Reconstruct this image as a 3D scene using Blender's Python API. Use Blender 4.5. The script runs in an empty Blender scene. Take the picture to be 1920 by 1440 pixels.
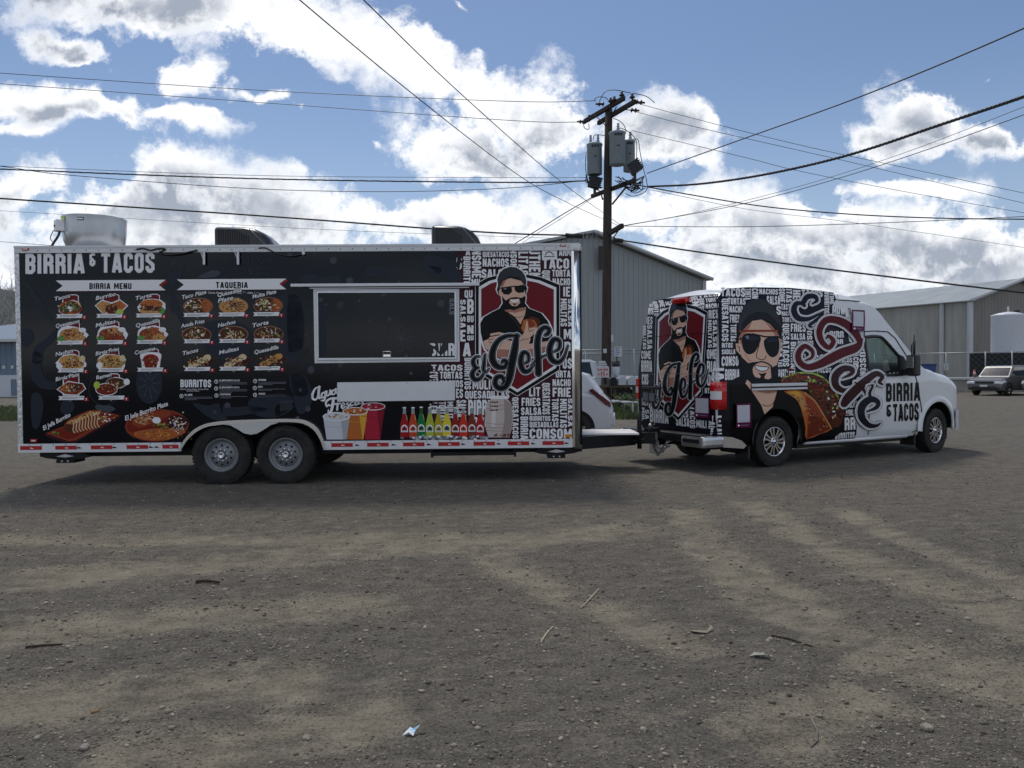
import bpy, bmesh, math, random
import numpy as np
from mathutils import Vector, Matrix, geometry

S = bpy.context.scene
COL = S.collection
R = math.radians

# ------------------------------------------------------------------ camera
FPX, CAM_H = 1450.0, 1.55          # focal length in photo pixels (1920 wide), eye height
pitch, roll = math.atan(30 / FPX), R(0.45)
cf = Vector((0, math.cos(pitch), -math.sin(pitch)))
cr = Vector((math.cos(roll), 0, -math.sin(roll)))
cr = (cr - cf * cr.dot(cf)).normalized()
cu = cr.cross(cf)
CAM = Vector((0, 0, CAM_H))
cam = bpy.data.cameras.new('camera')
camo = bpy.data.objects.new('camera', cam)
COL.objects.link(camo)
camo.matrix_world = Matrix(((cr.x, cu.x, -cf.x, CAM.x), (cr.y, cu.y, -cf.y, CAM.y), (cr.z, cu.z, -cf.z, CAM.z), (0, 0, 0, 1)))
cam.sensor_fit = 'HORIZONTAL'
cam.sensor_width = 36.0
cam.lens = FPX / 1920 * 36.0
cam.clip_start, cam.clip_end = 0.05, 5000
S.camera = camo

def ray(x, y):
    return cf + cr * ((x - 960) / FPX) - cu * ((y - 720) / FPX)
def at(x, y, Y):
    """point at depth Y (metres) that the photograph shows at pixel x, y"""
    d = ray(x, y)
    return CAM + d * (Y / d.y)
def gnd(x, y):
    d = ray(x, y)
    return CAM - d * (CAM_H / d.z)

# ------------------------------------------------------------------ exposure, sun, sky
S.view_settings.view_transform = 'Standard'
S.view_settings.look = 'None'
S.view_settings.gamma = 1.0
S.view_settings.use_curve_mapping = False
S.view_settings.exposure = EXPOSURE = 0.0
SUN_EL, SUN_AZ = R(60), R(-17)      # sun stands behind the trailer, left of the view axis
sl = bpy.data.lights.new('sun', 'SUN')
sl.energy, sl.angle, sl.color = 2.0, R(12), (1.0, 0.94, 0.84)
so = bpy.data.objects.new('sun', sl)
COL.objects.link(so)
sun_dir = Vector((math.sin(SUN_AZ) * math.cos(SUN_EL), math.cos(SUN_AZ) * math.cos(SUN_EL), math.sin(SUN_EL)))
so.rotation_euler = sun_dir.to_track_quat('Z', 'Y').to_euler()
so.location = (0, 0, 40)

class Nodes:
    """small helper for writing node trees"""
    def __init__(s, tree):
        s.t = tree
    def new(s, typ, **kw):
        n = s.t.nodes.new(typ)
        for k, v in kw.items():
            setattr(n, k, v)
        return n
    def link(s, a, b):
        s.t.links.new(a, b)
    def put(s, sock, v):
        if isinstance(v, bpy.types.NodeSocket):
            s.link(v, sock)
        else:
            sock.default_value = v
    def m(s, op, a, b=None, c=None, clamp=False):
        n = s.new('ShaderNodeMath', operation=op, use_clamp=clamp)
        for i, v in enumerate((a, b, c)):
            if v is not None:
                s.put(n.inputs[i], v)
        return n.outputs[0]
    def v(s, op, a, b=None):
        n = s.new('ShaderNodeVectorMath', operation=op)
        s.put(n.inputs[0], a)
        if b is not None:
            s.put(n.inputs['Scale' if op == 'SCALE' else 1], b)
        return n.outputs['Value' if op in ('LENGTH', 'DOT_PRODUCT', 'DISTANCE') else 'Vector']
    def xyz(s, x, y, z):
        n = s.new('ShaderNodeCombineXYZ')
        for i, q in enumerate((x, y, z)):
            s.put(n.inputs[i], q)
        return n.outputs[0]
    def sep(s, vec):
        n = s.new('ShaderNodeSeparateXYZ')
        s.link(vec, n.inputs[0])
        return n.outputs
    def noise(s, vec, scale, detail=6, rough=0.55, lac=2.0, dist=0.0, out='Fac'):
        n = s.new('ShaderNodeTexNoise')
        if vec is not None:
            s.link(vec, n.inputs['Vector'])
        for k, q in (('Scale', scale), ('Detail', detail), ('Roughness', rough), ('Lacunarity', lac), ('Distortion', dist)):
            s.put(n.inputs[k], q)
        return n.outputs[out]
    def step(s, x, a, b, lo=0.0, hi=1.0):
        n = s.new('ShaderNodeMapRange', interpolation_type='SMOOTHSTEP')
        s.put(n.inputs['Value'], x)
        for k, q in (('From Min', a), ('From Max', b), ('To Min', lo), ('To Max', hi)):
            s.put(n.inputs[k], q)
        return n.outputs['Result']
    def mix(s, f, a, b, blend='MIX'):
        n = s.new('ShaderNodeMix', data_type='RGBA', blend_type=blend)
        s.put(n.inputs[0], f)
        for i, q in ((6, a), (7, b)):
            if not isinstance(q, bpy.types.NodeSocket) and len(q) == 3:
                q = (*q, 1)
            s.put(n.inputs[i], q)
        return n.outputs[2]
    def mapping(s, vec, loc=(0, 0, 0), rot=(0, 0, 0), scale=(1, 1, 1), typ='TEXTURE'):
        n = s.new('ShaderNodeMapping', vector_type=typ)
        s.link(vec, n.inputs['Vector'])
        n.inputs['Location'].default_value = loc
        n.inputs['Rotation'].default_value = rot
        n.inputs['Scale'].default_value = scale
        return n.outputs[0]

def build_world():
    W = bpy.data.worlds.new('World')
    S.world = W
    W.use_nodes = True
    W.node_tree.nodes.clear()
    N = Nodes(W.node_tree)
    out = N.new('ShaderNodeOutputWorld')
    bg = N.new('ShaderNodeBackground')
    K = 0.1
    bg.inputs['Strength'].default_value = K
    N.link(bg.outputs[0], out.inputs[0])
    sky = N.new('ShaderNodeTexSky', sky_type='NISHITA')
    sky.sun_disc = False
    sky.sun_elevation = SUN_EL
    sky.sun_rotation = SUN_AZ
    sky.altitude = 50
    sky.air_density, sky.dust_density, sky.ozone_density = 1.0, 0.4, 3.0
    d = N.new('ShaderNodeTexCoord').outputs['Generated']
    x, y, z = N.sep(d)
    yy = N.m('MAXIMUM', y, 0.05)
    U, V = N.m('DIVIDE', x, yy), N.m('DIVIDE', z, yy)
    P = N.xyz(U, V, 0.0)
    warp = N.v('SCALE', N.v('SUBTRACT', N.noise(P, 5.0, 3, 0.6, out='Color'), (0.5, 0.5, 0.5)), 0.10)
    warp2 = N.v('SCALE', N.v('SUBTRACT', N.noise(P, 26.0, 4, 0.6, out='Color'), (0.5, 0.5, 0.5)), 0.022)
    P0 = N.v('ADD', N.v('ADD', P, warp), warp2)
    PW = N.v('MULTIPLY', P0, (1, 1, 0))
    def field(items):
        f = None
        for (px, py, rx, ry, a, *bias) in items:
            r = ray(px, py)
            m = N.mapping(PW, (r.x / r.y, r.z / r.y, 0), (0, 0, R(-a)), (rx / FPX, ry / FPX, 1))
            L = N.v('LENGTH', m)
            if bias:
                L = N.m('ADD', L, bias[0])
            f = L if f is None else N.m('SMOOTH_MIN', f, L, 0.22)
        return N.m('SUBTRACT', 1.0, f)
    white = [(330, 0, 300, 80, 6), (560, 42, 250, 80, 12), (770, 115, 170, 62, 24), (900, 180, 80, 80, 0),
             (140, 84, 100, 38, 18), (365, 148, 78, 50, 14), (130, 200, 270, 44, 8), (360, 230, 100, 24, 10),
             (40, 345, 140, 58, 0), (330, 338, 125, 62, 8), (260, 415, 350, 84, 4), (520, 400, 240, 72, 14), (820, 425, 360, 58, 2),
             (880, 270, 165, 115, -8), (1010, 240, 135, 110, 0), (1230, 250, 140, 80, 0), (1300, 300, 50, 34, 30), (905, 325, 110, 36, 0),
             (1735, 230, 100, 80, 0), (1690, 270, 105, 44, 0), (1850, 262, 115, 50, 8),
             (1180, 405, 220, 62, 0), (1480, 425, 360, 74, 4), (1420, 505, 420, 95, 0), (1800, 460, 260, 95, 6), (1720, 365, 190, 22, 4), (1880, 510, 190, 70, 0), (1500, 580, 560, 60, 0), (1000, 520, 500, 60, 0), (300, 500, 520, 70, 0),
             (555, 212, 60, 24, 40, .5), (1846, 157, 60, 22, -14, .55), (850, 28, 60, 22, 30, .6), (490, 178, 130, 24, 6, .4), (690, 276, 50, 18, 20, .6), (1480, 380, 90, 10, 6), (60, 235, 60, 10, 10)]
    grey = [(170, 10, 220, 60, 10), (150, 90, 85, 30, 12), (330, 15, 70, 46, 0), (120, 215, 150, 14, 6),
            (100, 400, 190, 56, 0), (400, 400, 220, 50, 8), (290, 365, 120, 36, 0), (560, 435, 170, 30, 6), (300, 480, 460, 40, 0),
            (975, 280, 140, 70, -4), (860, 305, 60, 40, 0), (1215, 262, 115, 50, 0), (1800, 272, 190, 34, 4), (1740, 245, 60, 34, 0),
            (1500, 470, 380, 52, 3), (1320, 440, 170, 32, 0), (1760, 480, 230, 50, 4), (760, 450, 300, 18, 0), (1560, 550, 420, 50, 0), (1240, 480, 160, 30, 0)]
    n1 = N.noise(P0, 7.0, 7, 0.62)
    fine = N.noise(P, 30.0, 4, 0.7)
    sun_uv = (sun_dir.x / sun_dir.y, sun_dir.z / sun_dir.y)
    off = Vector((sun_uv[0], sun_uv[1] - 0.3, 0)).normalized() * 0.02
    n2 = N.noise(N.v('ADD', P0, tuple(off)), 7.0, 5, 0.62)
    D = N.m('ADD', field(white), N.m('ADD', N.m('MULTIPLY', N.m('SUBTRACT', n1, 0.5), 2.9), N.m('MULTIPLY', N.m('SUBTRACT', fine, 0.5), 1.0)))
    soft = N.noise(P, 7.0, 3, 0.6)
    cov_f = N.step(D, N.step(soft, 0.42, 0.66, 0.04, -0.22), N.step(soft, 0.42, 0.66, 0.40, 0.80))
    Gd = N.m('ADD', field(grey), N.m('ADD', N.m('MULTIPLY', N.m('SUBTRACT', n2, 0.5), 2.6), N.m('MULTIPLY', N.m('SUBTRACT', fine, 0.5), 0.5)))
    G = N.m('MULTIPLY', N.step(Gd, -0.75, 0.8), N.step(D, 0.2, 0.95))
    # broken cumulus goes on round the unseen sky, cover raised to brighten the shade
    zz = N.m('ADD', N.m('MAXIMUM', z, 0.0), 0.16)
    Q = N.xyz(N.m('DIVIDE', x, zz), N.m('DIVIDE', y, zz), 3.7)
    g1 = N.noise(Q, 1.3, 5, 0.6)
    cov_b = N.step(g1, 0.47, 0.60)
    G_b = N.m('MULTIPLY', N.step(g1, 0.60, 0.72), 0.7)
    w = N.step(y, 0.45, 0.66)
    lerp = lambda a, b: N.m('ADD', a, N.m('MULTIPLY', w, N.m('SUBTRACT', b, a)))
    cov, gr = lerp(cov_b, cov_f), lerp(G_b, G)
    relief = N.m('MULTIPLY', N.m('SUBTRACT', n1, n2), 2.2)
    gr = N.m('ADD', gr, N.m('MULTIPLY', relief, N.step(D, 0.2, 0.7)), clamp=True)
    white_c, grey_c = (1.12 / K, 1.13 / K, 1.15 / K), (0.38 / K, 0.425 / K, 0.51 / K)
    cc = N.mix(gr, white_c, grey_c)
    # thin veil towards the horizon
    hz = N.step(z, 0.02, 0.36, 0.55, 0.0)
    skyc = N.mix(1.0, sky.outputs[0], (0.92, 0.91, 0.93), 'MULTIPLY')
    skyc = N.mix(hz, skyc, (0.50 / K, 0.60 / K, 0.76 / K))
    N.link(N.mix(N.m('MULTIPLY', cov, 0.97), skyc, cc), bg.inputs['Color'])
    W.cycles.sampling_method = 'MANUAL'
    W.cycles.sample_map_resolution = 1024
build_world()

# ------------------------------------------------------------------ mesh helpers
def tag(o, label=None, cat=None, group=None, kind=None):
    for k, v in (('label', label), ('category', cat), ('group', group), ('kind', kind)):
        if v:
            o[k] = v
    return o
def thing(name, label, cat, loc=(0, 0, 0), rz=0.0, group=None):
    o = bpy.data.objects.new(name, None)
    o.empty_display_size = 0.2
    COL.objects.link(o)
    o.location = loc
    o.rotation_euler = (0, 0, rz)
    return tag(o, label, cat, group)
def link_mesh(name, me, parent=None):
    o = bpy.data.objects.new(name, me)
    COL.objects.link(o)
    if parent is not None:
        o.parent = parent
    return o
def copy_tree(o, parent=None):
    kids = list(o.children)
    c = o.copy()
    COL.objects.link(c)
    c.parent = parent
    for ch in kids:
        copy_tree(ch, c)
    return c

class MB:
    """collects shapes into one mesh"""
    def __init__(s):
        s.v, s.f, s.m, s.sm = [], [], [], []
    def add(s, verts, faces, mat=0, smooth=False):
        b = len(s.v)
        s.v += [tuple(q) for q in verts]
        for f in faces:
            s.f.append(tuple(i + b for i in f))
            s.m.append(mat)
            s.sm.append(smooth)
        return s
    def box(s, x0, x1, y0, y1, z0, z1, mat=0, M=None, bev=0.0):
        if bev > 0:
            c = bev
            bm = bmesh.new()
            bmesh.ops.create_cube(bm, size=1.0)
            for v in bm.verts:
                v.co = Vector(((x0 + x1) / 2 + v.co.x * (x1 - x0), (y0 + y1) / 2 + v.co.y * (y1 - y0), (z0 + z1) / 2 + v.co.z * (z1 - z0)))
            bmesh.ops.bevel(bm, geom=bm.edges[:], offset=c, segments=2, affect='EDGES', profile=0.6)
            bm.verts.index_update()
            vs = [v.co.copy() for v in bm.verts]
            fs = [[v.index for v in f.verts] for f in bm.faces]
            bm.free()
        else:
            vs = [Vector((x, y, z)) for x in (x0, x1) for y in (y0, y1) for z in (z0, z1)]
            fs = [(0, 1, 3, 2), (4, 6, 7, 5), (0, 4, 5, 1), (2, 3, 7, 6), (0, 2, 6, 4), (1, 5, 7, 3)]
        if M is not None:
            vs = [M @ v for v in vs]
        return s.add(vs, fs, mat)
    def tube(s, pts, r, n=8, mat=0, cap=True, closed=False):
        pts = [Vector(p) for p in pts]
        rs = r if isinstance(r, (list, tuple)) else [r] * len(pts)
        rings, prev = [], None
        m = len(pts)
        for i, p in enumerate(pts):
            if closed:
                t = (pts[(i + 1) % m] - pts[i - 1])
            else:
                t = pts[min(i + 1, m - 1)] - pts[max(i - 1, 0)]
            t = t.normalized() if t.length > 1e-9 else Vector((0, 0, 1))
            if prev is None:
                a = t.orthogonal().normalized()
            else:
                a = (prev - t * prev.dot(t))
                a = a.normalized() if a.length > 1e-6 else t.orthogonal().normalized()
            prev = a
            b = t.cross(a)
            rings.append([p + (a * math.cos(2 * math.pi * k / n) + b * math.sin(2 * math.pi * k / n)) * rs[i] for k in range(n)])
        vs = [q for ring in rings for q in ring]
        fs = []
        for i in range(m if closed else m - 1):
            j = (i + 1) % m
            for k in range(n):
                l = (k + 1) % n
                fs.append((i * n + k, i * n + l, j * n + l, j * n + k))
        if cap and not closed:
            fs.append(tuple(range(n - 1, -1, -1)))
            fs.append(tuple((m - 1) * n + k for k in range(n)))
        return s.add(vs, fs, mat, True)
    def lathe(s, prof, n=32, axis='Z', c=(0, 0, 0), mat=0, smooth=True, M=None):
        """prof: (radius, height) pairs"""
        c = Vector(c)
        vs, fs = [], []
        for r, h in prof:
            for k in range(n):
                a = 2 * math.pi * k / n
                p, q = r * math.cos(a), r * math.sin(a)
                if axis == 'Z':
                    w = Vector((p, q, h))
                elif axis == 'Y':
                    w = Vector((p, h, q))
                else:
                    w = Vector((h, p, q))
                w = w + c
                vs.append(M @ w if M is not None else w)
        for i in range(len(prof) - 1):
            for k in range(n):
                l = (k + 1) % n
                fs.append((i * n + k, i * n + l, (i + 1) * n + l, (i + 1) * n + k))
        return s.add(vs, fs, mat, smooth)
    def prism(s, pts, y0, y1, mat=0, plane='XZ', M=None):
        """flat outline (two coordinates) pushed from y0 to y1 along the third axis"""
        n = len(pts)
        def P(p, h):
            if plane == 'XZ':
                w = Vector((p[0], h, p[1]))
            elif plane == 'XY':
                w = Vector((p[0], p[1], h))
            else:
                w = Vector((h, p[0], p[1]))
            return M @ w if M is not None else w
        vs = [P(p, y0) for p in pts] + [P(p, y1) for p in pts]
        tri = geometry.tessellate_polygon([[Vector((p[0], p[1], 0)) for p in pts]])
        fs = [tuple(t) for t in tri] + [tuple(i + n for i in reversed(t)) for t in tri]
        fs += [(i, (i + 1) % n, (i + 1) % n + n, i + n) for i in range(n)]
        return s.add(vs, fs, mat)
    def sphere(s, c, r, nu=16, nv=10, mat=0):
        c = Vector(c)
        r = r if isinstance(r, (tuple, list)) else (r, r, r)
        vs, fs = [], []
        for j in range(nv + 1):
            t = math.pi * j / nv
            for k in range(nu):
                a = 2 * math.pi * k / nu
                vs.append(c + Vector((r[0] * math.sin(t) * math.cos(a), r[1] * math.sin(t) * math.sin(a), r[2] * math.cos(t))))
        for j in range(nv):
            for k in range(nu):
                l = (k + 1) % nu
                fs.append((j * nu + k, (j + 1) * nu + k, (j + 1) * nu + l, j * nu + l))
        return s.add(vs, fs, mat, True)
    def mesh(s, name, mats):
        me = bpy.data.meshes.new(name)
        me.from_pydata(s.v, [], s.f)
        for q in (mats if isinstance(mats, (list, tuple)) else [mats]):
            me.materials.append(q)
        me.polygons.foreach_set('material_index', s.m)
        me.polygons.foreach_set('use_smooth', s.sm)
        bm = bmesh.new()
        bm.from_mesh(me)
        bmesh.ops.remove_doubles(bm, verts=bm.verts, dist=1e-6)
        bmesh.ops.recalc_face_normals(bm, faces=bm.faces)
        bm.to_mesh(me)
        bm.free()
        me.update()
        return me
    def build(s, name, mats, parent=None):
        return link_mesh(name, s.mesh(name, mats), parent)

# ------------------------------------------------------------------ materials
MATS = {}
def lin(r, g, b):
    f = lambda c: (c / 255 / 12.92) if c <= 10 else ((c / 255 + 0.055) / 1.055) ** 2.4
    return (f(r), f(g), f(b))
def mat(name, col, rough=0.5, metal=0.0, spec=0.5, var=0.0, vscale=6.0, bump=0.0, bscale=40.0, coat=0.0, stretch=None, alpha=None):
    if name in MATS:
        return MATS[name]
    M = bpy.data.materials.new(name)
    M.use_nodes = True
    N = Nodes(M.node_tree)
    b = M.node_tree.nodes['Principled BSDF']
    b.inputs['Base Color'].default_value = (*col, 1)
    b.inputs['Roughness'].default_value = rough
    b.inputs['Metallic'].default_value = metal
    b.inputs['Specular IOR Level'].default_value = spec
    b.inputs['Coat Weight'].default_value = coat
    if var > 0 or bump > 0:
        tc = N.new('ShaderNodeTexCoord').outputs['Object']
        if stretch:
            tc = N.v('MULTIPLY', tc, stretch)
    if var > 0:
        n = N.noise(tc, vscale, 6, 0.6)
        dark = tuple(max(0, c * (1 - var)) for c in col)
        lite = tuple(min(1, c * (1 + var)) for c in col)
        N.link(N.mix(N.step(n, 0.3, 0.7), dark, lite), b.inputs['Base Color'])
        N.link(N.m('ADD', N.m('MULTIPLY', N.m('SUBTRACT', n, 0.5), 0.3), rough, clamp=True), b.inputs['Roughness'])
    if bump > 0:
        bp = N.new('ShaderNodeBump')
        bp.inputs['Strength'].default_value = bump
        bp.inputs['Distance'].default_value = 0.02
        N.link(N.noise(tc, bscale, 4, 0.6), bp.inputs['Height'])
        N.link(bp.outputs[0], b.inputs['Normal'])
    MATS[name] = M
    return M
def emis(name, col, strength):
    if name in MATS:
        return MATS[name]
    M = mat(name, col, 0.3)
    b = M.node_tree.nodes['Principled BSDF']
    b.inputs['Emission Color'].default_value = (*col, 1)
    b.inputs['Emission Strength'].default_value = strength
    return M
def glass(name, tint, refl=1.0):
    if name in MATS:
        return MATS[name]
    M = bpy.data.materials.new(name)
    M.use_nodes = True
    N = Nodes(M.node_tree)
    M.node_tree.nodes.clear()
    o = N.new('ShaderNodeOutputMaterial')
    t = N.new('ShaderNodeBsdfTransparent')
    t.inputs[0].default_value = (*tint, 1)
    g = N.new('ShaderNodeBsdfGlossy')
    g.inputs['Roughness'].default_value = 0.02
    lw = N.new('ShaderNodeLayerWeight')
    fr = N.m('ADD', N.m('MULTIPLY', N.m('POWER', lw.outputs['Facing'], 4.0), 0.75), 0.04)
    mx = N.new('ShaderNodeMixShader')
    N.link(N.m('MULTIPLY', fr, refl), mx.inputs[0])
    N.link(t.outputs[0], mx.inputs[1])
    N.link(g.outputs[0], mx.inputs[2])
    N.link(mx.outputs[0], o.inputs[0])
    MATS[name] = M
    return M

# ------------------------------------------------------------------ numeric noise for terrain
def vnoise(x, y, seed):
    rs = np.random.RandomState(seed)
    T = rs.rand(256, 256)
    xi, yi = np.floor(x).astype(int), np.floor(y).astype(int)
    fx, fy = x - xi, y - yi
    fx, fy = fx * fx * (3 - 2 * fx), fy * fy * (3 - 2 * fy)
    g = lambda a, b: T[a % 256, b % 256]
    return (g(xi, yi) * (1 - fx) + g(xi + 1, yi) * fx) * (1 - fy) + (g(xi, yi + 1) * (1 - fx) + g(xi + 1, yi + 1) * fx) * fy - 0.5

# ================================================================== ground
TRACKS = [  # tyre tracks: photo pixels from -> to, half width m
    ((1285, 950), (1323, 1025), .15), ((1323, 1025), (1383, 1097), .15), ((1383, 1097), (1602, 1202), .17), ((1350, 1015), (1450, 1085), .08), ((1450, 1085), (1570, 1150), .10),
    ((1400, 940), (1534, 1021), .16), ((1534, 1021), (1640, 1059), .17), ((1640, 1059), (1829, 1127), .20), ((1829, 1127), (2000, 1205), .22), ((1560, 950), (2050, 1160), .12),
    ((900, 1030), (1073, 1119), .14), ((1073, 1119), (1187, 1165), .14), ((1187, 1165), (1330, 1232), .12), ((1602, 1202), (1990, 1300), .26), ((1390, 1390), (1660, 1290), .17),
    ((-60, 1015), (900, 1005), .16), ((-60, 1095), (1250, 985), .22), ((-100, 1200), (760, 1120), .20), ((-100, 1330), (620, 1270), .20), ((150, 1450), (760, 1330), .16)]
TRK = [(gnd(*a), gnd(*b), w) for a, b, w in TRACKS]

def track_depth(X, Y):
    d = np.zeros_like(X)
    for i, (a, b, w) in enumerate(TRK):
        ax, ay, bx, by = a.x, a.y, b.x, b.y
        dx, dy = bx - ax, by - ay
        L2 = dx * dx + dy * dy
        t = np.clip(((X - ax) * dx + (Y - ay) * dy) / L2, 0, 1)
        q = np.hypot(X - ax - t * dx, Y - ay - t * dy) + 0.10 * vnoise(X * 1.7, Y * 1.7, 40 + i)
        d = np.maximum(d, np.clip(1.6 - q / w, 0, 1))
    return d

def height(X, Y):
    near = np.exp(-np.maximum(Y - 9, 0) / 12.0)
    h = 0.035 * vnoise(X * .35, Y * .35, 1) + 0.022 * vnoise(X * 1.1, Y * 1.1, 2) + 0.012 * vnoise(X * 3.3, Y * 3.3, 3)
    h += 0.008 * vnoise(X * 8, Y * 8, 4) + 0.006 * vnoise(X * 19, Y * 19, 5)
    h -= 0.016 * track_depth(X, Y)
    flat = np.exp(-((Y - 11.5) / 3.0) ** 2)           # wheels stand on level ground
    return h * near * (1 - 0.8 * flat) - 0.004

def ground_material():
    M = bpy.data.materials.new('gravel_dirt')
    M.use_nodes = True
    N = Nodes(M.node_tree)
    b = M.node_tree.nodes['Principled BSDF']
    P = N.new('ShaderNodeTexCoord').outputs['Object']
    big = N.noise(P, 0.55, 5, 0.6, dist=0.6)
    mid = N.noise(P, 2.6, 6, 0.65, dist=0.4)
    fine = N.noise(P, 34.0, 5, 0.75)
    grit = N.noise(P, 130.0, 3, 0.8)
    patch = N.noise(N.mapping(P, (0, 0, 0), (0, 0, R(8)), (1.5, .8, 1)), 6.5, 6, 0.75)
    clod = N.noise(P, 62.0, 4, 0.7)
    trk = None
    wob = N.v('ADD', P, N.v('SCALE', N.v('SUBTRACT', N.noise(P, 1.3, 4, 0.6, out='Color'), (.5, .5, .5)), 0.30))
    for (a, c, w) in TRK:
        dx, dy = c.x - a.x, c.y - a.y
        L = math.hypot(dx, dy)
        m = N.mapping(wob, ((a.x + c.x) / 2, (a.y + c.y) / 2, 0), (0, 0, math.atan2(dy, dx)), (L / 2, w * 2.1, 1000))
        X, Y, Z = N.sep(m)
        f = N.m('MULTIPLY', N.step(N.m('ABSOLUTE', X), 1.08, 0.85), N.step(N.m('ABSOLUTE', Y), 1.15, 0.1))
        trk = f if trk is None else N.m('MAXIMUM', trk, f)
    dirt = N.mix(mid, lin(134, 127, 112), lin(176, 167, 148))
    grav = N.mix(fine, lin(88, 85, 79), lin(147, 141, 131))
    streak = N.noise(N.mapping(P, (0, 0, 0), (0, 0, R(12)), (3.2, .55, 1)), 1.0, 5, 0.65)
    streak2 = N.noise(N.mapping(P, (0, 0, 0), (0, 0, R(-38)), (2.6, .4, 1)), 1.0, 5, 0.65)
    k = N.m('ADD', N.m('ADD', N.m('MULTIPLY', big, 0.55), N.m('MULTIPLY', mid, 0.55)), N.m('ADD', N.m('MULTIPLY', N.m('MULTIPLY', trk, N.step(mid, 0.25, 0.60, 0.35, 1.0)), 0.78), N.m('MULTIPLY', N.m('ADD', streak, streak2), 0.45)))
    k = N.step(N.m('ADD', k, N.m('MULTIPLY', N.m('SUBTRACT', N.m('ADD', fine, N.m('MULTIPLY', clod, 0.8)), .9), 1.0)), 0.90, 1.78)
    col = N.mix(k, grav, dirt)
    # stones, lighter and darker specks
    vo = N.new('ShaderNodeTexVoronoi', feature='F1')
    N.link(P, vo.inputs['Vector'])
    vo.inputs['Scale'].default_value = 55
    vr = N.sep(vo.outputs['Color'])
    speck = N.m('MULTIPLY', N.step(vo.outputs['Distance'], 0.42, 0.25), N.m('GREATER_THAN', vr[0], N.m('ADD', 0.62, N.m('MULTIPLY', k, 0.25))))
    stone = N.mix(vr[1], lin(72, 68, 62), lin(166, 157, 143))
    col = N.mix(N.m('MULTIPLY', speck, 0.6), col, stone)
    col = N.mix(N.step(clod, 0.60, 0.34, 0.0, 0.62), col, N.mix(1.0, col, (0.5, 0.49, 0.48), 'MULTIPLY'))
    col = N.mix(N.step(clod, 0.58, 0.74, 0.0, 0.5), col, lin(158, 150, 136))
    col = N.mix(N.step(grit, 0.3, 0.75, 0.0, 0.55), col, N.mix(1.0, col, (0.45, 0.44, 0.43), 'MULTIPLY'))
    col = N.mix(N.step(patch, 0.56, 0.36, 0.0, 0.65), col, N.mix(1.0, col, (0.56, 0.55, 0.55), 'MULTIPLY'))
    col = N.mix(N.step(patch, 0.55, 0.72, 0.0, 0.55), col, lin(166, 157, 140))
    N.link(col, b.inputs['Base Color'])
    b.inputs['Roughness'].default_value = 0.95
    b.inputs['Specular IOR Level'].default_value = 0.25
    h = N.m('ADD', N.m('ADD', N.m('MULTIPLY', fine, 0.5), N.m('MULTIPLY', grit, 0.22)), N.m('ADD', N.m('MULTIPLY', speck, 0.35), N.m('MULTIPLY', clod, 0.4)))
    bp = N.new('ShaderNodeBump')
    bp.inputs['Strength'].default_value = 0.9
    bp.inputs['Distance'].default_value = 0.045
    N.link(h, bp.inputs['Height'])
    N.link(bp.outputs[0], b.inputs['Normal'])
    return M

def grid_mesh(name, xs, ys, hf, m):
    X, Y = np.meshgrid(xs, ys)
    Z = hf(X, Y)
    nx, ny = len(xs), len(ys)
    V = np.stack([X, Y, Z], -1).reshape(-1, 3)
    i = np.arange(nx * ny).reshape(ny, nx)
    F = np.stack([i[:-1, :-1], i[:-1, 1:], i[1:, 1:], i[1:, :-1]], -1).reshape(-1, 4)
    me = bpy.data.meshes.new(name)
    me.vertices.add(len(V))
    me.vertices.foreach_set('co', V.ravel())
    me.loops.add(F.size)
    me.loops.foreach_set('vertex_index', F.ravel().astype(np.int32))
    me.polygons.add(len(F))
    me.polygons.foreach_set('loop_start', np.arange(0, F.size, 4, dtype=np.int32))
    me.polygons.foreach_set('use_smooth', np.ones(len(F), bool))
    me.update(calc_edges=True)
    me.validate()
    me.materials.append(m)
    return me
M_ground = ground_material()
xs = np.concatenate([-np.geomspace(900, 9.2, 50), np.linspace(-9, 10, 420), np.geomspace(10.2, 900, 50)])
ys = np.concatenate([[-900, -300, -80, -20, -5, 0, 1.2], np.linspace(2.0, 9, 330), np.geomspace(9.06, 60, 130), np.geomspace(64, 2500, 24)])
g = link_mesh('ground', grid_mesh('ground', xs, ys, height, M_ground))
g['kind'] = 'structure'

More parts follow.
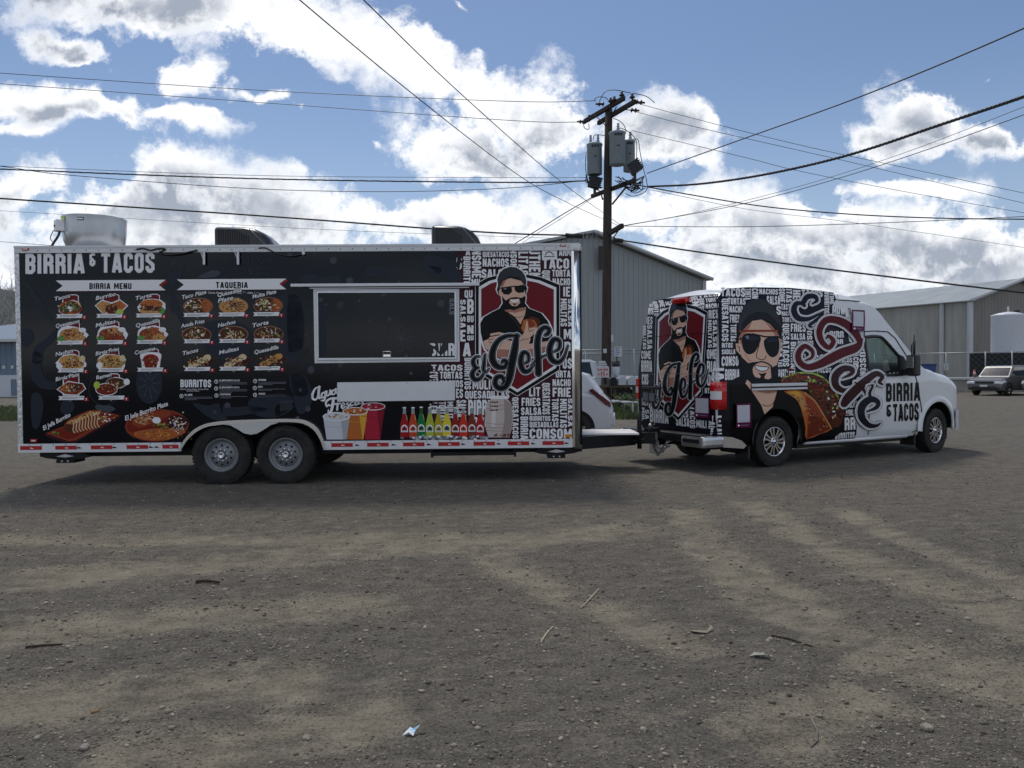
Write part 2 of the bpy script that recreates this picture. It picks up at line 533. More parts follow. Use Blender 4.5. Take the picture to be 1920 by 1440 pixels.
# loose gravel: stones too many to count
def gravel():
    rs = np.random.RandomState(5)
    n = 70000
    Y = 2.6 + rs.rand(n) ** 1.7 * 8.5
    X = (rs.rand(n) - .5) * 2 * (0.72 * Y + 0.4)
    dens = vnoise(X * .55 + 31, Y * .55, 7) + .6 * vnoise(X * 2.1, Y * 2.1, 8) - 0.55 * track_depth(X, Y)
    keep = dens + rs.rand(n) * 0.9 > 0.22
    X, Y = X[keep], Y[keep]
    n = len(X)
    size = 0.0024 + 0.0036 * rs.rand(n) + 0.012 * rs.rand(n) ** 16
    Z = height(X, Y) + size * 0.25
    ico = bmesh.new()
    bmesh.ops.create_icosphere(ico, subdivisions=1, radius=1)
    iv = np.array([v.co[:] for v in ico.verts])
    ifc = np.array([[v.index for v in f.verts] for f in ico.faces])
    ico.free()
    nv, nf = len(iv), len(ifc)
    ang = rs.rand(n) * 6.283
    c, s_ = np.cos(ang), np.sin(ang)
    sc = np.stack([0.8 + .7 * rs.rand(n), 0.6 + .5 * rs.rand(n), 0.4 + .4 * rs.rand(n)], -1) * size[:, None]
    jit = 1 + (rs.rand(n, nv, 1) - .5) * 0.55
    v = iv[None] * jit * sc[:, None, :]
    V = np.stack([v[..., 0] * c[:, None] - v[..., 1] * s_[:, None] + X[:, None], v[..., 0] * s_[:, None] + v[..., 1] * c[:, None] + Y[:, None], v[..., 2] + Z[:, None]], -1).reshape(-1, 3)
    F = (ifc[None] + (np.arange(n) * nv)[:, None, None]).reshape(-1, 3)
    me = bpy.data.meshes.new('gravel')
    me.vertices.add(len(V))
    me.vertices.foreach_set('co', V.ravel())
    me.loops.add(F.size)
    me.loops.foreach_set('vertex_index', F.ravel().astype(np.int32))
    me.polygons.add(len(F))
    me.polygons.foreach_set('loop_start', np.arange(0, F.size, 3, dtype=np.int32))
    ca = me.attributes.new('tone', 'FLOAT', 'FACE')
    ca.data.foreach_set('value', np.repeat(rs.rand(n) ** 1.6, nf).astype(np.float32))
    me.update(calc_edges=True)
    M = bpy.data.materials.new('stone')
    M.use_nodes = True
    N = Nodes(M.node_tree)
    b = M.node_tree.nodes['Principled BSDF']
    a = N.new('ShaderNodeAttribute', attribute_name='tone')
    N.link(N.mix(a.outputs['Fac'], lin(84, 78, 70), lin(164, 154, 140)), b.inputs['Base Color'])
    b.inputs['Roughness'].default_value = 0.9
    me.materials.append(M)
    o = link_mesh('gravel', me)
    tag(o, kind='stuff')
gravel()

# ================================================================== flat print on the vehicles (wrap graphics, lettering)
GL = {}
def glyphs():
    t, c, w = 0.20, 0.10, 0.52
    L, Rr, B, T, Mi = t / 2, w - t / 2, t / 2 * .82, 1 - t / 2 * .82, 0.5
    e = 0.24
    box = [(L + c, B), (L, B + c), (L, T - c), (L + c, T), (Rr - c, T), (Rr, T - c), (Rr, B + c), (Rr - c, B)]
    G = {}
    G['A'] = (.58, [[(t * .45, 0), (.26, 1)], [(.58 - t * .45, 0), (.32, 1)], [(.17, .25), (.41, .25)]])
    G['B'] = (w, [[(L, 0), (L, 1)], [(L, T), (Rr - c, T), (Rr, T - c), (Rr, Mi + c), (Rr - c, Mi), (L, Mi)], [(Rr - c, Mi), (Rr, Mi - c), (Rr, B + c), (Rr - c, B), (L, B)]])
    G['C'] = (w, [[(Rr, T - e), (Rr, T - c), (Rr - c, T), (L + c, T), (L, T - c), (L, B + c), (L + c, B), (Rr - c, B), (Rr, B + c), (Rr, B + e)]])
    G['D'] = (w, [[(L, 0), (L, 1)], [(L, T), (Rr - c, T), (Rr, T - c), (Rr, B + c), (Rr - c, B), (L, B)]])
    G['E'] = (.46, [[(.46, T), (L, T), (L, B), (.46, B)], [(L, Mi), (.40, Mi)]])
    G['F'] = (.46, [[(.46, T), (L, T), (L, 0)], [(L, Mi), (.40, Mi)]])
    G['G'] = (w, [[(Rr, T - e), (Rr, T - c), (Rr - c, T), (L + c, T), (L, T - c), (L, B + c), (L + c, B), (Rr - c, B), (Rr, B + c), (Rr, Mi - .04), (.28, Mi - .04)]])
    G['H'] = (w, [[(L, 0), (L, 1)], [(Rr, 0), (Rr, 1)], [(L, Mi), (Rr, Mi)]])
    G['I'] = (t, [[(L, 0), (L, 1)]])
    G['J'] = (w, [[(Rr, 1), (Rr, B + c), (Rr - c, B), (L + c, B), (L, B + c), (L, B + e)]])
    G['K'] = (w, [[(L, 0), (L, 1)], [(Rr, 1), (L + .05, Mi)], [(L + .05, Mi), (Rr, 0)]])
    G['L'] = (.44, [[(L, 1), (L, B), (.44, B)]])
    G['M'] = (.72, [[(L, 0), (L, 1)], [(.72 - L, 0), (.72 - L, 1)], [(L + .03, .96), (.36, .3), (.72 - L - .03, .96)]])
    G['N'] = (.56, [[(L, 0), (L, 1)], [(.56 - L, 0), (.56 - L, 1)], [(L + .02, .97), (.56 - L - .02, .03)]])
    G['O'] = (w, [box + [box[0], box[1]]])
    G['P'] = (w, [[(L, 0), (L, 1)], [(L, T), (Rr - c, T), (Rr, T - c), (Rr, Mi + c - .04), (Rr - c, Mi - .04), (L, Mi - .04)]])
    G['Q'] = (w, [box + [box[0], box[1]], [(.28, .2), (w - .02, -.1)]])
    G['R'] = (w, [[(L, 0), (L, 1)], [(L, T), (Rr - c, T), (Rr, T - c), (Rr, Mi + c), (Rr - c, Mi), (L, Mi)], [(Rr - c - .02, Mi), (Rr, Mi - c), (Rr + .01, 0)]])
    G['S'] = (w, [[(Rr, T - e), (Rr, T - c), (Rr - c, T), (L + c, T), (L, T - c), (L, Mi + c + .02), (Rr, Mi - c - .02), (Rr, B + c), (Rr - c, B), (L + c, B), (L, B + c), (L, B + e)]])
    G['T'] = (.52, [[(0, T), (.52, T)], [(.26, T), (.26, 0)]])
    G['U'] = (w, [[(L, 1), (L, B + c), (L + c, B), (Rr - c, B), (Rr, B + c), (Rr, 1)]])
    G['V'] = (w, [[(t * .4, 1), (w / 2, .06)], [(w - t * .4, 1), (w / 2, .06)]])
    G['W'] = (.8, [[(t * .4, 1), (.22, .03)], [(.22, .03), (.4, .8)], [(.4, .8), (.58, .03)], [(.58, .03), (.8 - t * .4, 1)]])
    G['X'] = (w, [[(L, 0), (Rr, 1)], [(L, 1), (Rr, 0)]])
    G['Y'] = (w, [[(L, 1), (w / 2, .5)], [(Rr, 1), (w / 2, .5)], [(w / 2, .52), (w / 2, 0)]])
    G['Z'] = (w, [[(0, T), (Rr, T), (L, B), (w, B)]])
    G['&'] = (.5, [[(.44, T), (L + c, T), (L, T - c), (L, Mi + c), (L + c, Mi), (.34, Mi)], [(L + c, Mi), (L, Mi - c), (L, B + c), (L + c, B), (.26, B), (.36, B + c), (.36, Mi - .05)]])
    G['1'] = (.3, [[(.02, .8), (.2, .93)], [(.2, 1), (.2, 0)]])
    G['5'] = (w, [[(w, T), (L, T), (L, Mi + .05), (Rr - c, Mi + .05), (Rr, Mi - c), (Rr, B + c), (Rr - c, B), (L, B)]])
    G['-'] = (.3, [[(0, Mi), (.3, Mi)]])
    G[' '] = (.3, [])
    return G, t
GL, GT = glyphs()

def catmull(pts, n=6, closed=False):
    """pts: tuples of any length; smooth curve through them"""
    P = [np.array(p, float) for p in pts]
    m = len(P)
    out = []
    for i in range(m if closed else m - 1):
        a = P[(i - 1) % m] if (closed or i > 0) else P[0] * 2 - P[1]
        b, c = P[i], P[(i + 1) % m]
        d = P[(i + 2) % m] if (closed or i + 2 < m) else P[-1] * 2 - P[-2]
        for k in range(n):
            t = k / n
            out.append(0.5 * (2 * b + (c - a) * t + (2 * a - 5 * b + 4 * c - d) * t * t + (3 * b - a - 3 * c + d) * t ** 3))
    if not closed:
        out.append(P[-1])
    return [tuple(q) for q in out]

LAYER = 0.0006
class Print:
    """graphics drawn in two coordinates, then laid on a real surface; each layer 0.6 mm proud of the last"""
    def __init__(s, xf=None):
        s.p, s.f, s.m = [], [], []
        s.mats = []
        s.xf = xf
    def mi(s, m):
        if m not in s.mats:
            s.mats.append(m)
        return s.mats.index(m)
    def raw(s, pts, faces, m, layer, sub=None):
        b = len(s.p)
        for i, (x, y) in enumerate(pts):
            if s.xf:
                x, y = s.xf(x, y)
            s.p.append((x, y, layer))
        k = s.mi(m)
        for f in faces:
            s.f.append(tuple(i + b for i in f))
            s.m.append(k)
    def poly(s, pts, m, layer, smooth=0):
        if smooth:
            pts = catmull(pts, smooth, True)
        tri = geometry.tessellate_polygon([[Vector((p[0], p[1], 0)) for p in pts]])
        s.raw(pts, tri, m, layer)
        return s
    def ell(s, cx, cy, rx, ry, m, layer, rot=0.0, n=18, a0=0.0, a1=360.0):
        c, d = math.cos(R(rot)), math.sin(R(rot))
        k = n if a1 - a0 >= 360 else n + 1
        pts = []
        for i in range(k):
            a = R(a0 + (a1 - a0) * i / n)
            x, y = rx * math.cos(a), ry * math.sin(a)
            pts.append((cx + x * c - y * d, cy + x * d + y * c))
        return s.poly(pts, m, layer)
    def rect(s, x0, y0, x1, y1, m, layer):
        s.raw([(x0, y0), (x1, y0), (x1, y1), (x0, y1)], [(0, 1, 2, 3)], m, layer)
        return s
    def stroke(s, pts, w, m, layer, closed=False, tf=None, round_cap=False):
        """mitred ribbon; neighbouring quads sit a hair apart so that they never share a plane"""
        P = [Vector((p[0], p[1])) for p in pts]
        ws = [p[2] + (w or 0) if len(p) > 2 else w for p in pts]
        n = len(P)
        if round_cap:
            for e in (0, n - 1):
                q = [(P[e].x + ws[e] / 2 * math.cos(k * math.pi / 5), P[e].y + ws[e] / 2 * math.sin(k * math.pi / 5)) for k in range(10)]
                tri = geometry.tessellate_polygon([[Vector((a[0], a[1], 0)) for a in q]])
                s.raw([tf(*a) for a in q] if tf else q, tri, m, layer - 0.12)
        a, b = [], []
        for i in range(n):
            d0 = (P[i] - P[i - 1]) if (i > 0 or closed) else (P[1] - P[0])
            d1 = (P[(i + 1) % n] - P[i]) if (i < n - 1 or closed) else (P[-1] - P[-2])
            d0 = d0.normalized() if d0.length > 1e-9 else d1.normalized()
            d1 = d1.normalized() if d1.length > 1e-9 else d0
            t = d0 + d1
            t = t.normalized() if t.length > 1e-6 else d1
            nrm = Vector((-t.y, t.x))
            k = max(0.5, nrm.dot(Vector((-d1.y, d1.x))))
            o = nrm * (ws[i] / 2 / k)
            a.append(P[i] + o)
            b.append(P[i] - o)
        for i in range(n if closed else n - 1):
            j = (i + 1) % n
            q = [tuple(a[i]), tuple(a[j]), tuple(b[j]), tuple(b[i])]
            if tf:
                q = [tf(*z) for z in q]
            s.raw(q, [(0, 1, 2, 3)], m, layer + 0.22 * (i % 3))
        return s
    def word(s, txt, x0, y0, x1, y1, m, layer, rot=False, slope=0.0, gap=0.09, rag=None):
        """block lettering stretched to fill the box (y down); rot: reads from top to bottom; slope: run rises/falls"""
        tot = sum(GL[c][0] for c in txt) + gap * (len(txt) - 1)
        xc = (x0 + x1) / 2
        def tf(gx, gy):
            if rot:
                X, Y = x0 + (x1 - x0) * gy, y0 + (y1 - y0) * gx / tot
            else:
                X, Y = x0 + (x1 - x0) * gx / tot, y1 - (y1 - y0) * gy
            return X, Y + (X - xc) * slope
        cur = 0.0
        for ch in txt:
            w, st = GL[ch]
            for k, l in enumerate(st):
                s.stroke([(px + cur, py) for px, py in l], GT, m, layer + 0.7 * k / 3, tf=tf)
            cur += w + gap
        return s
    def font(s, txt, x, y, h, m, layer, rot=0.0, shear=0.0, bold=0.0, width=None, align='LEFT'):
        """small type set in the built-in face; x, y = start of the baseline, h = capital height"""
        cu = bpy.data.curves.new('type', 'FONT')
        cu.body = txt
        cu.size = 1.0
        cu.shear = shear
        cu.offset = bold
        cu.resolution_u = 2
        o = bpy.data.objects.new('type', cu)
        COL.objects.link(o)
        dg = bpy.context.evaluated_depsgraph_get()
        me = o.evaluated_get(dg).to_mesh()
        vs = [(v.co.x, v.co.y) for v in me.vertices]
        fs = [tuple(p.vertices) for p in me.polygons]
        o.evaluated_get(dg).to_mesh_clear()
        bpy.data.objects.remove(o)
        bpy.data.curves.remove(cu)
        if not vs:
            return s
        X0, X1 = min(v[0] for v in vs), max(v[0] for v in vs)
        ky = h / 0.69
        kx = (width / (X1 - X0)) if width else ky
        c, d = math.cos(R(rot)), math.sin(R(rot))
        off = {'LEFT': X0, 'CENTER': (X0 + X1) / 2}[align]
        pts = []
        for a, b in vs:
            a, b = (a - off) * kx, -b * ky
            pts.append((x + a * c - b * d, y + a * d + b * c))
        s.raw(pts, fs, m, layer)
        return s
    def build(s, name, parent, place, cuts=None, base=0.0):
        """place(x, y, offset) -> local point. cuts: function(bm) run while the mesh is still flat"""
        me = bpy.data.meshes.new(name)
        me.from_pydata([(p[0], p[1], p[2]) for p in s.p], [], s.f)
        for q in s.mats:
            me.materials.append(q)
        me.polygons.foreach_set('material_index', s.m)
        bm = bmesh.new()
        bm.from_mesh(me)
        if cuts:
            cuts(bm)
        for v in bm.verts:
            v.co = place(v.co.x, v.co.y, base + v.co.z * LAYER)
        bm.to_mesh(me)
        bm.free()
        me.update()
        return link_mesh(name, me, parent)

def gloss(name, col, rough=0.28, spec=0.16):
    return mat(name, col, rough, 0, spec)
K_black = mat('print_black', lin(8, 11, 20), .10, 0, .28, bump=.05, bscale=1.6)
K_ghost = gloss('print_ghost_grey', lin(40, 45, 56))
K_ghost2 = gloss('print_ghost_grey_light', lin(68, 73, 82))
K_white = gloss('print_white', (0.85, 0.85, 0.87), 0.3)
K_maroon = gloss('print_maroon', lin(112, 24, 34))
K_plum = gloss('print_dark_maroon', lin(58, 22, 34))
K_red = gloss('print_red', lin(160, 28, 36))
K_skin = gloss('print_skin', lin(222, 182, 160))
K_skin2 = gloss('print_skin_shade', lin(172, 120, 104))
K_ink = gloss('print_ink', lin(8, 9, 13))
K_cap = gloss('print_cap_grey', lin(52, 54, 58))
K_cap2 = gloss('print_cap_dark', lin(30, 31, 35))
K_grey = gloss('print_grey', lin(120, 124, 132))
K_orange = gloss('print_orange', lin(186, 104, 50))
K_tan = gloss('print_tan', lin(196, 144, 86))
K_cream = gloss('print_cream', lin(218, 198, 156))
K_brown = gloss('print_brown', lin(84, 42, 28))
K_rust = gloss('print_rust', lin(142, 62, 38))
K_sauce = gloss('print_sauce', lin(120, 34, 24))
K_green = gloss('print_green', lin(96, 148, 74))
K_dkgreen = gloss('print_dark_green', lin(52, 84, 48))
K_lime = gloss('print_lime', lin(176, 200, 84))
K_yellow = gloss('print_yellow', lin(220, 166, 62))
K_navy = gloss('print_navy', lin(20, 20, 36))
K_pink = gloss('print_pink', lin(196, 60, 92))
K_purple = gloss('print_purple', lin(96, 20, 66))

def crest(pr, c7, letters=True, L0=4):
    """shield with the man in cap and sunglasses, arms crossed, holding a taco; c7 turns drawing units into the surface's own"""
    def P(pts):
        return [c7(*p) for p in pts]
    def ring(d):
        # outer outline, moved inwards by d
        pts = [(612, 560), (740, 488), (880, 452), (1030, 442), (1200, 452), (1350, 482), (1552, 566), (1552, 1520), (1080, 1812), (612, 1530)]
        c = (1080, 1090)
        return [(c[0] + (x - c[0]) * (1 - d / 470), c[1] + (y - c[1]) * (1 - d / 620)) for x, y in pts]
    u = c7(100, 0)[0] - c7(0, 0)[0]
    u = abs(u) / 100 if abs(u) > 1e-9 else 1 / 6
    pr.poly(P(ring(-6)), K_white, L0)
    pr.poly(P(ring(0)), K_ink, L0 + 1)
    pr.poly(P(ring(34)), K_white, L0 + 2)
    pr.poly(P(ring(62)), K_maroon, L0 + 3)
    sil = [(862, 570), (855, 500), (880, 430), (930, 385), (1000, 362), (1070, 370), (1130, 410), (1165, 460), (1182, 520), (1175, 580), (1192, 600), (1180, 650), (1170, 670), (1175, 720), (1165, 770), (1210, 830), (1350, 885), (1420, 970), (1460, 1060), (1480, 1160), (1495, 1230), (1440, 1290), (1350, 1340), (1200, 1390), (900, 1410), (780, 1350), (720, 1290), (690, 1200), (668, 1100), (663, 1000), (700, 930), (780, 880), (880, 830), (915, 770), (905, 700), (868, 670), (848, 625)]
    c = (1060, 900)
    pr.poly(P([(c[0] + (x - c[0]) * 1.035 + (10 if x > c[0] else -10) * .6, c[1] + (y - c[1]) * 1.022) for x, y in sil]), K_white, L0 + 4)
    pr.poly(P(sil), K_ink, L0 + 5)
    L = L0 + 6
    pr.poly(P([(930, 850), (1180, 815), (1165, 900), (1115, 1010), (1060, 930), (970, 870)]), K_skin, L)
    pr.poly(P([(930, 850), (1180, 815), (1170, 850), (1060, 880), (980, 870)]), K_skin2, L + 1)
    pr.stroke(P([(1060, 920), (1100, 935), (1150, 910)]), 5 * u, K_brown, L + 2)
    pr.poly(P([(885, 560), (900, 520), (1000, 485), (1090, 490), (1160, 545), (1168, 700), (1140, 790), (1040, 830), (950, 790), (915, 720), (880, 640)]), K_skin, L)
    pr.poly(P([(885, 560), (900, 525), (960, 500), (930, 560), (905, 600)]), K_skin2, L + 1)
    pr.poly(P([(868, 630), (898, 640), (906, 700), (882, 684)]), K_skin, L + 1)
    pr.poly(P([(903, 690), (950, 742), (1000, 712), (1060, 702), (1125, 712), (1168, 690), (1172, 730), (1145, 810), (1040, 852), (955, 832), (915, 770)]), K_ink, L + 1)
    pr.poly(P([(985, 765), (1000, 728), (1100, 722), (1112, 768), (1075, 805), (1020, 803)]), K_skin, L + 2)
    pr.poly(P([(1000, 728), (1050, 738), (1100, 724), (1085, 755), (1050, 766), (1018, 756)]), K_white, L + 3)
    pr.poly(P([(1025, 775), (1078, 775), (1060, 792), (1040, 792)]), K_ink, L + 3)
    pr.poly(P([(862, 590), (858, 500), (882, 430), (930, 386), (1000, 364), (1070, 372), (1128, 412), (1162, 462), (1178, 530), (1165, 575), (1130, 525), (1040, 488), (930, 500), (892, 545), (880, 610)]), K_cap, L + 2)
    pr.poly(P([(882, 595), (895, 520), (1000, 465), (1090, 474), (1165, 540), (1165, 575), (1120, 520), (1000, 490), (920, 520)]), K_cap2, L + 3)
    pr.poly(P([(900, 605), (1015, 590), (1022, 640), (985, 676), (930, 672), (902, 640)]), K_ink, L + 3)
    pr.poly(P([(1045, 586), (1150, 562), (1172, 600), (1150, 650), (1090, 657), (1055, 632)]), K_ink, L + 3)
    pr.stroke(P([(880, 604), (1010, 586), (1050, 582), (1180, 580)]), 12 * u, K_ink, L + 4)
    pr.poly(P([(925, 605), (950, 598), (960, 612), (930, 622)]), K_grey, L + 5)
    # shirt folds, arms, hands
    pr.stroke(P([(960, 850), (1010, 920), (1080, 1000), (1120, 1090)]), 7 * u, K_cap, L)
    pr.stroke(P([(720, 1000), (740, 1090), (760, 1150)]), 6 * u, K_cap2, L)
    pr.poly(P([(695, 1200), (770, 1165), (840, 1200), (950, 1180), (1060, 1210), (1150, 1110), (1230, 1170), (1210, 1230), (1470, 1190), (1492, 1230), (1430, 1290), (1250, 1370), (900, 1402), (785, 1345), (725, 1290)]), K_skin, L + 1)
    pr.poly(P([(725, 1290), (900, 1290), (1150, 1300), (1430, 1250), (1380, 1310), (1250, 1370), (900, 1402), (785, 1345)]), K_skin2, L + 2)
    for a, b in (((785, 1125), (960, 1130)), ((775, 1165), (950, 1165)), ((772, 1200), (900, 1205)), ((790, 1232), (880, 1240))):
        pr.stroke(P([a, ((a[0] + b[0]) / 2, a[1] - 16), b]), 34 * u, K_ink, L + 2, round_cap=True)
        pr.stroke(P([a, ((a[0] + b[0]) / 2, a[1] - 16), b]), 26 * u, K_skin, L + 3, round_cap=True)
    pr.poly(P([(1120, 1050), (1150, 960), (1240, 940), (1310, 1000), (1300, 1050), (1200, 1070), (1140, 1090)]), K_orange, L + 3)
    pr.poly(P([(1180, 950), (1240, 918), (1320, 945), (1340, 985), (1310, 1030), (1270, 960)]), K_brown, L + 4)
    pr.poly(P([(1190, 960), (1230, 950), (1280, 1010), (1250, 1040), (1195, 1050)]), K_rust, L + 4)
    pr.poly(P([(1150, 1110), (1170, 1040), (1180, 975), (1196, 968), (1206, 1050), (1300, 1042), (1292, 1100), (1220, 1160), (1140, 1230), (1090, 1260)]), K_skin, L + 5)
    pr.stroke(P([(1206, 1050), (1212, 1090), (1260, 1070)]), 6 * u, K_ink, L + 6)
    pr.stroke(P([(1060, 1230), (1140, 1180), (1210, 1170)]), 6 * u, K_ink, L + 6)

# brush strokes of the script name: x, y, width
SCRIPT = [
    [(655, 1372, 16), (612, 1378, 26), (582, 1428, 44), (606, 1490, 40), (640, 1496, 20)],
    [(640, 1496, 20), (596, 1520, 40), (572, 1578, 50), (604, 1630, 46), (660, 1618, 34), (704, 1560, 22)],
    [(716, 1352, 22), (706, 1440, 34), (700, 1520, 34), (728, 1546, 22), (762, 1506, 10)],
    [(905, 1440, 22), (928, 1414, 40), (962, 1440, 44), (930, 1492, 44), (850, 1480, 62), (800, 1400, 70), (810, 1290, 62), (870, 1190, 50), (970, 1140, 40), (1098, 1140, 26)],
    [(1072, 1136, 50), (1052, 1280, 74), (1020, 1440, 80), (992, 1600, 74), (950, 1704, 58), (880, 1728, 56), (832, 1680, 54), (846, 1610, 50), (902, 1596, 44), (930, 1650, 34), (905, 1684, 20)],
    [(1152, 1452, 16), (1204, 1420, 30), (1196, 1340, 36), (1140, 1332, 46), (1116, 1440, 56), (1150, 1532, 52), (1212, 1530, 38), (1262, 1462, 16)],
    [(1392, 1130, 30), (1424, 1112, 40), (1436, 1066, 42), (1386, 1044, 44), (1330, 1096, 56), (1304, 1220, 64), (1312, 1400, 66), (1316, 1560, 70)],
    [(1236, 1470, 14), (1310, 1400, 26), (1392, 1360, 18)],
    [(1482, 1322, 14), (1548, 1280, 32), (1550, 1196, 40), (1484, 1184, 50), (1440, 1290, 60), (1462, 1400, 58), (1536, 1436, 46), (1600, 1380, 30), (1646, 1250, 14)],
]
def script_name(pr, conv, k, L0, strokes=SCRIPT, fill=K_ink, outs=((32, K_white), (17, K_ink), (2, K_grey), (-9, None))):
    for j, (extra, m) in enumerate(outs):
        for st in strokes:
            pts = [(*conv(x, y), (w + extra) * k) for x, y, w in catmull(st, 5)]
            pr.stroke(pts, 0.0, m or fill, L0 + j * 1.2, round_cap=True)

# ================================================================== food trailer
M_alu = mat('brushed_aluminium', (0.62, 0.63, 0.65), 0.32, 0.9, var=0.08, vscale=3)
M_whitemetal = mat('white_painted_metal', (0.72, 0.73, 0.75), 0.35, var=0.05, vscale=2)
M_chrome = mat('chrome', (0.78, 0.79, 0.80), 0.10, 1.0)
M_blackmetal = mat('black_painted_steel', (0.010, 0.010, 0.012), 0.5, spec=.25, var=0.3, vscale=8)
M_blackplastic = mat('black_plastic', (0.015, 0.015, 0.017), 0.4, var=0.2)
M_rubber = mat('tyre_rubber', (0.020, 0.019, 0.018), 0.8, var=0.7, vscale=5)
M_grille = mat('vent_shadow_black', (0.004, 0.004, 0.005), 0.7)
M_wheelgrey = mat('wheel_grey_paint', (0.21, 0.22, 0.235), 0.38, 0.3, var=0.1)
M_wire2s = mat('screw_grey', (.16, .165, .17), .4, .6)
M_redtape = mat('reflective_red', lin(176, 30, 36), 0.25)
M_whitetape = mat('reflective_white', (0.7, 0.72, 0.75), 0.25)
M_amber = mat('amber_lens', lin(214, 130, 40), 0.15)
M_redlens = mat('red_lens', lin(190, 24, 22), 0.12, coat=0.5)
M_roofw = mat('trailer_roof_white', (0.7, 0.7, 0.7), 0.5)
M_galv = mat('galvanised_bowl', (0.52, 0.54, 0.57), 0.34, 0.9, var=0.05, vscale=2.0, stretch=(3, 3, .4))
M_wood = mat('weathered_wood', lin(88, 78, 66), 0.85, var=0.35, vscale=14, stretch=(1, 1, .12), bump=0.4)

def diamond_plate():
    M = mat('diamond_plate', (0.66, 0.67, 0.69), 0.28, 0.95)
    N = Nodes(M.node_tree)
    b = M.node_tree.nodes['Principled BSDF']
    tc = N.new('ShaderNodeTexCoord').outputs['Object']
    x, y, z = N.sep(tc)
    a = N.m('SINE', N.m('MULTIPLY', N.m('ADD', x, z), 150.0))
    c = N.m('SINE', N.m('MULTIPLY', N.m('SUBTRACT', x, z), 150.0))
    h = N.m('MAXIMUM', N.m('MULTIPLY', a, N.m('GREATER_THAN', c, 0.0)), 0.0)
    bp = N.new('ShaderNodeBump')
    bp.inputs['Strength'].default_value = 0.8
    bp.inputs['Distance'].default_value = 0.006
    N.link(h, bp.inputs['Height'])
    N.link(bp.outputs[0], b.inputs['Normal'])
    return M
M_diamond = diamond_plate()

TL, TR = at(40, 845, 10.45), at(1092, 834, 10.58)
T_YAW = math.atan2(TR.y - TL.y, TR.x - TL.x)
T_LEN = math.hypot(TR.x - TL.x, TR.y - TL.y)
T_O = Vector((TL.x, TL.y, 0))
T_e = Vector((math.cos(T_YAW), math.sin(T_YAW), 0))
T_n = Vector((-math.sin(T_YAW), math.cos(T_YAW), 0))
T_Z0, T_Z1, T_W = 0.49, 3.215, 2.5
trailer = thing('food_trailer', 'long black food trailer covered in menu pictures and lettering', 'food trailer', T_O, T_YAW)

def tl(x, y, off=0.0):
    """photo pixel -> trailer side wall, local x, z (off metres proud of the wall)"""
    d = ray(x, y)
    t = (T_O - CAM - T_n * off).dot(T_n) / d.dot(T_n)
    p = CAM + d * t - T_O
    return p.dot(T_e), p.z
def tplace(x, y, off):
    a, z = tl(x, y)
    return Vector((a, -off, z))
def tprint(pr, name, base=0.004, label=None, kind=None):
    o = pr.build(name, trailer, tplace, base=base)
    if label:
        o['label'] = label
    if kind:
        o['kind'] = kind
    return o

# --- body: near wall follows the wheel arch, then roof, ends, far wall, floor
AX = [(-3.96 - T_O.x), (-3.09 - T_O.x)]
TW_R = 0.395
arch_px = [(341, 842), (352, 824), (368, 809), (388, 799), (410, 796), (430, 799), (560, 795), (578, 799), (592, 810), (602, 826), (606, 839)]
arch = [tl(*p) for p in arch_px]
mb = MB()
wall = [(0, T_Z0)] + [(arch[0][0], T_Z0)] + arch[1:-1] + [(arch[-1][0], T_Z0), (T_LEN, T_Z0), (T_LEN, T_Z1), (0, T_Z1)]
tri = geometry.tessellate_polygon([[Vector((p[0], p[1], 0)) for p in wall]])
mb.add([(p[0], 0, p[1]) for p in wall], tri, 0)
mb.add([(0, 0, T_Z0), (0, T_W, T_Z0), (0, T_W, T_Z1), (0, 0, T_Z1)], [(0, 1, 2, 3)], 0)
mb.add([(T_LEN, 0, T_Z0), (T_LEN, T_W, T_Z0), (T_LEN, T_W, T_Z1), (T_LEN, 0, T_Z1)], [(0, 1, 2, 3)], 0)
mb.add([(0, T_W, T_Z0), (T_LEN, T_W, T_Z0), (T_LEN, T_W, T_Z1), (0, T_W, T_Z1)], [(0, 1, 2, 3)], 0)
mb.add([(0, 0, T_Z1), (T_LEN, 0, T_Z1), (T_LEN, T_W, T_Z1), (0, T_W, T_Z1)], [(0, 1, 2, 3)], 1)
mb.add([(0, 0, T_Z0), (arch[0][0], 0, T_Z0), (arch[0][0], T_W, T_Z0), (0, T_W, T_Z0)], [(0, 1, 2, 3)], 2)
mb.add([(arch[-1][0], 0, T_Z0), (T_LEN, 0, T_Z0), (T_LEN, T_W, T_Z0), (arch[-1][0], T_W, T_Z0)], [(0, 1, 2, 3)], 2)
mb.build('body', [K_black, M_roofw, M_blackmetal], trailer)
# wheel wells
xa, xb = arch[0][0] - .03, arch[-1][0] + .03
for y0, y1 in ((0.004, 0.42), (T_W - .42, T_W - .004)):
    mb = MB()
    mb.add([(xa, y0, .94), (xb, y0, .94), (xb, y1, .94), (xa, y1, .94)], [(0, 1, 2, 3)])
    mb.add([(xa, y1 if y0 < 1 else y0, .5), (xb, y1 if y0 < 1 else y0, .5), (xb, y1 if y0 < 1 else y0, .94), (xa, y1 if y0 < 1 else y0, .94)], [(0, 1, 2, 3)])
    for x in (xa, xb):
        mb.add([(x, y0, .5), (x, y1, .5), (x, y1, .94), (x, y0, .94)], [(0, 1, 2, 3)])
    mb.build('wheel_well', M_grille, trailer)
# chassis rails and cross members, axles
mb = MB()
mb.box(.1, T_LEN + .02, .25, .33, .37, .485)
mb.box(.1, T_LEN + .02, T_W - .33, T_W - .25, .37, .485)
for i in range(9):
    x = .3 + i * (T_LEN - .5) / 8
    mb.box(x, x + .06, .33, T_W - .33, .40, .485)
for x in AX:
    mb.tube([(x, .1, .39), (x, T_W - .1, .39)], .045, 10)
mb.build('chassis', M_blackmetal, trailer)

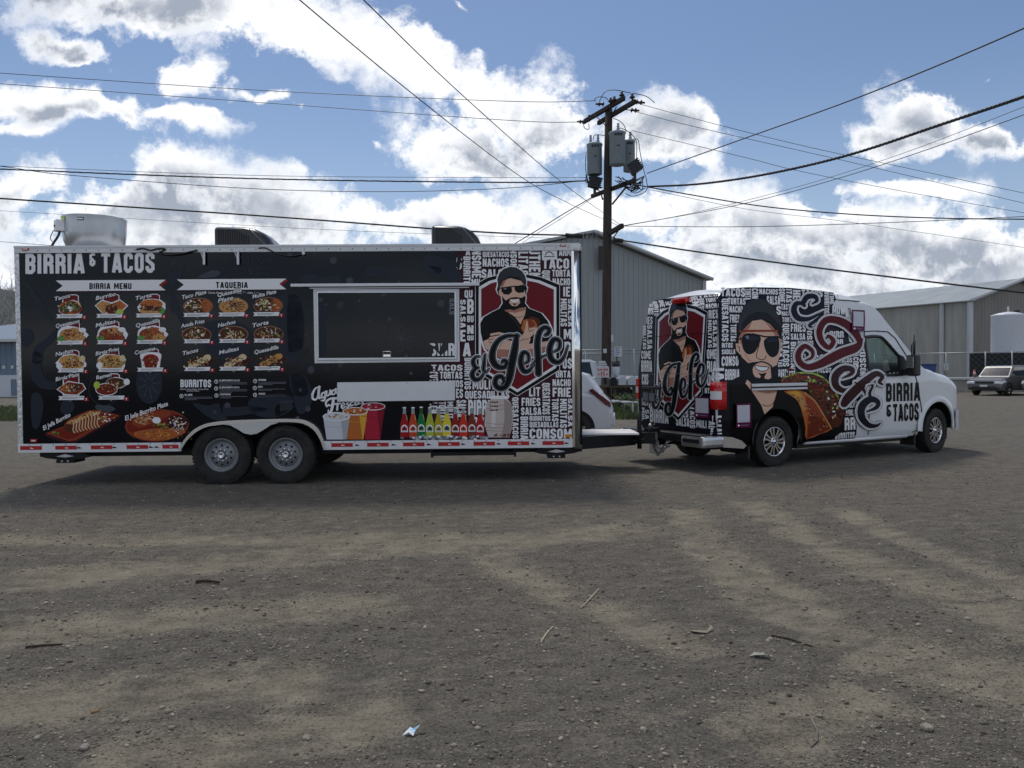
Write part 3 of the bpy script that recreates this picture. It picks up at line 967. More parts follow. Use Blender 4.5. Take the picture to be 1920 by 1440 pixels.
# --- trims
mb = MB()
xs_, zt0 = tl(36, 470), tl(40, 474)[1]
mb.box(-.03, T_LEN - .14, -.022, .03, T_Z1 - .07, T_Z1 + .022, bev=.006)
mb.box(-.03, T_LEN - .14, -.03, .02, T_Z1 + .0, T_Z1 + .026)
mb.build('roof_trim', M_whitemetal, trailer)
mb = MB()
px_post = 1072
xp = tl(px_post, 640)[0]
mb.tube([(T_LEN - .075, .055, T_Z0 - .05), (T_LEN - .075, .055, T_Z1 - .02)], .075, 20)
mb.box(xp, T_LEN - .10, -.014, .0, T_Z0 - .03, T_Z1 - .05, bev=.005)
mb.build('corner_post', M_chrome, trailer)
mb = MB()
mb.lathe([(.0, .05), (.05, .05), (.088, .035), (.1, 0), (.1, -.05), (.088, -.055)], 24, 'Z', (T_LEN - .085, .06, T_Z1 - .02))
mb.box(T_LEN - .15, T_LEN - .03, -.035, .02, T_Z1 - .075, T_Z1 + .024, bev=.008)
mb.build('corner_cap', M_whitemetal, trailer)
mb = MB()
mb.box(-.035, .03, -.012, .02, T_Z0 - .02, T_Z1 - .07, bev=.004)
M_strip = mat('worn_edge_trim', (0.62, 0.63, 0.64), 0.35, 0.6, var=0.4, vscale=38)
mb.build('edge_trim', M_strip, trailer)
# rail along the bottom edge, in two lengths either side of the wheels
for a, b in ((-.035, arch[0][0] - .005), (arch[-1][0] + .005, xp)):
    MB().box(a, b, -.02, .02, T_Z0 - .035, T_Z0 + .085, bev=.004).build('bottom_rail', M_whitemetal, trailer)
# reflective tape, alternating red and white-with-scuff
tape = None
for i, x0 in enumerate([40, 105.5, 172, 239, 306, 622, 689, 756, 822, 888, 952, 1017]):
    x1 = x0 + (40 if i != 4 else 30)
    yb = (843.5 if x0 < 400 else 836.5) - (x0 % 400) * .0095 - (1.5 if x0 > 800 else 0)
    a, z0 = tl(x0, yb)
    b, z1 = tl(x1, yb - 6.5)
    mb = MB().box(0, b - a, -.0235, -.0205, 0, .052)
    mb.prism([((b - a) * .45, .018), ((b - a) * .5, .034), ((b - a) * .56, .026), ((b - a) * .63, .022), ((b - a) * .62, .016), ((b - a) * .5, .014)], -.0246, -.0238, 1)
    o = mb.build('reflective_tape', [M_redtape, M_whitetape], trailer)
    o.location = (a, 0, T_Z0 + .005)
for i, x0 in enumerate([150, 216, 284, 350 - 55, 670, 738, 804, 868, 935, 999, 1066 - 4]):
    a, z = tl(x0, 840)
    mb = MB().prism([(-.03, .0), (-.012, .022), (.012, .012), (.034, .006), (.03, 0), (0, -.004)], -.0236, -.0206)
    o = mb.build('tape_scuff', [K_plum], trailer)
    o.location = (a, 0, T_Z0 + .02)

mb = MB()
for k in range(46):
    x = .12 + k * (T_LEN - .3) / 45
    mb.lathe([(.009, 0), (.006, -.005), (0, -.005)], 6, 'Y', (x, -.022, T_Z1 - .035))
    if not (arch[0][0] - .05 < x < arch[-1][0] + .05):
        mb.lathe([(.008, 0), (.006, -.004), (0, -.004)], 6, 'Y', (x, -.020, T_Z0 + .072))
o = mb.build('screw', M_wire2s, trailer)
o['kind'] = 'stuff'

# --- wheels
def tyre_profile(r, w, rim):
    h = w / 2
    return [(rim, -h * .82), (rim + .012, -h * .92), (rim + .04, -h), (r - .05, -h), (r - .022, -h * .93), (r - .006, -h * .78), (r, -h * .55), (r, h * .55), (r - .006, h * .78), (r - .022, h * .93), (r - .05, h), (rim + .04, h), (rim + .012, h * .92), (rim, h * .82)]
def make_tyre(r, w, rim, m, name='tyre', parent=None, blocks=56):
    mb = MB()
    pr = tyre_profile(r, w, rim)
    mb.lathe(pr + [pr[0]], 48, 'Y')
    h = w / 2
    for k in range(blocks):                       # shoulder blocks and side ribs
        a = 2 * math.pi * k / blocks
        M4 = Matrix.Rotation(-a, 4, 'Y')
        for s in (-1, 1):
            mb.box(r - .03, r + .004, s * h * .62 - h * .30, s * h * .62 + h * .30, -r * math.pi / blocks * .62, r * math.pi / blocks * .62, M=M4)
    for rr in (rim + .03, rim + (r - rim) * .55):
        mb.tube([(rr * math.cos(2 * math.pi * k / 40), -h - .001, rr * math.sin(2 * math.pi * k / 40)) for k in range(40)], .004, 5, closed=True)
    return mb.build(name, m, parent)
def steel_wheel(parent, loc, rz=0.0):
    w = bpy.data.objects.new('wheel', None)
    COL.objects.link(w)
    w.parent = parent
    w.location = loc
    w.rotation_euler = (0, 0, rz)
    make_tyre(TW_R, .235, .225, M_rubber, parent=w)
    mb = MB()
    mb.lathe([(.225, -.085), (.232, -.105), (.218, -.108), (.205, -.095), (.198, -.07), (.175, -.055), (.165, -.062), (.150, -.075), (.105, -.078), (.09, -.085), (.05, -.085), (.05, .05)], 48, 'Y')
    mb.lathe([(.225, -.085), (.20, .1)], 48, 'Y')
    for k in range(10):
        a = 2 * math.pi * (k + .5) / 10
        mb.lathe([(0, -.0800), (.0165, -.0800), (.0165, -.0700)], 10, 'Y', (.130 * math.cos(a), 0, .130 * math.sin(a)), 1, False)
    for k in range(8):
        a = 2 * math.pi * (k + .25) / 8
        mb.lathe([(0, -.104), (.009, -.102), (.0105, -.085)], 6, 'Y', (.078 * math.cos(a), 0, .078 * math.sin(a)), 2, False)
    mb.build('rim', [M_wheelgrey, M_grille, M_chrome], w)
    mb = MB()
    mb.lathe([(.046, -.07), (.046, -.118), (.040, -.125), (.030, -.123), (.028, -.10), (0, -.10)], 24, 'Y', mat=0)
    mb.build('hub_cap', [M_chrome], w)
    return w
w0 = steel_wheel(trailer, (AX[0], .105, TW_R))
w1 = copy_tree(w0, trailer); w1.location = (AX[1], .105, TW_R); w1.rotation_euler = (0, 0, 0)
for x in AX:
    w2 = copy_tree(w0, trailer); w2.location = (x, T_W - .12, TW_R); w2.rotation_euler = (0, 0, math.pi)

# --- fender: bright bent strip over both wheels plus the diamond-plate drop between them
fo = [(335, 843), (346, 824), (362, 807), (382, 796), (405, 791), (440, 788), (520, 785.5), (560, 786), (580, 791), (596, 803), (606, 822), (611, 840)]
fi = [(340, 843), (351, 826), (367, 811), (386, 801), (408, 797), (440, 794), (520, 791.5), (556, 792), (575, 797), (590, 808), (600, 824), (606, 840)]
FO, FI = [tl(*p, .05) for p in catmull(fo, 4)], [tl(*p, .05) for p in catmull(fi, 4)]
mb = MB()
n = len(FO)
vs = [(p[0], -.06, p[1]) for p in FO] + [(p[0], -.06, p[1]) for p in FI] + [(p[0], .0, p[1] + .004) for p in FO] + [(p[0], .0, p[1]) for p in FI]
fs = []
for i in range(n - 1):
    fs += [(i, i + 1, n + i + 1, n + i), (i, i + 1, 2 * n + i + 1, 2 * n + i), (n + i, n + i + 1, 3 * n + i + 1, 3 * n + i)]
fs += [(0, n, 3 * n, 2 * n), (n - 1, 2 * n - 1, 4 * n - 1, 3 * n - 1)]
mb.add(vs, fs, 0)
fender = mb.build('fender', mat('fender_bright_metal', (.82, .83, .85), .2, 1.0), trailer)
drop = [(418, 795.5), (444, 793.6), (475, 792.6), (520, 791.4), (522, 792.5), (508, 797), (494, 806), (482, 813), (470, 815), (458, 812.5), (446, 805), (432, 797.5)]
pts = [tl(*p, .045) for p in drop]
MB().prism(pts, -.054, -.050).build('fender_plate', M_diamond, trailer)

# --- corner stabiliser feet folded up under the floor, step, lights, brackets
def jack(px0, px1, y0, y1):
    a, b = tl(px0, (y0 + y1) / 2, 0.0)[0], tl(px1, (y0 + y1) / 2, 0.0)[0]
    c = (a + b) / 2
    mb = MB()
    out = [(a, .40), (a + .12, .44), (a + .3, .455), (b - .3, .455), (b - .12, .44), (b, .40), (b - .1, .372), (b - .25, .355), (a + .25, .355), (a + .1, .372)]
    mb.prism(out, .02, .30)
    mb.box(c - .12, c + .12, .0, .28, .31, .356)
    mb.prism([(c - .12, .40), (c, .43), (c + .12, .40), (c, .385)], -.004, .019, 1)
    for s in (-.04, .04):
        mb.lathe([(.012, 0), (.012, -.012), (0, -.012)], 8, 'Y', (c + s, .0, .333), 1)
    o = mb.build('stabiliser_jack', [M_blackmetal, M_alu], trailer)
    return o
jack(73, 171, 848, 863)
jack(998, 1089, 835, 853)
a, b = tl(807, 842)[0], tl(968, 842)[0]
mb = MB().box(a + .02, b - .02, .05, .5, .375, .40).box(a, a + .03, .04, .5, .33, .47).box(b - .03, b, .04, .5, .33, .47)
mb.box(a + .02, b - .02, .03, .05, .355, .405)
mb.build('folding_step', M_blackmetal, trailer)
def marker(px, py, m, label=None):
    a, z = tl(px, py)
    mb = MB().box(-.045, .045, -.030, -.004, -.022, .022, 0, bev=.009).box(-.028, .028, -.033, -.0305, -.008, .008, 1)
    o = mb.build('marker_light', [m, M_whitetape], trailer)
    o.location = (a, 0, z)
    if label:
        o['label'] = label
marker(50, 467.5, M_redlens); marker(1055, 460, M_redlens)
marker(65, 826, M_redlens)
a, z = tl(1065.5, 817)
o = MB().box(-.045, .045, -.012, -.003, -.02, .02).build('marker_light', [M_amber], trailer)
o.location = (a, 0, z)
for px in (384.5, 448):
    a, z1 = tl(px, 470)
    z0 = tl(px, 497)[1]
    mb = MB().box(-.015, .015, -.05, -.035, 0, z1 - z0, bev=.003)
    mb.tube([(-.055, -.02, z1 - z0 - .0), (-.01, -.045, z1 - z0 - .12)], .006, 6)
    o = mb.build('awning_hook', M_whitemetal, trailer)
    o.location = (a, 0, z0)
a, z = tl(570, 476)
mb = MB().sphere((0, -.03, 0), .024, 14, 8).lathe([(.02, -.01), (.022, -.025)], 14, 'Y')
o = mb.build('porch_lamp', M_whitetape, trailer); o.location = (a, 0, z)
mb = MB()
mb.tube([tplace(x, y, .03) for x, y in catmull([(258, 468.5), (270, 466.5), (284, 470), (298, 467), (312, 468), (300, 476), (330, 478), (372, 470)], 5)], .012, 6)
mb.build('cable', M_blackplastic, trailer)
mb = MB()
mb.tube([tplace(x, y, .03) for x, y in catmull([(486, 466), (500, 466), (520, 476), (545, 481), (568, 477)], 5)], .009, 6)
mb.build('cable', M_blackplastic, trailer)

# --- serving hatch: double frame, closed shutter, latch; rain rail above; fold-down shelf below
fr_o = [(588, 542), (861, 542), (862, 678), (590.5, 681)]
fr_m = [(594, 546), (857, 546), (857.5, 674), (595.5, 676)]
fr_i = [(597, 549.5), (852.5, 548.5), (853, 670), (598.5, 671.5)]
def frame_ring(o, i, y0, y1, name, m, parent):
    O, I = [tl(*p) for p in o], [tl(*p) for p in i]
    mb = MB()
    for k in range(4):
        j = (k + 1) % 4
        q = [O[k], O[j], I[j], I[k]]
        mb.add([(p[0], y0, p[1]) for p in q] + [(p[0], y1, p[1]) for p in q], [(0, 1, 2, 3), (4, 5, 6, 7), (0, 1, 5, 4), (2, 3, 7, 6)])
    return mb.build(name, m, parent)
hatch = bpy.data.objects.new('serving_hatch', None)
COL.objects.link(hatch)
hatch.parent = trailer
frame_ring(fr_o, fr_m, -.018, 0, 'frame', M_whitemetal, hatch)
frame_ring([(594.6, 546.6), (856.4, 546.6), (856.9, 673.4), (596.1, 675.4)], fr_i, -.032, 0, 'frame', M_alu, hatch)
I = [tl(*p) for p in [(596.5, 549), (853, 548), (853.5, 670.5), (598, 672)]]
MB().prism(I, -.012, -.004).build('shutter', K_black, hatch)
a, z = tl(726, 664)
mb = MB().box(-.055, .055, -.034, -.013, -.042, .0, 1, bev=.004)
mb.tube([(-.055, -.03, -.005), (-.05, -.036, .035), (.05, -.036, .035), (.055, -.03, -.005)], .008, 8)
mb.box(-.04, .04, -.036, -.0345, -.03, -.01, 0)
o = mb.build('latch', [M_chrome, M_alu], hatch); o.location = (a, 0, z)
a0, z0 = tl(547, 537); a1, z1 = tl(899, 534)
mb = MB()
mb.box(a0, a1, -.07, 0.0, z1 - .018, z1 + .022, bev=.006)
a2, z2 = tl(582, 541)
mb.box(a2, tl(880, 540)[0], -.045, 0, z2 - .006, z2 + .006)
mb.build('awning_rail', M_whitemetal, trailer)
sh = [(632.5, 717), (853, 714.5), (853, 750.5), (632.5, 753)]
pts = [tl(*p, .03) for p in sh]
mb = MB().prism(pts, -.040, -.014)
for k in range(6):
    for zz in (pts[0][1] - .015, pts[3][1] + .015):
        x = pts[0][0] + .03 + k * (pts[1][0] - pts[0][0] - .06) / 5
        mb.lathe([(.006, 0), (.004, -.004), (0, -.004)], 8, 'Y', (x, -.040, zz), 1)
mb.build('fold_down_shelf', [M_whitemetal, M_alu], trailer)

# --- roof: exhaust fan bowl and two air conditioners
def roofpt(px, py, dep):
    d = ray(px, py)
    t = (T_O - CAM + T_n * dep).dot(T_n) / d.dot(T_n)
    p = CAM + d * t - T_O
    return p.dot(T_e), p.z
fx, ftop = roofpt(177, 400, 1.2)
fr = (roofpt(233, 420, 1.2)[0] - roofpt(122, 420, 1.2)[0]) / 2
fan = bpy.data.objects.new('exhaust_fan', None)
COL.objects.link(fan); fan.parent = trailer; fan.location = (fx, 1.2, 0)
ht = ftop - .10
mb = MB()
mb.lathe([(fr * .64, T_Z1), (fr * .64, ht - .50), (fr * .74, ht - .47), (fr * .86, ht - .42), (fr * .94, ht - .34), (fr * .97, ht - .24), (fr * .985, ht - .1), (fr * 1.0, ht), (fr * 1.005, ht + .012), (fr * .985, ht + .012), (fr * .95, ht - .1), (fr * .85, ht - .36), (fr * .5, ht - .45), (0, ht - .46)], 56, 'Z')
mb.build('bowl', M_galv, fan)
mb = MB().lathe([(fr * .72, ht - .485), (fr * .74, ht - .47), (fr * .72, ht - .455)], 40, 'Z')
mb.lathe([(fr * .3, ht - .4), (fr * .3, ht - .08), (fr * .2, ht - .03), (0, ht - .02)], 24, 'Z')
mb.build('motor_housing', M_alu, fan)
Mx = Matrix.Rotation(R(-50), 4, 'Z')
mb = MB().box(-.09, .09, -fr * .98 - .09, -fr * .98 + .02, ht - .22, ht - .06, M=Mx, bev=.008)
mb.lathe([(.018, -fr * .98 - .09), (.018, -fr * .98 - .10), (0, -fr * .98 - .10)], 10, 'Y', (-.03, 0, ht - .14), 1, M=Mx)
mb.build('junction_box', [M_whitemetal, M_blackplastic], fan)
j = Mx @ Vector((0, -fr * .98 - .03, ht - .22))
mb = MB().tube(catmull([tuple(j), (j.x - .02, j.y - .02, ht - .30), (j.x - .10, j.y - .02, ht - .42), (j.x - .13, j.y, T_Z1 + .12), (j.x - .10, j.y, T_Z1)], 5), .017, 8)
mb.tube(catmull([(j.x - .09, j.y, ht - .2), (j.x - .14, j.y, ht - .32), (j.x - .07, j.y - .02, ht - .40)], 5), .006, 6)
mb.build('conduit', M_blackplastic, fan)
mb = MB()
for (w, t0, t1, z0, z1, k) in ((0, -4, 9, ht - .085, ht - .04, 0), (0, -3.6, -1.6, ht - .078, ht - .047, 1), (0, -.6, 8.0, ht - .072, ht - .053, 1)):
    seg = 6
    for q in range(seg):
        p0, p1 = R(-90 + t0 + (t1 - t0) * q / seg), R(-90 + t0 + (t1 - t0) * (q + 1) / seg)
        rr = fr * .992 + .003 + .002 * k
        mb.add([(rr * math.cos(p0), rr * math.sin(p0), z0), (rr * math.cos(p1), rr * math.sin(p1), z0), (rr * math.cos(p1), rr * math.sin(p1), z1), (rr * math.cos(p0), rr * math.sin(p0), z1)], [(0, 1, 2, 3)], k)
mb.build('maker_plate', [K_navy, K_white], fan)
mb = MB()
for q in range(4):
    p0, p1 = R(-142 + 5 * q), R(-142 + 5 * q + 5)
    rr = fr * 1.0 + .004
    mb.add([(rr * math.cos(p0), rr * math.sin(p0), ht - .07), (rr * math.cos(p1), rr * math.sin(p1), ht - .07), (rr * math.cos(p1), rr * math.sin(p1), ht - .005), (rr * math.cos(p0), rr * math.sin(p0), ht - .005)], [(0, 1, 2, 3)])
mb.build('sticker', K_lime, fan)

def roof_ac(px0, px1, ptop):
    x0, zt = roofpt(px0, ptop, .9)
    x1 = roofpt(px1, ptop, .9)[0]
    ac = bpy.data.objects.new('air_conditioner', None)
    COL.objects.link(ac); ac.parent = trailer; ac.location = (x0, .9, T_Z1)
    L, H = x1 - x0, zt - T_Z1
    prof = [(0.0, .02), (0, H * .9), (.012, H * .97), (.04, H), (L * .52, H * .985), (L * .66, H * .93), (L * .80, H * .80), (L * .90, H * .62), (L * .97, H * .36), (L, .12), (L, .02)]
    mb = MB()
    N_ = 8
    W_ = .72
    rows = []
    for j in range(N_ + 1):
        t = j / N_
        y = W_ * t
        e = abs(2 * t - 1) ** 6
        rows.append([(x + (L * .5 - x) * .10 * e, y, z * (1 - .12 * e)) for x, z in prof])
    vs = [p for r in rows for p in r]
    k = len(prof)
    fs = [(j * k + i, j * k + i + 1, (j + 1) * k + i + 1, (j + 1) * k + i) for j in range(N_) for i in range(k - 1)]
    mb.add(vs, fs, 0, True)
    mb.add(rows[0], [tuple(range(k))], 0)
    mb.add(rows[-1], [tuple(range(k))], 0)
    mb.build('shroud', mat('ac_black_shroud', (0.012, 0.013, 0.016), 0.25, var=.15), ac)
    nv = 14
    for q in range(nv):
        x = L * .10 + q * L * .037
        z0, z1 = H * .30, H * (.86 - max(0, q - 7) * .035)
        MB().box(x, x + L * .020, -.004, .012, z0, z1).build('vent_slot', M_grille, ac)
    mb = MB().tube([(L * .60, -.002, H * .90), (L * .74, -.002, H * .62), (L * .93, -.002, H * .25)], .006, 6)
    mb.build('trim_line', mat('ac_dark_grey', (.16, .17, .19), .3), ac)
    pr = MB().box(L * .50, L * .66, -.004, -.001, H * .15, H * .21)
    pr.build('maker_plate', K_white, ac)
roof_ac(397, 513, 422.5)
roof_ac(807, 906, 420)

# --- tongue, jack post, chains
tz = .50
mb = MB()
c = T_W / 2 + .08
hx = 1.88
for s in (-1, 1):
    y = c + s * .95
    M4 = None
    a, b = Vector((T_LEN - .5, y, 0)), Vector((T_LEN + hx - .95, c + s * .07, 0))
    d = (b - a)
    L = d.length
    ang = math.atan2(d.y, d.x)
    M4 = Matrix.Translation(a) @ Matrix.Rotation(ang, 4, 'Z')
    mb.box(0, L, -.04, .04, tz - .145, tz + .035, M=M4)
mb.box(T_LEN + hx - 1.05, T_LEN + hx - .62, c - .07, c + .07, tz - .13, tz + .04)
mb.build('drawbar', M_blackmetal, trailer)
MB().box(T_LEN + .0, T_LEN + .95, c - .40, c + .40, tz + .038, tz + .062).build('tongue_deck', mat('deck_white', (.78, .78, .78), .6), trailer)

mb = MB().tube([(T_LEN + .99, c - .2, .31), (T_LEN + .99, c - .2, .86)], .035, 12)
mb.build('tongue_jack', M_blackmetal, trailer)

# ================================================================== graphics on the trailer wall
rng = random.Random(11)
K_plate = gloss('print_plate', lin(150, 112, 92))
K_rice = gloss('print_rice', lin(172, 92, 52))
def blob(cx, cy, rx, ry, n=12, j=0.18, rot=0.0, rg=None):
    rg = rg or rng
    c, d = math.cos(R(rot)), math.sin(R(rot))
    pts = []
    for k in range(n):
        a = 2 * math.pi * k / n
        q = 1 + (rg.random() - .5) * 2 * j
        x, y = rx * q * math.cos(a), ry * q * math.sin(a)
        pts.append((cx + x * c - y * d, cy + x * d + y * c))
    return pts
def z6(ox, oy):
    return lambda x, y: (ox + x / 6, oy + y / 6)

# faint grey vegetables and flowers printed all over the black
pr = Print()
c1, c2, c3, c4 = z6(20, 440), z6(20, 660), z6(320, 440), z6(320, 680)
def gp(f, pts, m=K_ghost, L=0, sm=4):
    pr.poly([f(*p) for p in pts], m, L, smooth=sm)
gp(c1, [(180, 500), (260, 620), (360, 760), (430, 880), (470, 960), (380, 900), (280, 760), (210, 640)])
gp(c1, [(300, 1240), (420, 1150), (520, 1060), (480, 1200), (380, 1290), (340, 1440), (250, 1440), (260, 1320)], L=1)
gp(c1, [(140, 1060), (240, 1080), (260, 1180), (190, 1260), (130, 1230)], K_ghost, 0)
gp(c2, [(250, 0), (340, 20), (350, 180), (400, 300), (520, 340), (500, 420), (330, 400), (230, 280), (240, 120)], K_ghost, 1)
gp(c2, [(600, 540), (700, 560), (720, 640), (640, 700), (560, 660)], K_ghost, 1)
gp(c2, [(960, 600), (1080, 590), (1180, 640), (1090, 680), (980, 660)], K_ghost2, 0)
gp(c2, [(240, 480), (330, 470), (370, 600), (340, 780), (300, 860), (250, 840), (230, 660)], K_ghost, 0)
pr.ell(*c2(1560, 350), 25, 39, K_ghost, 0)
for k in range(9):
    a = R(k * 40)
    pr.stroke([c2(1560 + 30 * math.cos(a), 350 + 40 * math.sin(a)), c2(1560 + 120 * math.cos(a), 350 + 180 * math.sin(a))], 1.5, K_ghost2, 1)
pr.ell(*c2(1060, 420), 31, 31, K_ghost, 0, a0=0)
pr.ell(*c2(1060, 420), 29, 29, K_black, 1)
gp(c4, [(590, 480), (650, 470), (700, 500), (900, 490), (1090, 515), (950, 570), (700, 600), (600, 590)], K_ghost, 0)
gp(c4, [(250, 450), (420, 480), (540, 460), (580, 560), (640, 640), (480, 640), (330, 540)], K_ghost, 0)
gp(c4, [(880, 420), (1180, 350), (1330, 370), (1390, 440), (1370, 520), (1200, 610), (960, 590)], K_ghost, -.0)
gp(c4, [(1190, 480), (1380, 440), (1370, 500), (1280, 560), (1190, 600)], K_black, 1)
for k in range(9):
    pr.stroke([c4(1230, 440 + k * 13), c4(1370, 430 + k * 11)], .9, K_ghost2, 2)
gp(c4, [(1360, 150), (1450, 120), (1530, 180), (1590, 330), (1570, 500), (1460, 580), (1400, 480), (1370, 300)], K_ghost, 0)
for (x, y, r) in ((1545, 520, 30), (1430, 630, 28), (500, 555, 18), (640, 480, 34), (1460, 310, 16)):
    pr.ell(*c4(x, y), r / 6, r / 6, K_ghost2, 2)
# big petals above the taqueria banner, small flower on the shutter
def flower(cx, cy, r, w, n, m, L, a0=0, ry=None, m_in=None):
    for k in range(n):
        a = R(a0 + 360 * k / n)
        u, v = (math.cos(a), math.sin(a)), (-math.sin(a), math.cos(a))
        P = lambda s, t: (cx + u[0] * s * r + v[0] * t * r, cy + u[1] * s * r + v[1] * t * r)
        pr.stroke(catmull([P(.22, 0), P(.5, .10), P(.82, .2), P(.97, .14), P(1.0, 0), P(.97, -.14), P(.82, -.2), P(.5, -.10)], 3, True), w, m, L, closed=True)
    pr.ell(cx, cy, r * .15, r * .15, m, L)
flower(471, 509, 43, 2.2, 8, K_ghost, 0, 22.5)
gp(c3, [(0, 480), (60, 430), (160, 330), (130, 460), (60, 560), (0, 600)], K_ghost, 0)
gp(c3, [(560, 420), (470, 400), (300, 480), (510, 475)], K_ghost2, 0, 2)
gp(c3, [(1450, 520), (1530, 450), (1640, 445), (1690, 480), (1800, 470), (1900, 450), (1900, 540), (1700, 550)], K_ghost, 0)
gp(c3, [(1240, 700), (1440, 690), (1500, 900), (1490, 1200), (1450, 1420), (1300, 1440), (1220, 1300), (1200, 1000)], K_ghost, 0)
gp(c3, [(0, 640), (80, 760), (130, 900), (200, 1060), (120, 1000), (60, 900), (0, 840)], K_ghost, 0)
gp(c3, [(380, 1010), (560, 960), (760, 980), (900, 1080), (920, 1250), (860, 1380), (700, 1400), (480, 1380), (360, 1220)], K_ghost, 0)
for (x, y, r) in ((1340, 215, 32), (1830, 290, 40), (1520, 1310, 38), (1520, 1130, 14), (30, 330, 14)):
    pr.ell(*c3(x, y), r / 6, r / 6, K_ghost2, 1)
c5 = z6(540, 500)
for (x, y, r) in ((695, 160, 40), (1250, 170, 14), (200, 950, 38), (590, 1110, 22), (1385, 1200, 20), (140, 1385, 18), (260, 1160, 40), (430, 1140, 44)):
    pr.ell(*c5(x, y), r / 6, r / 6, K_ghost2 if r < 42 else K_ghost, 1)
gp(c5, [(0, 330), (130, 350), (180, 650), (170, 900), (60, 960), (0, 900)], K_ghost, 0)
gp(c5, [(20, 1250), (120, 1200), (210, 1290), (220, 1440), (60, 1440)], K_ghost, 0)
gp(c5, [(860, 80), (930, 0), (1060, 10), (1200, 30), (1230, 110), (1100, 70), (960, 110)], K_ghost, 0)
gp(c5, [(1480, 0), (1680, 0), (1730, 40), (1640, 120), (1570, 90)], K_ghost, 0)
pr.poly([(855, 490), (880, 478), (868, 520), (850, 528), (826, 516), (795, 490), (806, 478)], K_ghost, 0, smooth=4)
tprint(pr, 'wrap_pattern', kind='stuff')
# the pattern carries on over the shutter
pr = Print()
for (x, y, r) in ((370, 375, 24), (805, 385, 18), (925, 610, 14), (1145, 590, 24), (1720, 415, 40), (1330, 1005, 20), (1075, 310, 30), (430, 425, 14)):
    pr.ell(*c5(x, y), r / 6, r / 6, K_ghost2, 1)
gp(c5, [(360, 500), (360, 420), (430, 420), (560, 330), (600, 305), (560, 300), (440, 400), (440, 520), (425, 640), (440, 1000), (360, 1005)], K_ghost, 0, 0)
for k in range(8):
    a = R(k * 45 + 10)
    pr.stroke([c5(590, 430), c5(590 + 46 * math.cos(a), 430 + 46 * math.sin(a))], 1.6, K_ghost2, 1)
flower(*c5(1273, 812), 23.5, 1.1, 8, K_ghost2, 1, 0)
pr.word('BIRR', 806, 644, 853, 667, K_white, 3)
gp(c5, [(1560, 1010), (1600, 870), (1640, 900), (1690, 860), (1700, 960), (1760, 800), (1800, 880), (1790, 940), (1720, 1000), (1640, 920), (1620, 1005)], K_black, 6, 0)
pr.word('SALS', 843, 560, 852, 590, K_grey, 2, rot=True)
tprint(pr, 'shutter_print', base=.0135, kind='stuff').parent = hatch

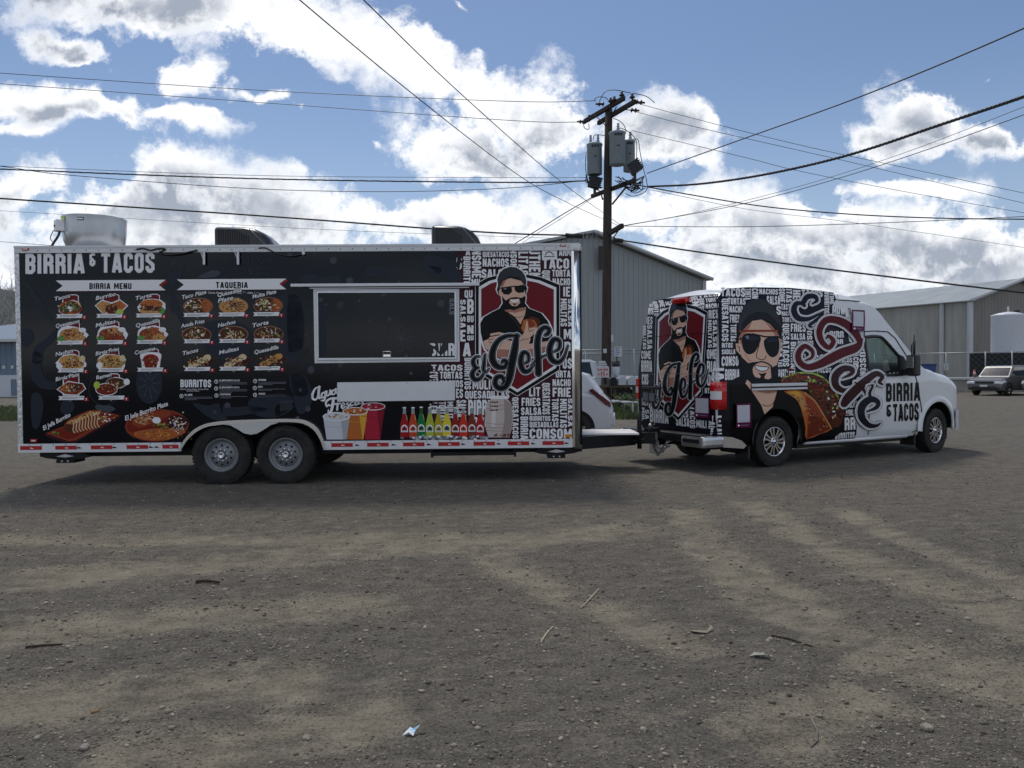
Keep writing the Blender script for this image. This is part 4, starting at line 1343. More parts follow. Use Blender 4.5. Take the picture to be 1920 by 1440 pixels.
# --- word wall at the front end
pr = Print()
ragged = [(866, 468), (1075, 462), (1075, 826), (760, 826), (806, 800), (800, 770), (812, 752), (800, 730), (808, 712), (800, 700), (810, 688), (803, 676), (812, 664), (800, 655), (808, 642), (830, 640), (842, 615), (836, 580), (846, 560), (860, 545), (862, 530), (868, 520), (858, 505), (862, 490), (850, 480)]
pr.poly(ragged, K_plum, 0)
for (x, y, rx, ry) in ((1000, 780, 60, 34), (930, 500, 40, 22), (1060, 640, 20, 80), (850, 720, 30, 30), (880, 600, 14, 60)):
    pr.ell(x, y, rx, ry, gloss('print_dark_wine', lin(40, 16, 28)), 1 + rng.random() * .4)
WORDS = [('QUESATACOS', 905, 472, 955, 482, 0), ('NACHOS', 905, 485, 954, 500, 0), ('SALSA', 903, 505, 955, 521, 0), ('TASTY', 905, 466, 952, 470, 0),
    ('NSOME', 885, 468, 902, 521, 1), ('BURRITO', 869, 481, 882, 535, 1), ('S', 856, 481, 866, 505, 0), ('A', 873, 468, 882, 479, 0), ('MU', 884, 523, 900, 534, 0),
    ('NSOM', 957, 467, 969, 505, 1), ('ILITAS', 972, 467, 990, 516, 1), ('UTHEN', 992, 467, 1013, 522, 1), ('TACO', 1017, 485, 1067, 504, 0), ('ARM', 1048, 464, 1070, 480, 0),
    ('QUE', 1017, 507, 1031, 527, 1), ('TORTA', 1035, 506, 1069, 519, 0), ('NACHO', 1036, 522, 1069, 535, 0), ('IE', 1056, 538, 1069, 556, 0),
    ('MULITAS', 1051, 560, 1063, 612, 1), ('SALSA', 1065, 560, 1073, 613, 1), ('M', 1057, 617, 1071, 636, 0), ('R', 1058, 641, 1070, 658, 0), ('OS', 1055, 672, 1072, 691, 0),
    ('QU', 871, 544, 886, 558, 0), ('B', 876, 561, 888, 588, 0), ('BU', 876, 592, 888, 604, 0), ('N', 876, 610, 888, 626, 0), ('QU', 876, 629, 888, 638, 0),
    ('SALSA', 863, 562, 873, 615, 1), ('E', 863, 619, 873, 640, 0), ('A', 868, 643, 883, 668, 0), ('TACOS', 809, 684, 867, 695, 0),
    ('TORTAS', 825, 697, 867, 710, 0), ('NACHOS', 826, 713, 868, 726, 0), ('QUE', 806, 697, 821, 714, 1), ('BURRITOS', 871, 671, 883, 730, 1),
    ('MULIT', 886, 713, 929, 730, 0), ('ES', 855, 729, 868, 746, 0), ('QUESADILLAS', 872, 733, 955, 747, 0), ('SALSA', 856, 750, 874, 782, 1), ('BIRRIA', 878, 750, 930, 778, 0),
    ('LEN', 806, 754, 820, 775, 1), ('TORTAS', 823, 753, 836, 790, 1), ('MULIT', 839, 753, 850, 785, 1), ('BURR', 886, 782, 930, 800, 0),
    ('QUESATACOS', 961, 745, 972, 822, 1), ('FRIES', 978, 746, 1013, 761, 0), ('SALSA', 977, 764, 1015, 778, 0), ('BIRRIA', 976, 781, 990, 824, 1),
    ('BURRITOS', 993, 780, 1032, 789, 0), ('QUESADILLAS', 993, 791, 1047, 801, 0), ('CONSOM', 993, 804, 1072, 822, 0), ('QUESATACOS', 1017, 718, 1031, 777, 1),
    ('ORTA', 1042, 695, 1070, 708, 0), ('NACHO', 1036, 711, 1070, 724, 0), ('FRIE', 1036, 727, 1070, 744, 0), ('TORTAS', 1035, 747, 1047, 790, 1),
    ('MULITAS', 1050, 748, 1063, 802, 1), ('SALSA', 1065, 747, 1073, 800, 1), ('LIT', 992, 726, 1013, 743, 0), ('M', 884, 686, 886, 700, 0)]
for w, x0, y0, x1, y1, r in WORDS:
    pr.word(w, x0, y0, x1, y1, K_white, 3, rot=bool(r))
pr.poly([(858, 478), (866, 480), (861, 508), (856, 500)], K_black, 6)
for k in range(9):
    y = 690 + k * 9
    pr.poly([(800, y), (816 + 6 * rng.random(), y + 2), (803, y + 5)], K_black, 6)
    pr.poly([(838, 556 + 10 * k), (868 - 4 * rng.random(), 560 + 10 * k), (838, 563 + 10 * k)], K_black, 6)
tprint(pr, 'word_print', base=.006, kind='stuff')
pr = Print()
pr.rect(1016, 468, 1044.5, 487, K_white, 0)
pr.stroke([(1022, 479), (1025, 474), (1029, 472), (1034, 474), (1038, 479)], 1.6, K_navy, 1)
pr.rect(1020, 480.5, 1040, 482, K_navy, 1)
tprint(pr, 'sticker', base=.012, label='small white sticker with dark arch')

# --- emblem with script name
pr = Print()
crest(pr, z6(790, 440), L0=0)
script_name(pr, z6(790, 440), 1 / 6, 18)
tprint(pr, 'emblem', base=.012, label='maroon shield with bearded man in black cap and El Jefe script')

# --- headline and banners
pr = Print()
pr.word('BIRRIA', 48, 476, 159, 513, K_white, 0, gap=.11, slope=-.006)
pr.word('&', 168, 475, 180, 499, K_white, 0)
pr.word('TACOS', 190, 474, 290, 511, K_white, 0, gap=.11, slope=-.006)
tprint(pr, 'lettering', label='large white BIRRIA & TACOS lettering')
def banner(x0, y0, x1, y1, txt, tx0, tx1, sl):
    pr = Print()
    d = 13
    ym = (y0 + y1) / 2
    o = lambda dx, dy: [(x0 + dx, y0 + dy), (x1 + dx, y0 + dy + sl), (x1 - d + dx, ym + dy + sl), (x1 + dx, y1 + dy + sl), (x0 + dx, y1 + dy), (x0 + d + dx, ym + dy)]
    pr.poly(o(2.5, 2.5), K_plum, 0)
    pr.poly([(x1 - 11, ym + sl + 1), (x1 + 1, y0 + sl + 1), (x1 + 3, y0 + sl + 4), (x1 - 8, ym + sl + 3)], K_red, 1)
    pr.poly(o(0, 0), K_white, 2)
    pr.word(txt, tx0, y0 + 5, tx1, y1 - 4, K_ink, 4, gap=.12)
    tprint(pr, 'menu_banner')
banner(105, 526, 311, 546, 'BIRRIA MENU', 168, 247, -1.5)
banner(332, 524, 537, 544, 'TAQUERIA', 405, 465, -1.5)
pr = Print().font('MEATS: Carne Asada, Chicken/Pollo, Carnitas, Pastor', 371, 550.5, 3.6, K_white, 0, bold=.012, width=120)
tprint(pr, 'lettering')

# --- pictures on the menu: (title, cx, cy, recipe)
def food(pr, kind, cx, cy, rg):
    q = lambda n, mats, sx, sy, r0, r1, L, oy=0: [pr.poly(blob(cx + rg.gauss(0, sx), cy + oy + rg.gauss(0, sy), r0 + (r1 - r0) * rg.random(), (r0 + (r1 - r0) * rg.random()) * .7, 7, .3, rg.random() * 180, rg), rg.choice(mats), L + rg.random() * .8) for _ in range(n)]
    if kind == 'tacos':
        pr.poly(blob(cx - 1, cy + 2, 22, 15, 14, .08, 0, rg), K_white, 1); pr.poly(blob(cx - 1, cy + 2, 21, 14, 14, .06, 0, rg), K_orange, 2)
        for dx, dy in ((-11, 4), (11, 3), (0, -4)):
            pr.poly(blob(cx + dx, cy + dy, 11, 8.5, 12, .06, 0, rg), K_rust, 3)
            pr.poly(blob(cx + dx, cy + dy - 1, 8, 6, 12, .15, 0, rg), K_dkgreen, 4)
        q(26, [K_green, K_brown, K_cream, K_dkgreen], 9, 5, 1.2, 2.6, 5); q(4, [K_white], 4, 3, 2, 4, 6)
    elif kind == 'fold':
        pr.poly(blob(cx, cy + 1, 29, 17, 14, .1, 0, rg), K_white, 1)
        for dx, dy, r in ((-9, -2, -16), (8, -4, 14), (-3, 6, -8), (12, 7, 8)):
            pr.poly(blob(cx + dx, cy + dy, 15, 8, 12, .06, r, rg), K_brown, 2 + .2 * dy / 8); pr.poly(blob(cx + dx, cy + dy - 1, 14, 7, 12, .06, r, rg), rg.choice([K_rice, K_tan, K_rust]), 3 + .1 * dx / 8)
        pr.ell(cx - 20, cy + 8, 7, 5, K_green, 5); pr.ell(cx + 20, cy - 8, 7, 4.5, K_white, 5)
        q(12, [K_rust, K_brown, K_orange], 9, 5, 1, 3, 6)
    elif kind == 'sand':
        pr.poly(blob(cx, cy + 1, 27, 16, 14, .07, 0, rg), K_white, 1); pr.poly(blob(cx - 1, cy - 4, 22, 10, 14, .05, 0, rg), K_orange, 2); pr.poly(blob(cx - 1, cy + 8, 22, 7, 14, .05, 0, rg), K_tan, 2.5)
        pr.poly(blob(cx - 1, cy + 3, 21, 4.5, 14, .2, 0, rg), K_brown, 3); q(14, [K_sauce, K_brown, K_rust, K_cream], 9, 2, 1, 2.4, 4, 3); pr.ell(cx + 19, cy + 8, 6, 6, K_green, 5)
    elif kind == 'wrap':
        pr.poly([(cx - 31, cy - 2), (cx - 18, cy - 13), (cx, cy - 8), (cx + 16, cy - 14), (cx + 32, cy - 2), (cx + 16, cy + 14), (cx, cy + 9), (cx - 14, cy + 16)], K_white, 1)
        pr.poly([(cx - 29, cy - 2), (cx - 18, cy - 11), (cx - 2, cy - 7), (cx + 2, cy + 6), (cx - 14, cy + 14)], K_tan, 2); pr.poly([(cx + 29, cy - 2), (cx + 16, cy - 12), (cx - 1, cy - 4), (cx + 3, cy + 8), (cx + 15, cy + 12)], K_orange, 2.5)
        pr.poly(blob(cx, cy + 4, 12, 9, 12, .1, 0, rg), K_brown, 3); q(12, [K_sauce, K_brown, K_rust], 5, 4, 1, 3, 4, 4); pr.ell(cx + 16, cy + 10, 7, 5, K_lime, 5)
    elif kind == 'pile':
        pr.poly(blob(cx, cy + 1, 27, 17, 18, .12, 0, rg), K_white, 1); pr.poly(blob(cx, cy + 1, 25.5, 15.5, 18, .1, 0, rg), K_tan, 2)
        q(46, [K_green, K_cream, K_brown, K_dkgreen, K_tan, K_rust, K_yellow], 10, 5.5, 1.2, 3.4, 3); pr.ell(cx + 21, cy - 7, 5.5, 6.5, K_cream, 5); pr.ell(cx - 22, cy + 6, 6, 6, K_white, 5)
    elif kind == 'cup':
        pr.poly([(cx - 17, cy - 15), (cx + 17, cy - 15), (cx + 18, cy), (cx + 13, cy + 16), (cx - 13, cy + 16), (cx - 18, cy)], K_white, 1, smooth=4); pr.ell(cx, cy - 3, 15, 10, K_red, 2); pr.ell(cx, cy - 3, 12, 7, K_sauce, 3); pr.poly([(cx - 13, cy + 3), (cx + 13, cy + 3), (cx + 10, cy + 14), (cx - 10, cy + 14)], K_sauce, 2.5); q(10, [K_rust, K_tan, K_green], 5, 2, .8, 1.6, 4, -3)
    elif kind == 'plate':
        pr.poly([(cx - 28, cy + 3), (cx - 6, cy - 13), (cx + 22, cy - 8), (cx + 28, cy + 2), (cx + 12, cy + 15), (cx - 12, cy + 14)], K_white, 1); pr.poly([(cx - 26, cy + 3), (cx - 6, cy - 11), (cx + 21, cy - 7), (cx + 26, cy + 2), (cx + 11, cy + 13), (cx - 11, cy + 12)], K_rust, 2)
        pr.poly(blob(cx - 12, cy + 1, 9, 6, 10, .15, 0, rg), K_orange, 3); pr.poly(blob(cx + 10, cy - 2, 11, 7, 10, .15, 0, rg), K_brown, 3); q(16, [K_green, K_white, K_cream, K_brown], 6, 4, 1, 2.6, 4, 3)
    elif kind == 'bowl':
        pr.ell(cx + 8, cy - 6, 20, 11, K_white, 1); pr.ell(cx + 8, cy - 6, 18.5, 9.5, K_brown, 2); pr.ell(cx - 10, cy + 6, 21, 12, K_white, 3); pr.ell(cx - 10, cy + 6, 19.5, 10.5, K_sauce, 4); q(20, [K_green, K_tan, K_rust, K_cream, K_brown], 11, 5, 1, 2.4, 5); pr.ell(cx - 28, cy - 2, 6, 7, K_lime, 5); pr.ell(cx + 28, cy - 8, 6, 6, K_white, 5)
    elif kind in ('oval', 'ovalrice', 'ovalfan'):
        pr.ell(cx, cy + 1, 28, 16, K_plate, 1); pr.ell(cx, cy + 1, 26.5, 14.5, K_brown if kind != 'ovalfan' else K_tan, 2)
        if kind == 'ovalrice':
            pr.ell(cx + 15, cy, 10.5, 12, K_rice, 3); q(8, [K_rust, K_orange], 4, 4, .6, 1.4, 4)
        if kind == 'ovalfan':
            for k in range(5):
                a = R(-30 + k * 22)
                pr.stroke([(cx - 8, cy - 3), (cx + 22 * math.cos(a), cy + 13 * math.sin(a))], 1.6, K_brown, 4)
        q(70 if kind != 'ovalfan' else 14, [K_cream, K_dkgreen, K_brown, K_tan, K_white, K_lime, K_ink, K_cream], 9 if kind == 'oval' else 6, 5.0, 1, 3, 3, 0) if kind != 'ovalrice' else [pr.poly(blob(cx - 8 + rg.gauss(0, 7), cy + 1 + rg.gauss(0, 5), 1 + 2 * rg.random(), .8 + 1.3 * rg.random(), 7, .3, 0, rg), rg.choice([K_cream, K_dkgreen, K_brown, K_lime, K_white, K_ink, K_cream]), 3 + rg.random()) for _ in range(60)]
    elif kind in ('tray', 'trayfan'):
        pr.poly([(cx - 30, cy + 10), (cx + 12, cy - 14), (cx + 34, cy - 3), (cx + 4, cy + 17)], K_brown, 1); pr.poly([(cx - 27, cy + 10), (cx + 12, cy - 12), (cx + 31, cy - 3), (cx + 4, cy + 15)], K_plum, 2)
        for k in range(4):
            pr.poly(blob(cx - 12 + 9 * k, cy + 7 - 4.6 * k, 8, 6, 10, .12, -20, rg), K_cream if kind == 'tray' else K_tan, 3 + .15 * k)
        q(22, [K_brown, K_cream, K_dkgreen, K_rust, K_tan], 10, 4, 1, 2.4, 4)
def menu_item(title, cx, cy, kind, sx, sy, boxed, seed, two=None):
    rg = random.Random(seed)
    pr = Print()
    if boxed:
        pr.poly([(cx - 14, cy - 14), (cx - 10, cy - 19), (cx, cy - 22), (cx + 12, cy - 22), (cx + 17, cy - 19), (cx + 17, cy + 17), (cx - 14, cy + 17)], K_white, 0)
        pr.poly([(cx - 12, cy - 14), (cx - 9, cy - 18), (cx, cy - 20.5), (cx + 12, cy - 20.5), (cx + 15.5, cy - 18), (cx + 15.5, cy + 16), (cx - 12, cy + 16)], K_maroon, .7)
    food(pr, kind, cx + 2, cy + 2, rg)
    top = {'cup': 0.35, 'wrap': .6, 'fold': .8, 'sand': .6}.get(kind, 1.0)
    for _ in range(int(70 * top)):
        a, q = rg.random() * 6.283, rg.random() ** .6
        x, y = cx + 2 + 20 * q * math.cos(a), cy + 3 + 10 * q * math.sin(a)
        pr.poly(blob(x, y, .8 + 1.5 * rg.random(), .5 + .8 * rg.random(), 5, .35, rg.random() * 180, rg), rg.choice([K_brown, K_brown, K_plum, K_rust, K_tan, K_cream, K_dkgreen, K_sauce, K_ink]), 5.2 + rg.random() * .8)
    wd = min(46, 7 + 4.6 * len(title))
    for t, yy, ww in ([(title, 0, wd)] if not two else [(title, -4, wd), (two, 7, 7 + 4.6 * len(two))]):
        x, y = cx - 27, cy - 10 + yy
        pr.font(t, x, y, 7.2, K_cap, 6.5, rot=-13, shear=.3, bold=.075, width=ww + 1)
        pr.font(t, x, y, 7.0, K_white, 7.5, rot=-13, shear=.3, bold=.018, width=ww)
    # description strip with price flag
    x0, x1, y0 = sx, sx + 49, sy
    pr.poly([(x0, y0), (x1, y0 - .6), (x1, y0 + 6.6), (x0, y0 + 7), (x0 + 3, y0 + 3.5)], K_white, 5)
    for k in range(2):
        ln = 30 + 12 * rg.random() - 8 * k
        pr.stroke([(x0 + 7, y0 + 2.4 + 2.2 * k), (x0 + 7 + ln, y0 + 2.0 + 2.2 * k)], .9, K_grey, 6)
    pr.poly([(x1 - 1, y0 + 3), (x1 + 9.5, y0 + 2.4), (x1 + 7, y0 + 5.6), (x1 + 9.5, y0 + 9), (x1 - 1, y0 + 9)], K_red, 6)
    pr.stroke([(x1 + 2, y0 + 4.5), (x1 + 4.5, y0 + 4.2), (x1 + 3.6, y0 + 8)], 1.2, K_white, 7)
    pr.poly([(cx - 3, y0 + 8), (cx + 4, y0 + 7.8), (cx + .5, y0 + 10.2)], K_grey, 5)
    tprint(pr, 'menu_item')
items = [('Tacos', 131, 574, 'tacos'), ('Burrito', 207, 573, 'wrap'), ('Torta', 283, 573, 'sand'), ('Quesatacos', 133, 625, 'fold'), ('Mulitas', 207, 624, 'fold'), ('Quesadilla', 283, 624, 'fold'),
         ('Nachos', 132, 678, 'pile'), ('Birria Fries', 207, 677, 'pile'), ('Consome', 281, 675, 'cup'), ('Birria Plate', 132, 725, 'plate'), ('Ramen', 208, 722, 'bowl')]
for i, (t, cx, cy, k) in enumerate(items):
    col, row = i % 3, i // 3
    sx = [106, 181, 255][col] + row * 1.2
    sy = [589.5, 639, 691, 743][row] - col * .7
    menu_item(t, cx, cy, k, sx, sy, True, 100 + i)
items = [('Taco Plate', 370, 571, 'ovalrice'), ('Quesadilla', 436, 571, 'ovalfan'), ('Mulita Plate', 501, 570, 'ovalrice'), ('Asada Fries', 367, 625, 'oval'), ('Nachos', 436, 624, 'oval'), ('Torta', 502, 624, 'oval'),
         ('Tacos', 371, 676, 'tray'), ('Mulitas', 438, 675, 'tray'), ('Quesadilla', 505, 674, 'trayfan')]
for i, (t, cx, cy, k) in enumerate(items):
    col, row = i % 3, i // 3
    menu_item(t, cx, cy, k, [344, 410, 475][col] + row * .8, [587, 636.5, 688.5][row] - col * .7, False, 200 + i, 'Plate' if i == 1 else None)

# --- burrito list
pr = Print()
pr.word('BURRITOS', 338.5, 712, 396, 726, K_white, 0, gap=.1)
pr.font('MEATS: Carne Asada, Chicken/Pollo,', 338, 731, 2.6, K_white, 0, width=54)
pr.font('Carnitas, Pastor', 350, 734, 2.6, K_white, 0, width=24)
for (x, y, t, ln) in ((340.5, 742.5, 'EL JEFE', 3), (405.5, 715.5, 'EL JEFE BURRITO PLATE', 3), (405.5, 728.5, 'EL JEFE BURRITO BOWL', 3), (406, 741.5, 'CALIFORNIA', 2), (478.5, 714.5, 'SUPREME', 3), (478, 727.5, 'KETO', 2), (478.5, 740.5, 'VEGGIE', 2)):
    pr.ell(x, y, 3.7, 3.9, K_white, 0)
    pr.ell(x, y, 2.7, 2.9, K_ink, 1)
    pr.stroke([(x - 1, y - 1), (x + .6, y - .8), (x + .2, y + 1.6)], 1.2, K_white, 2)
    pr.font(t, x + 6, y - .6, 3.1, K_white, 0, bold=.03, width=min(38, 2.1 * len(t)))
    for k in range(ln):
        pr.stroke([(x + 6, y + 2.2 + 2.4 * k), (x + 6 + (52 if k < ln - 1 else 22 + 10 * rng.random()), y + 1.9 + 2.4 * k)], .8, K_grey, 0)
tprint(pr, 'lettering', label='BURRITOS list in white')

# --- tray with burrito, bowl plate
pr = Print()
P2 = lambda pts: [c2(*p) for p in pts]
pr.poly(P2([(395, 920), (430, 900), (1000, 680), (1080, 680), (1220, 712), (1228, 740), (760, 1000), (660, 1025), (580, 1010), (400, 950)]), K_plum, 0, smooth=3)
pr.poly(P2([(400, 915), (1000, 672), (1090, 676), (1225, 712), (740, 990), (660, 1005)]), K_rust, 1)
pr.poly(P2([(450, 905), (990, 690), (1090, 692), (1180, 715), (720, 965), (650, 985)]), K_sauce, 2)
pr.poly(P2([(610, 820), (660, 760), (850, 670), (960, 655), (1010, 690), (1030, 760), (960, 830), (780, 900), (680, 910), (620, 880)]), K_rust, 3, smooth=4)
pr.poly(P2([(640, 790), (850, 690), (970, 668), (1000, 690), (880, 722), (700, 815)]), K_tan, 4, smooth=3)
for k in range(40):
    t = rng.random()
    pr.poly([c2(*p) for p in blob(660 + 330 * t + rng.gauss(0, 14), 800 - 120 * t + rng.gauss(0, 22), 14, 6, 6, .3, -30)], rng.choice([K_cream, K_rust, K_brown, K_tan, K_sauce]), 4.6 + .4 * rng.random())
pr.poly(P2([(610, 830), (680, 800), (720, 860), (690, 910), (630, 890)]), K_brown, 4, smooth=3)
for k in range(9):
    x = 690 + k * 34
    pr.stroke(catmull([c2(x, 770 - k * 12), c2(x + 24, 800 - k * 10), c2(x + 14, 880 - k * 10), c2(x + 40, 910 - k * 8)], 3), 1.7, K_cream, 5 + .1 * k)
for k in range(34):
    pr.poly([c2(*p) for p in blob(1060 + rng.gauss(0, 55), 750 + rng.gauss(0, 25), 12, 8, 6, .3)], rng.choice([K_cream, K_brown, K_tan, K_white]), 4 + rng.random())
for k in range(12):
    pr.poly([c2(*p) for p in blob(500 + rng.gauss(0, 30), 910 + rng.gauss(0, 18), 10, 6, 6, .3)], rng.choice([K_green, K_tan, K_dkgreen]), 4 + rng.random())
pr.font('El Jefe Burrito', *c2(372, 882), 7.8, K_white, 0, rot=-27.5, shear=.35, bold=.02, width=58)
tprint(pr, 'menu_item', label='large burrito on a red tray, El Jefe Burrito')
pr = Print()
bx, by = 294.5, 798
pr.ell(bx, by, 61, 31, K_plum, 0, rot=-3); pr.ell(bx, by - .6, 60, 30, K_rust, .5, rot=-3); pr.ell(bx, by - 1, 57, 27.5, K_sauce, 1, rot=-3)
pr.poly([(248, 792), (262, 780), (286, 772), (312, 771), (322, 776), (304, 786), (282, 796), (260, 802)], K_rust, 1.6, smooth=3)
pr.ell(333, 792, 20, 14, K_plum, 1.6)
pr.poly([(250, 812), (270, 806), (300, 803), (340, 805), (346, 812), (320, 823), (290, 826), (262, 822)], K_rice, 2, smooth=3)
for k in range(150):
    pr.poly(blob(298 + rng.gauss(0, 20), 815 + rng.gauss(0, 4), 1.4, .9, 5, .3), rng.choice([K_rust, K_yellow, K_orange]), 3 + rng.random())
for k in range(110):
    pr.poly(blob(334 + rng.gauss(0, 8), 793 + rng.gauss(0, 7), 1.6, 1.2, 5, .3), rng.choice([K_white, K_cream, K_brown, K_plum]), 3 + rng.random())
for k in range(60):
    a = rng.random() * 3.1
    x, y = 268 + rng.gauss(0, 10), 788 + rng.gauss(0, 7)
    pr.stroke([(x, y), (x + 5 * math.cos(a), y - 3 * math.sin(a)), (x + 9 * math.cos(a + .6), y - 4 * math.sin(a))], .9, rng.choice([K_cream, K_tan, K_rust]), 3 + rng.random())
for k in range(22):
    x, y = 300 + rng.gauss(0, 8), 800 + rng.gauss(0, 3)
    pr.stroke([(x, y), (x + 4, y - 3 + 5 * rng.random())], 1.3, rng.choice([K_green, K_lime, K_dkgreen]), 5 + rng.random())
pr.ell(294, 788, 8, 6, K_white, 7)
pr.font('El Jefe Burrito Plate', *c2(1292, 772), 8.2, K_white, 9, rot=-19.5, shear=.35, bold=.02, width=86)
tprint(pr, 'menu_item', label='large round plate, El Jefe Burrito Plate')

# --- drinks
pr = Print()
c6 = z6(580, 680)
SCR = [  # brush script, zoomed drawing units
    [(110, 272, 10), (70, 290, 16), (38, 350, 24), (40, 405, 22), (80, 410, 16), (104, 340, 14), (116, 268, 16)], [(114, 270, 24), (104, 350, 24), (112, 400, 18), (138, 384, 9)],
    [(178, 330, 12), (142, 350, 18), (140, 390, 18), (168, 385, 12), (182, 330, 16)], [(184, 326, 20), (178, 390, 20), (164, 425, 18), (136, 424, 12)],
    [(196, 322, 18), (194, 362, 18), (214, 370, 14), (232, 330, 14)], [(236, 312, 20), (234, 354, 18), (250, 356, 10)],
    [(292, 302, 12), (258, 320, 18), (258, 354, 18), (284, 350, 12), (298, 304, 14)], [(300, 296, 20), (298, 340, 18), (318, 340, 10)],
    [(222, 470, 12), (196, 490, 18), (190, 440, 20), (240, 405, 20), (320, 400, 22), (360, 394, 12)], [(274, 402, 26), (262, 480, 28), (244, 548, 24), (214, 556, 14), (216, 530, 10)], [(222, 486, 10), (300, 462, 16)],
    [(318, 460, 20), (314, 530, 20)], [(318, 480, 12), (346, 452, 16)], [(366, 496, 8), (396, 472, 12), (384, 452, 14), (362, 480, 18), (374, 514, 16), (406, 494, 10)],
    [(440, 448, 10), (420, 462, 16), (446, 480, 16), (430, 502, 14), (414, 492, 8)], [(490, 440, 14), (464, 452, 16), (466, 484, 16), (496, 474, 10)],
    [(548, 440, 12), (516, 446, 16), (518, 472, 16), (546, 464, 12), (554, 438, 16)], [(556, 434, 18), (556, 462, 16), (574, 458, 10)], [(610, 440, 12), (590, 444, 14), (610, 458, 12), (594, 466, 8)]]
for st in SCR:
    pr.stroke([(*c6(x, y), w / 6 * 1.15) for x, y, w in catmull(st, 5)], 0.0, K_white, 0, round_cap=True)
tprint(pr, 'lettering', label='white script Agua Fresca lettering')
def cup(x0, x1, yt, xb0, xb1, yb, liq, ice, side):
    pr = Print()
    cx, rx = (x0 + x1) / 2, (x1 - x0) / 2
    pr.poly([(x0, yt), (x1, yt), (xb1, yb), (xb0, yb)], liq, 0)
    pr.poly([(x0 + rx * 1.3, yt), (x1, yt), (xb1, yb), (xb0 + rx * 1.25, yb)], side, .7)
    pr.ell(cx, yt, rx + .8, rx * .34, K_white, 1.5)
    pr.ell(cx, yt, rx - .8, rx * .27, liq, 2.5)
    rg = random.Random(int(x0))
    for k in range(22):
        pr.poly(blob(cx + rg.gauss(0, rx * .38), yt + rg.gauss(0, rx * .09), 2, 1.2, 6, .3, 0, rg), rg.choice(ice), 3.3 + rg.random() * .8)
    pr.stroke([(x0 + 1, yt + 18), (cx, yt + 21), (x1 - 1, yt + 18)], .8, side, 1.5)
    tprint(pr, 'drink_print')
cup(606, 656, 781, 612.5, 650, 824, gloss('print_milk', lin(206, 208, 212)), [K_tan, K_brown, K_cream, K_white], gloss('print_milk_shade', lin(168, 174, 182)))
cup(643, 689, 771, 651, 681.5, 824, K_orange, [K_cream, K_tan, K_brown, K_white], K_yellow)
cup(677.5, 722, 762, 685, 713, 824, gloss('print_hibiscus', lin(172, 36, 60)), [K_plum, K_pink, K_sauce, K_white], gloss('print_hibiscus_dark', lin(126, 22, 44)))
cols = [(158, 28, 34), (196, 72, 40), (30, 120, 66), (168, 186, 60), (176, 160, 44), (222, 206, 60), (140, 38, 40), (206, 56, 42), (128, 52, 44), (170, 38, 48)]
for i, cc in enumerate(cols):
    pr = Print()
    x = [758.5, 774.5, 790, 806, 822.5, 838, 854, 869, 885, 900.5][i]
    y0, yb = 764 - (i % 3 == 2) * .8, 820 - .18 * i
    m = gloss('print_soda_%d' % i, lin(*cc))
    neck = K_dkgreen if i == 2 else gloss('print_bottle_glass', lin(150, 156, 158))
    sh = [(x - 2.6, y0), (x + 2.6, y0), (x + 3, y0 + 10), (x + 5, y0 + 20), (x + 7.6, y0 + 30), (x + 8, y0 + 40), (x + 7.4, yb), (x - 7.4, yb), (x - 8, y0 + 40), (x - 7.6, y0 + 30), (x - 5, y0 + 20), (x - 3, y0 + 10)]
    pr.poly([(px, py) for px, py in sh], m, .3 * (i % 2))
    pr.poly([(x - 2.6, y0), (x + 2.6, y0), (x + 3.2, y0 + 12), (x - 3.2, y0 + 12)], neck, 1)
    pr.rect(x - 3, y0 - .8, x + 3, y0 + 1.6, K_white, 2)
    pr.poly([(x - 6.6, y0 + 46), (x - 6, y0 + 37), (x - 3, y0 + 33), (x, y0 + 32), (x + 3, y0 + 33), (x + 6, y0 + 37), (x + 6.6, y0 + 46)], K_white, 1.2)
    pr.poly([(x - 5, y0 + 43), (x - 4.4, y0 + 38), (x, y0 + 34.4), (x + 4.4, y0 + 38), (x + 5, y0 + 43)], K_dkgreen if i in (2, 3, 5) else m, 2)
    pr.poly([(x - 2.6, y0 + 42), (x + .5, y0 + 36.5), (x + 3, y0 + 42)], K_cap, 2.8)
    pr.stroke([(x + 3.4, y0 + 14), (x + 5.4, y0 + 24)], .9, K_cream, 2)
    pr.rect(x - 4.6, y0 + 43.6, x + 4.6, y0 + 44.6, K_grey, 2)
    tprint(pr, 'bottle_print', base=.011)
pr = Print()
for k in range(60):
    pr.poly(blob(750 + 164 * rng.random(), 821 + rng.gauss(0, 1.5) - 2 * rng.random(), 3.4, 2.2, 6, .35), rng.choice([K_white, K_grey, gloss('print_ice', lin(170, 178, 190))]), 4.5 + rng.random() * 1.5)
tprint(pr, 'ice_print', base=.012, kind='stuff')
pr = Print()
J_ = gloss('print_jar', lin(200, 188, 182)); J2 = gloss('print_jar_shade', lin(162, 148, 142)); J3 = gloss('print_jar_light', lin(222, 214, 210))
jar = [(922, 743), (950, 743), (951, 748), (958, 755), (961, 770), (962, 785), (959, 805), (955, 820), (916, 820), (911, 805), (909, 785), (911, 766), (914, 754), (921, 748)]
pr.poly(jar, J_, 0); pr.poly([(945, 748), (958, 756), (961, 785), (955, 820), (940, 820), (946, 785)], J2, 1)
pr.poly([(922, 760), (930, 760), (929, 800), (921, 800)], J3, 1)
pr.poly([(920, 742), (952, 742), (953, 748), (919, 748)], K_white, 2)
for y in (758, 765, 793, 800, 806):
    pr.stroke(catmull([(911, y), (935, y + 2.4), (960, y)], 5), 1.2, J2, 2)
for y in (754, 762, 769):
    for k in range(4):
        pr.poly(blob(920 + k * 4, y, 2.0, 1.6, 6, .3), K_brown, 3)
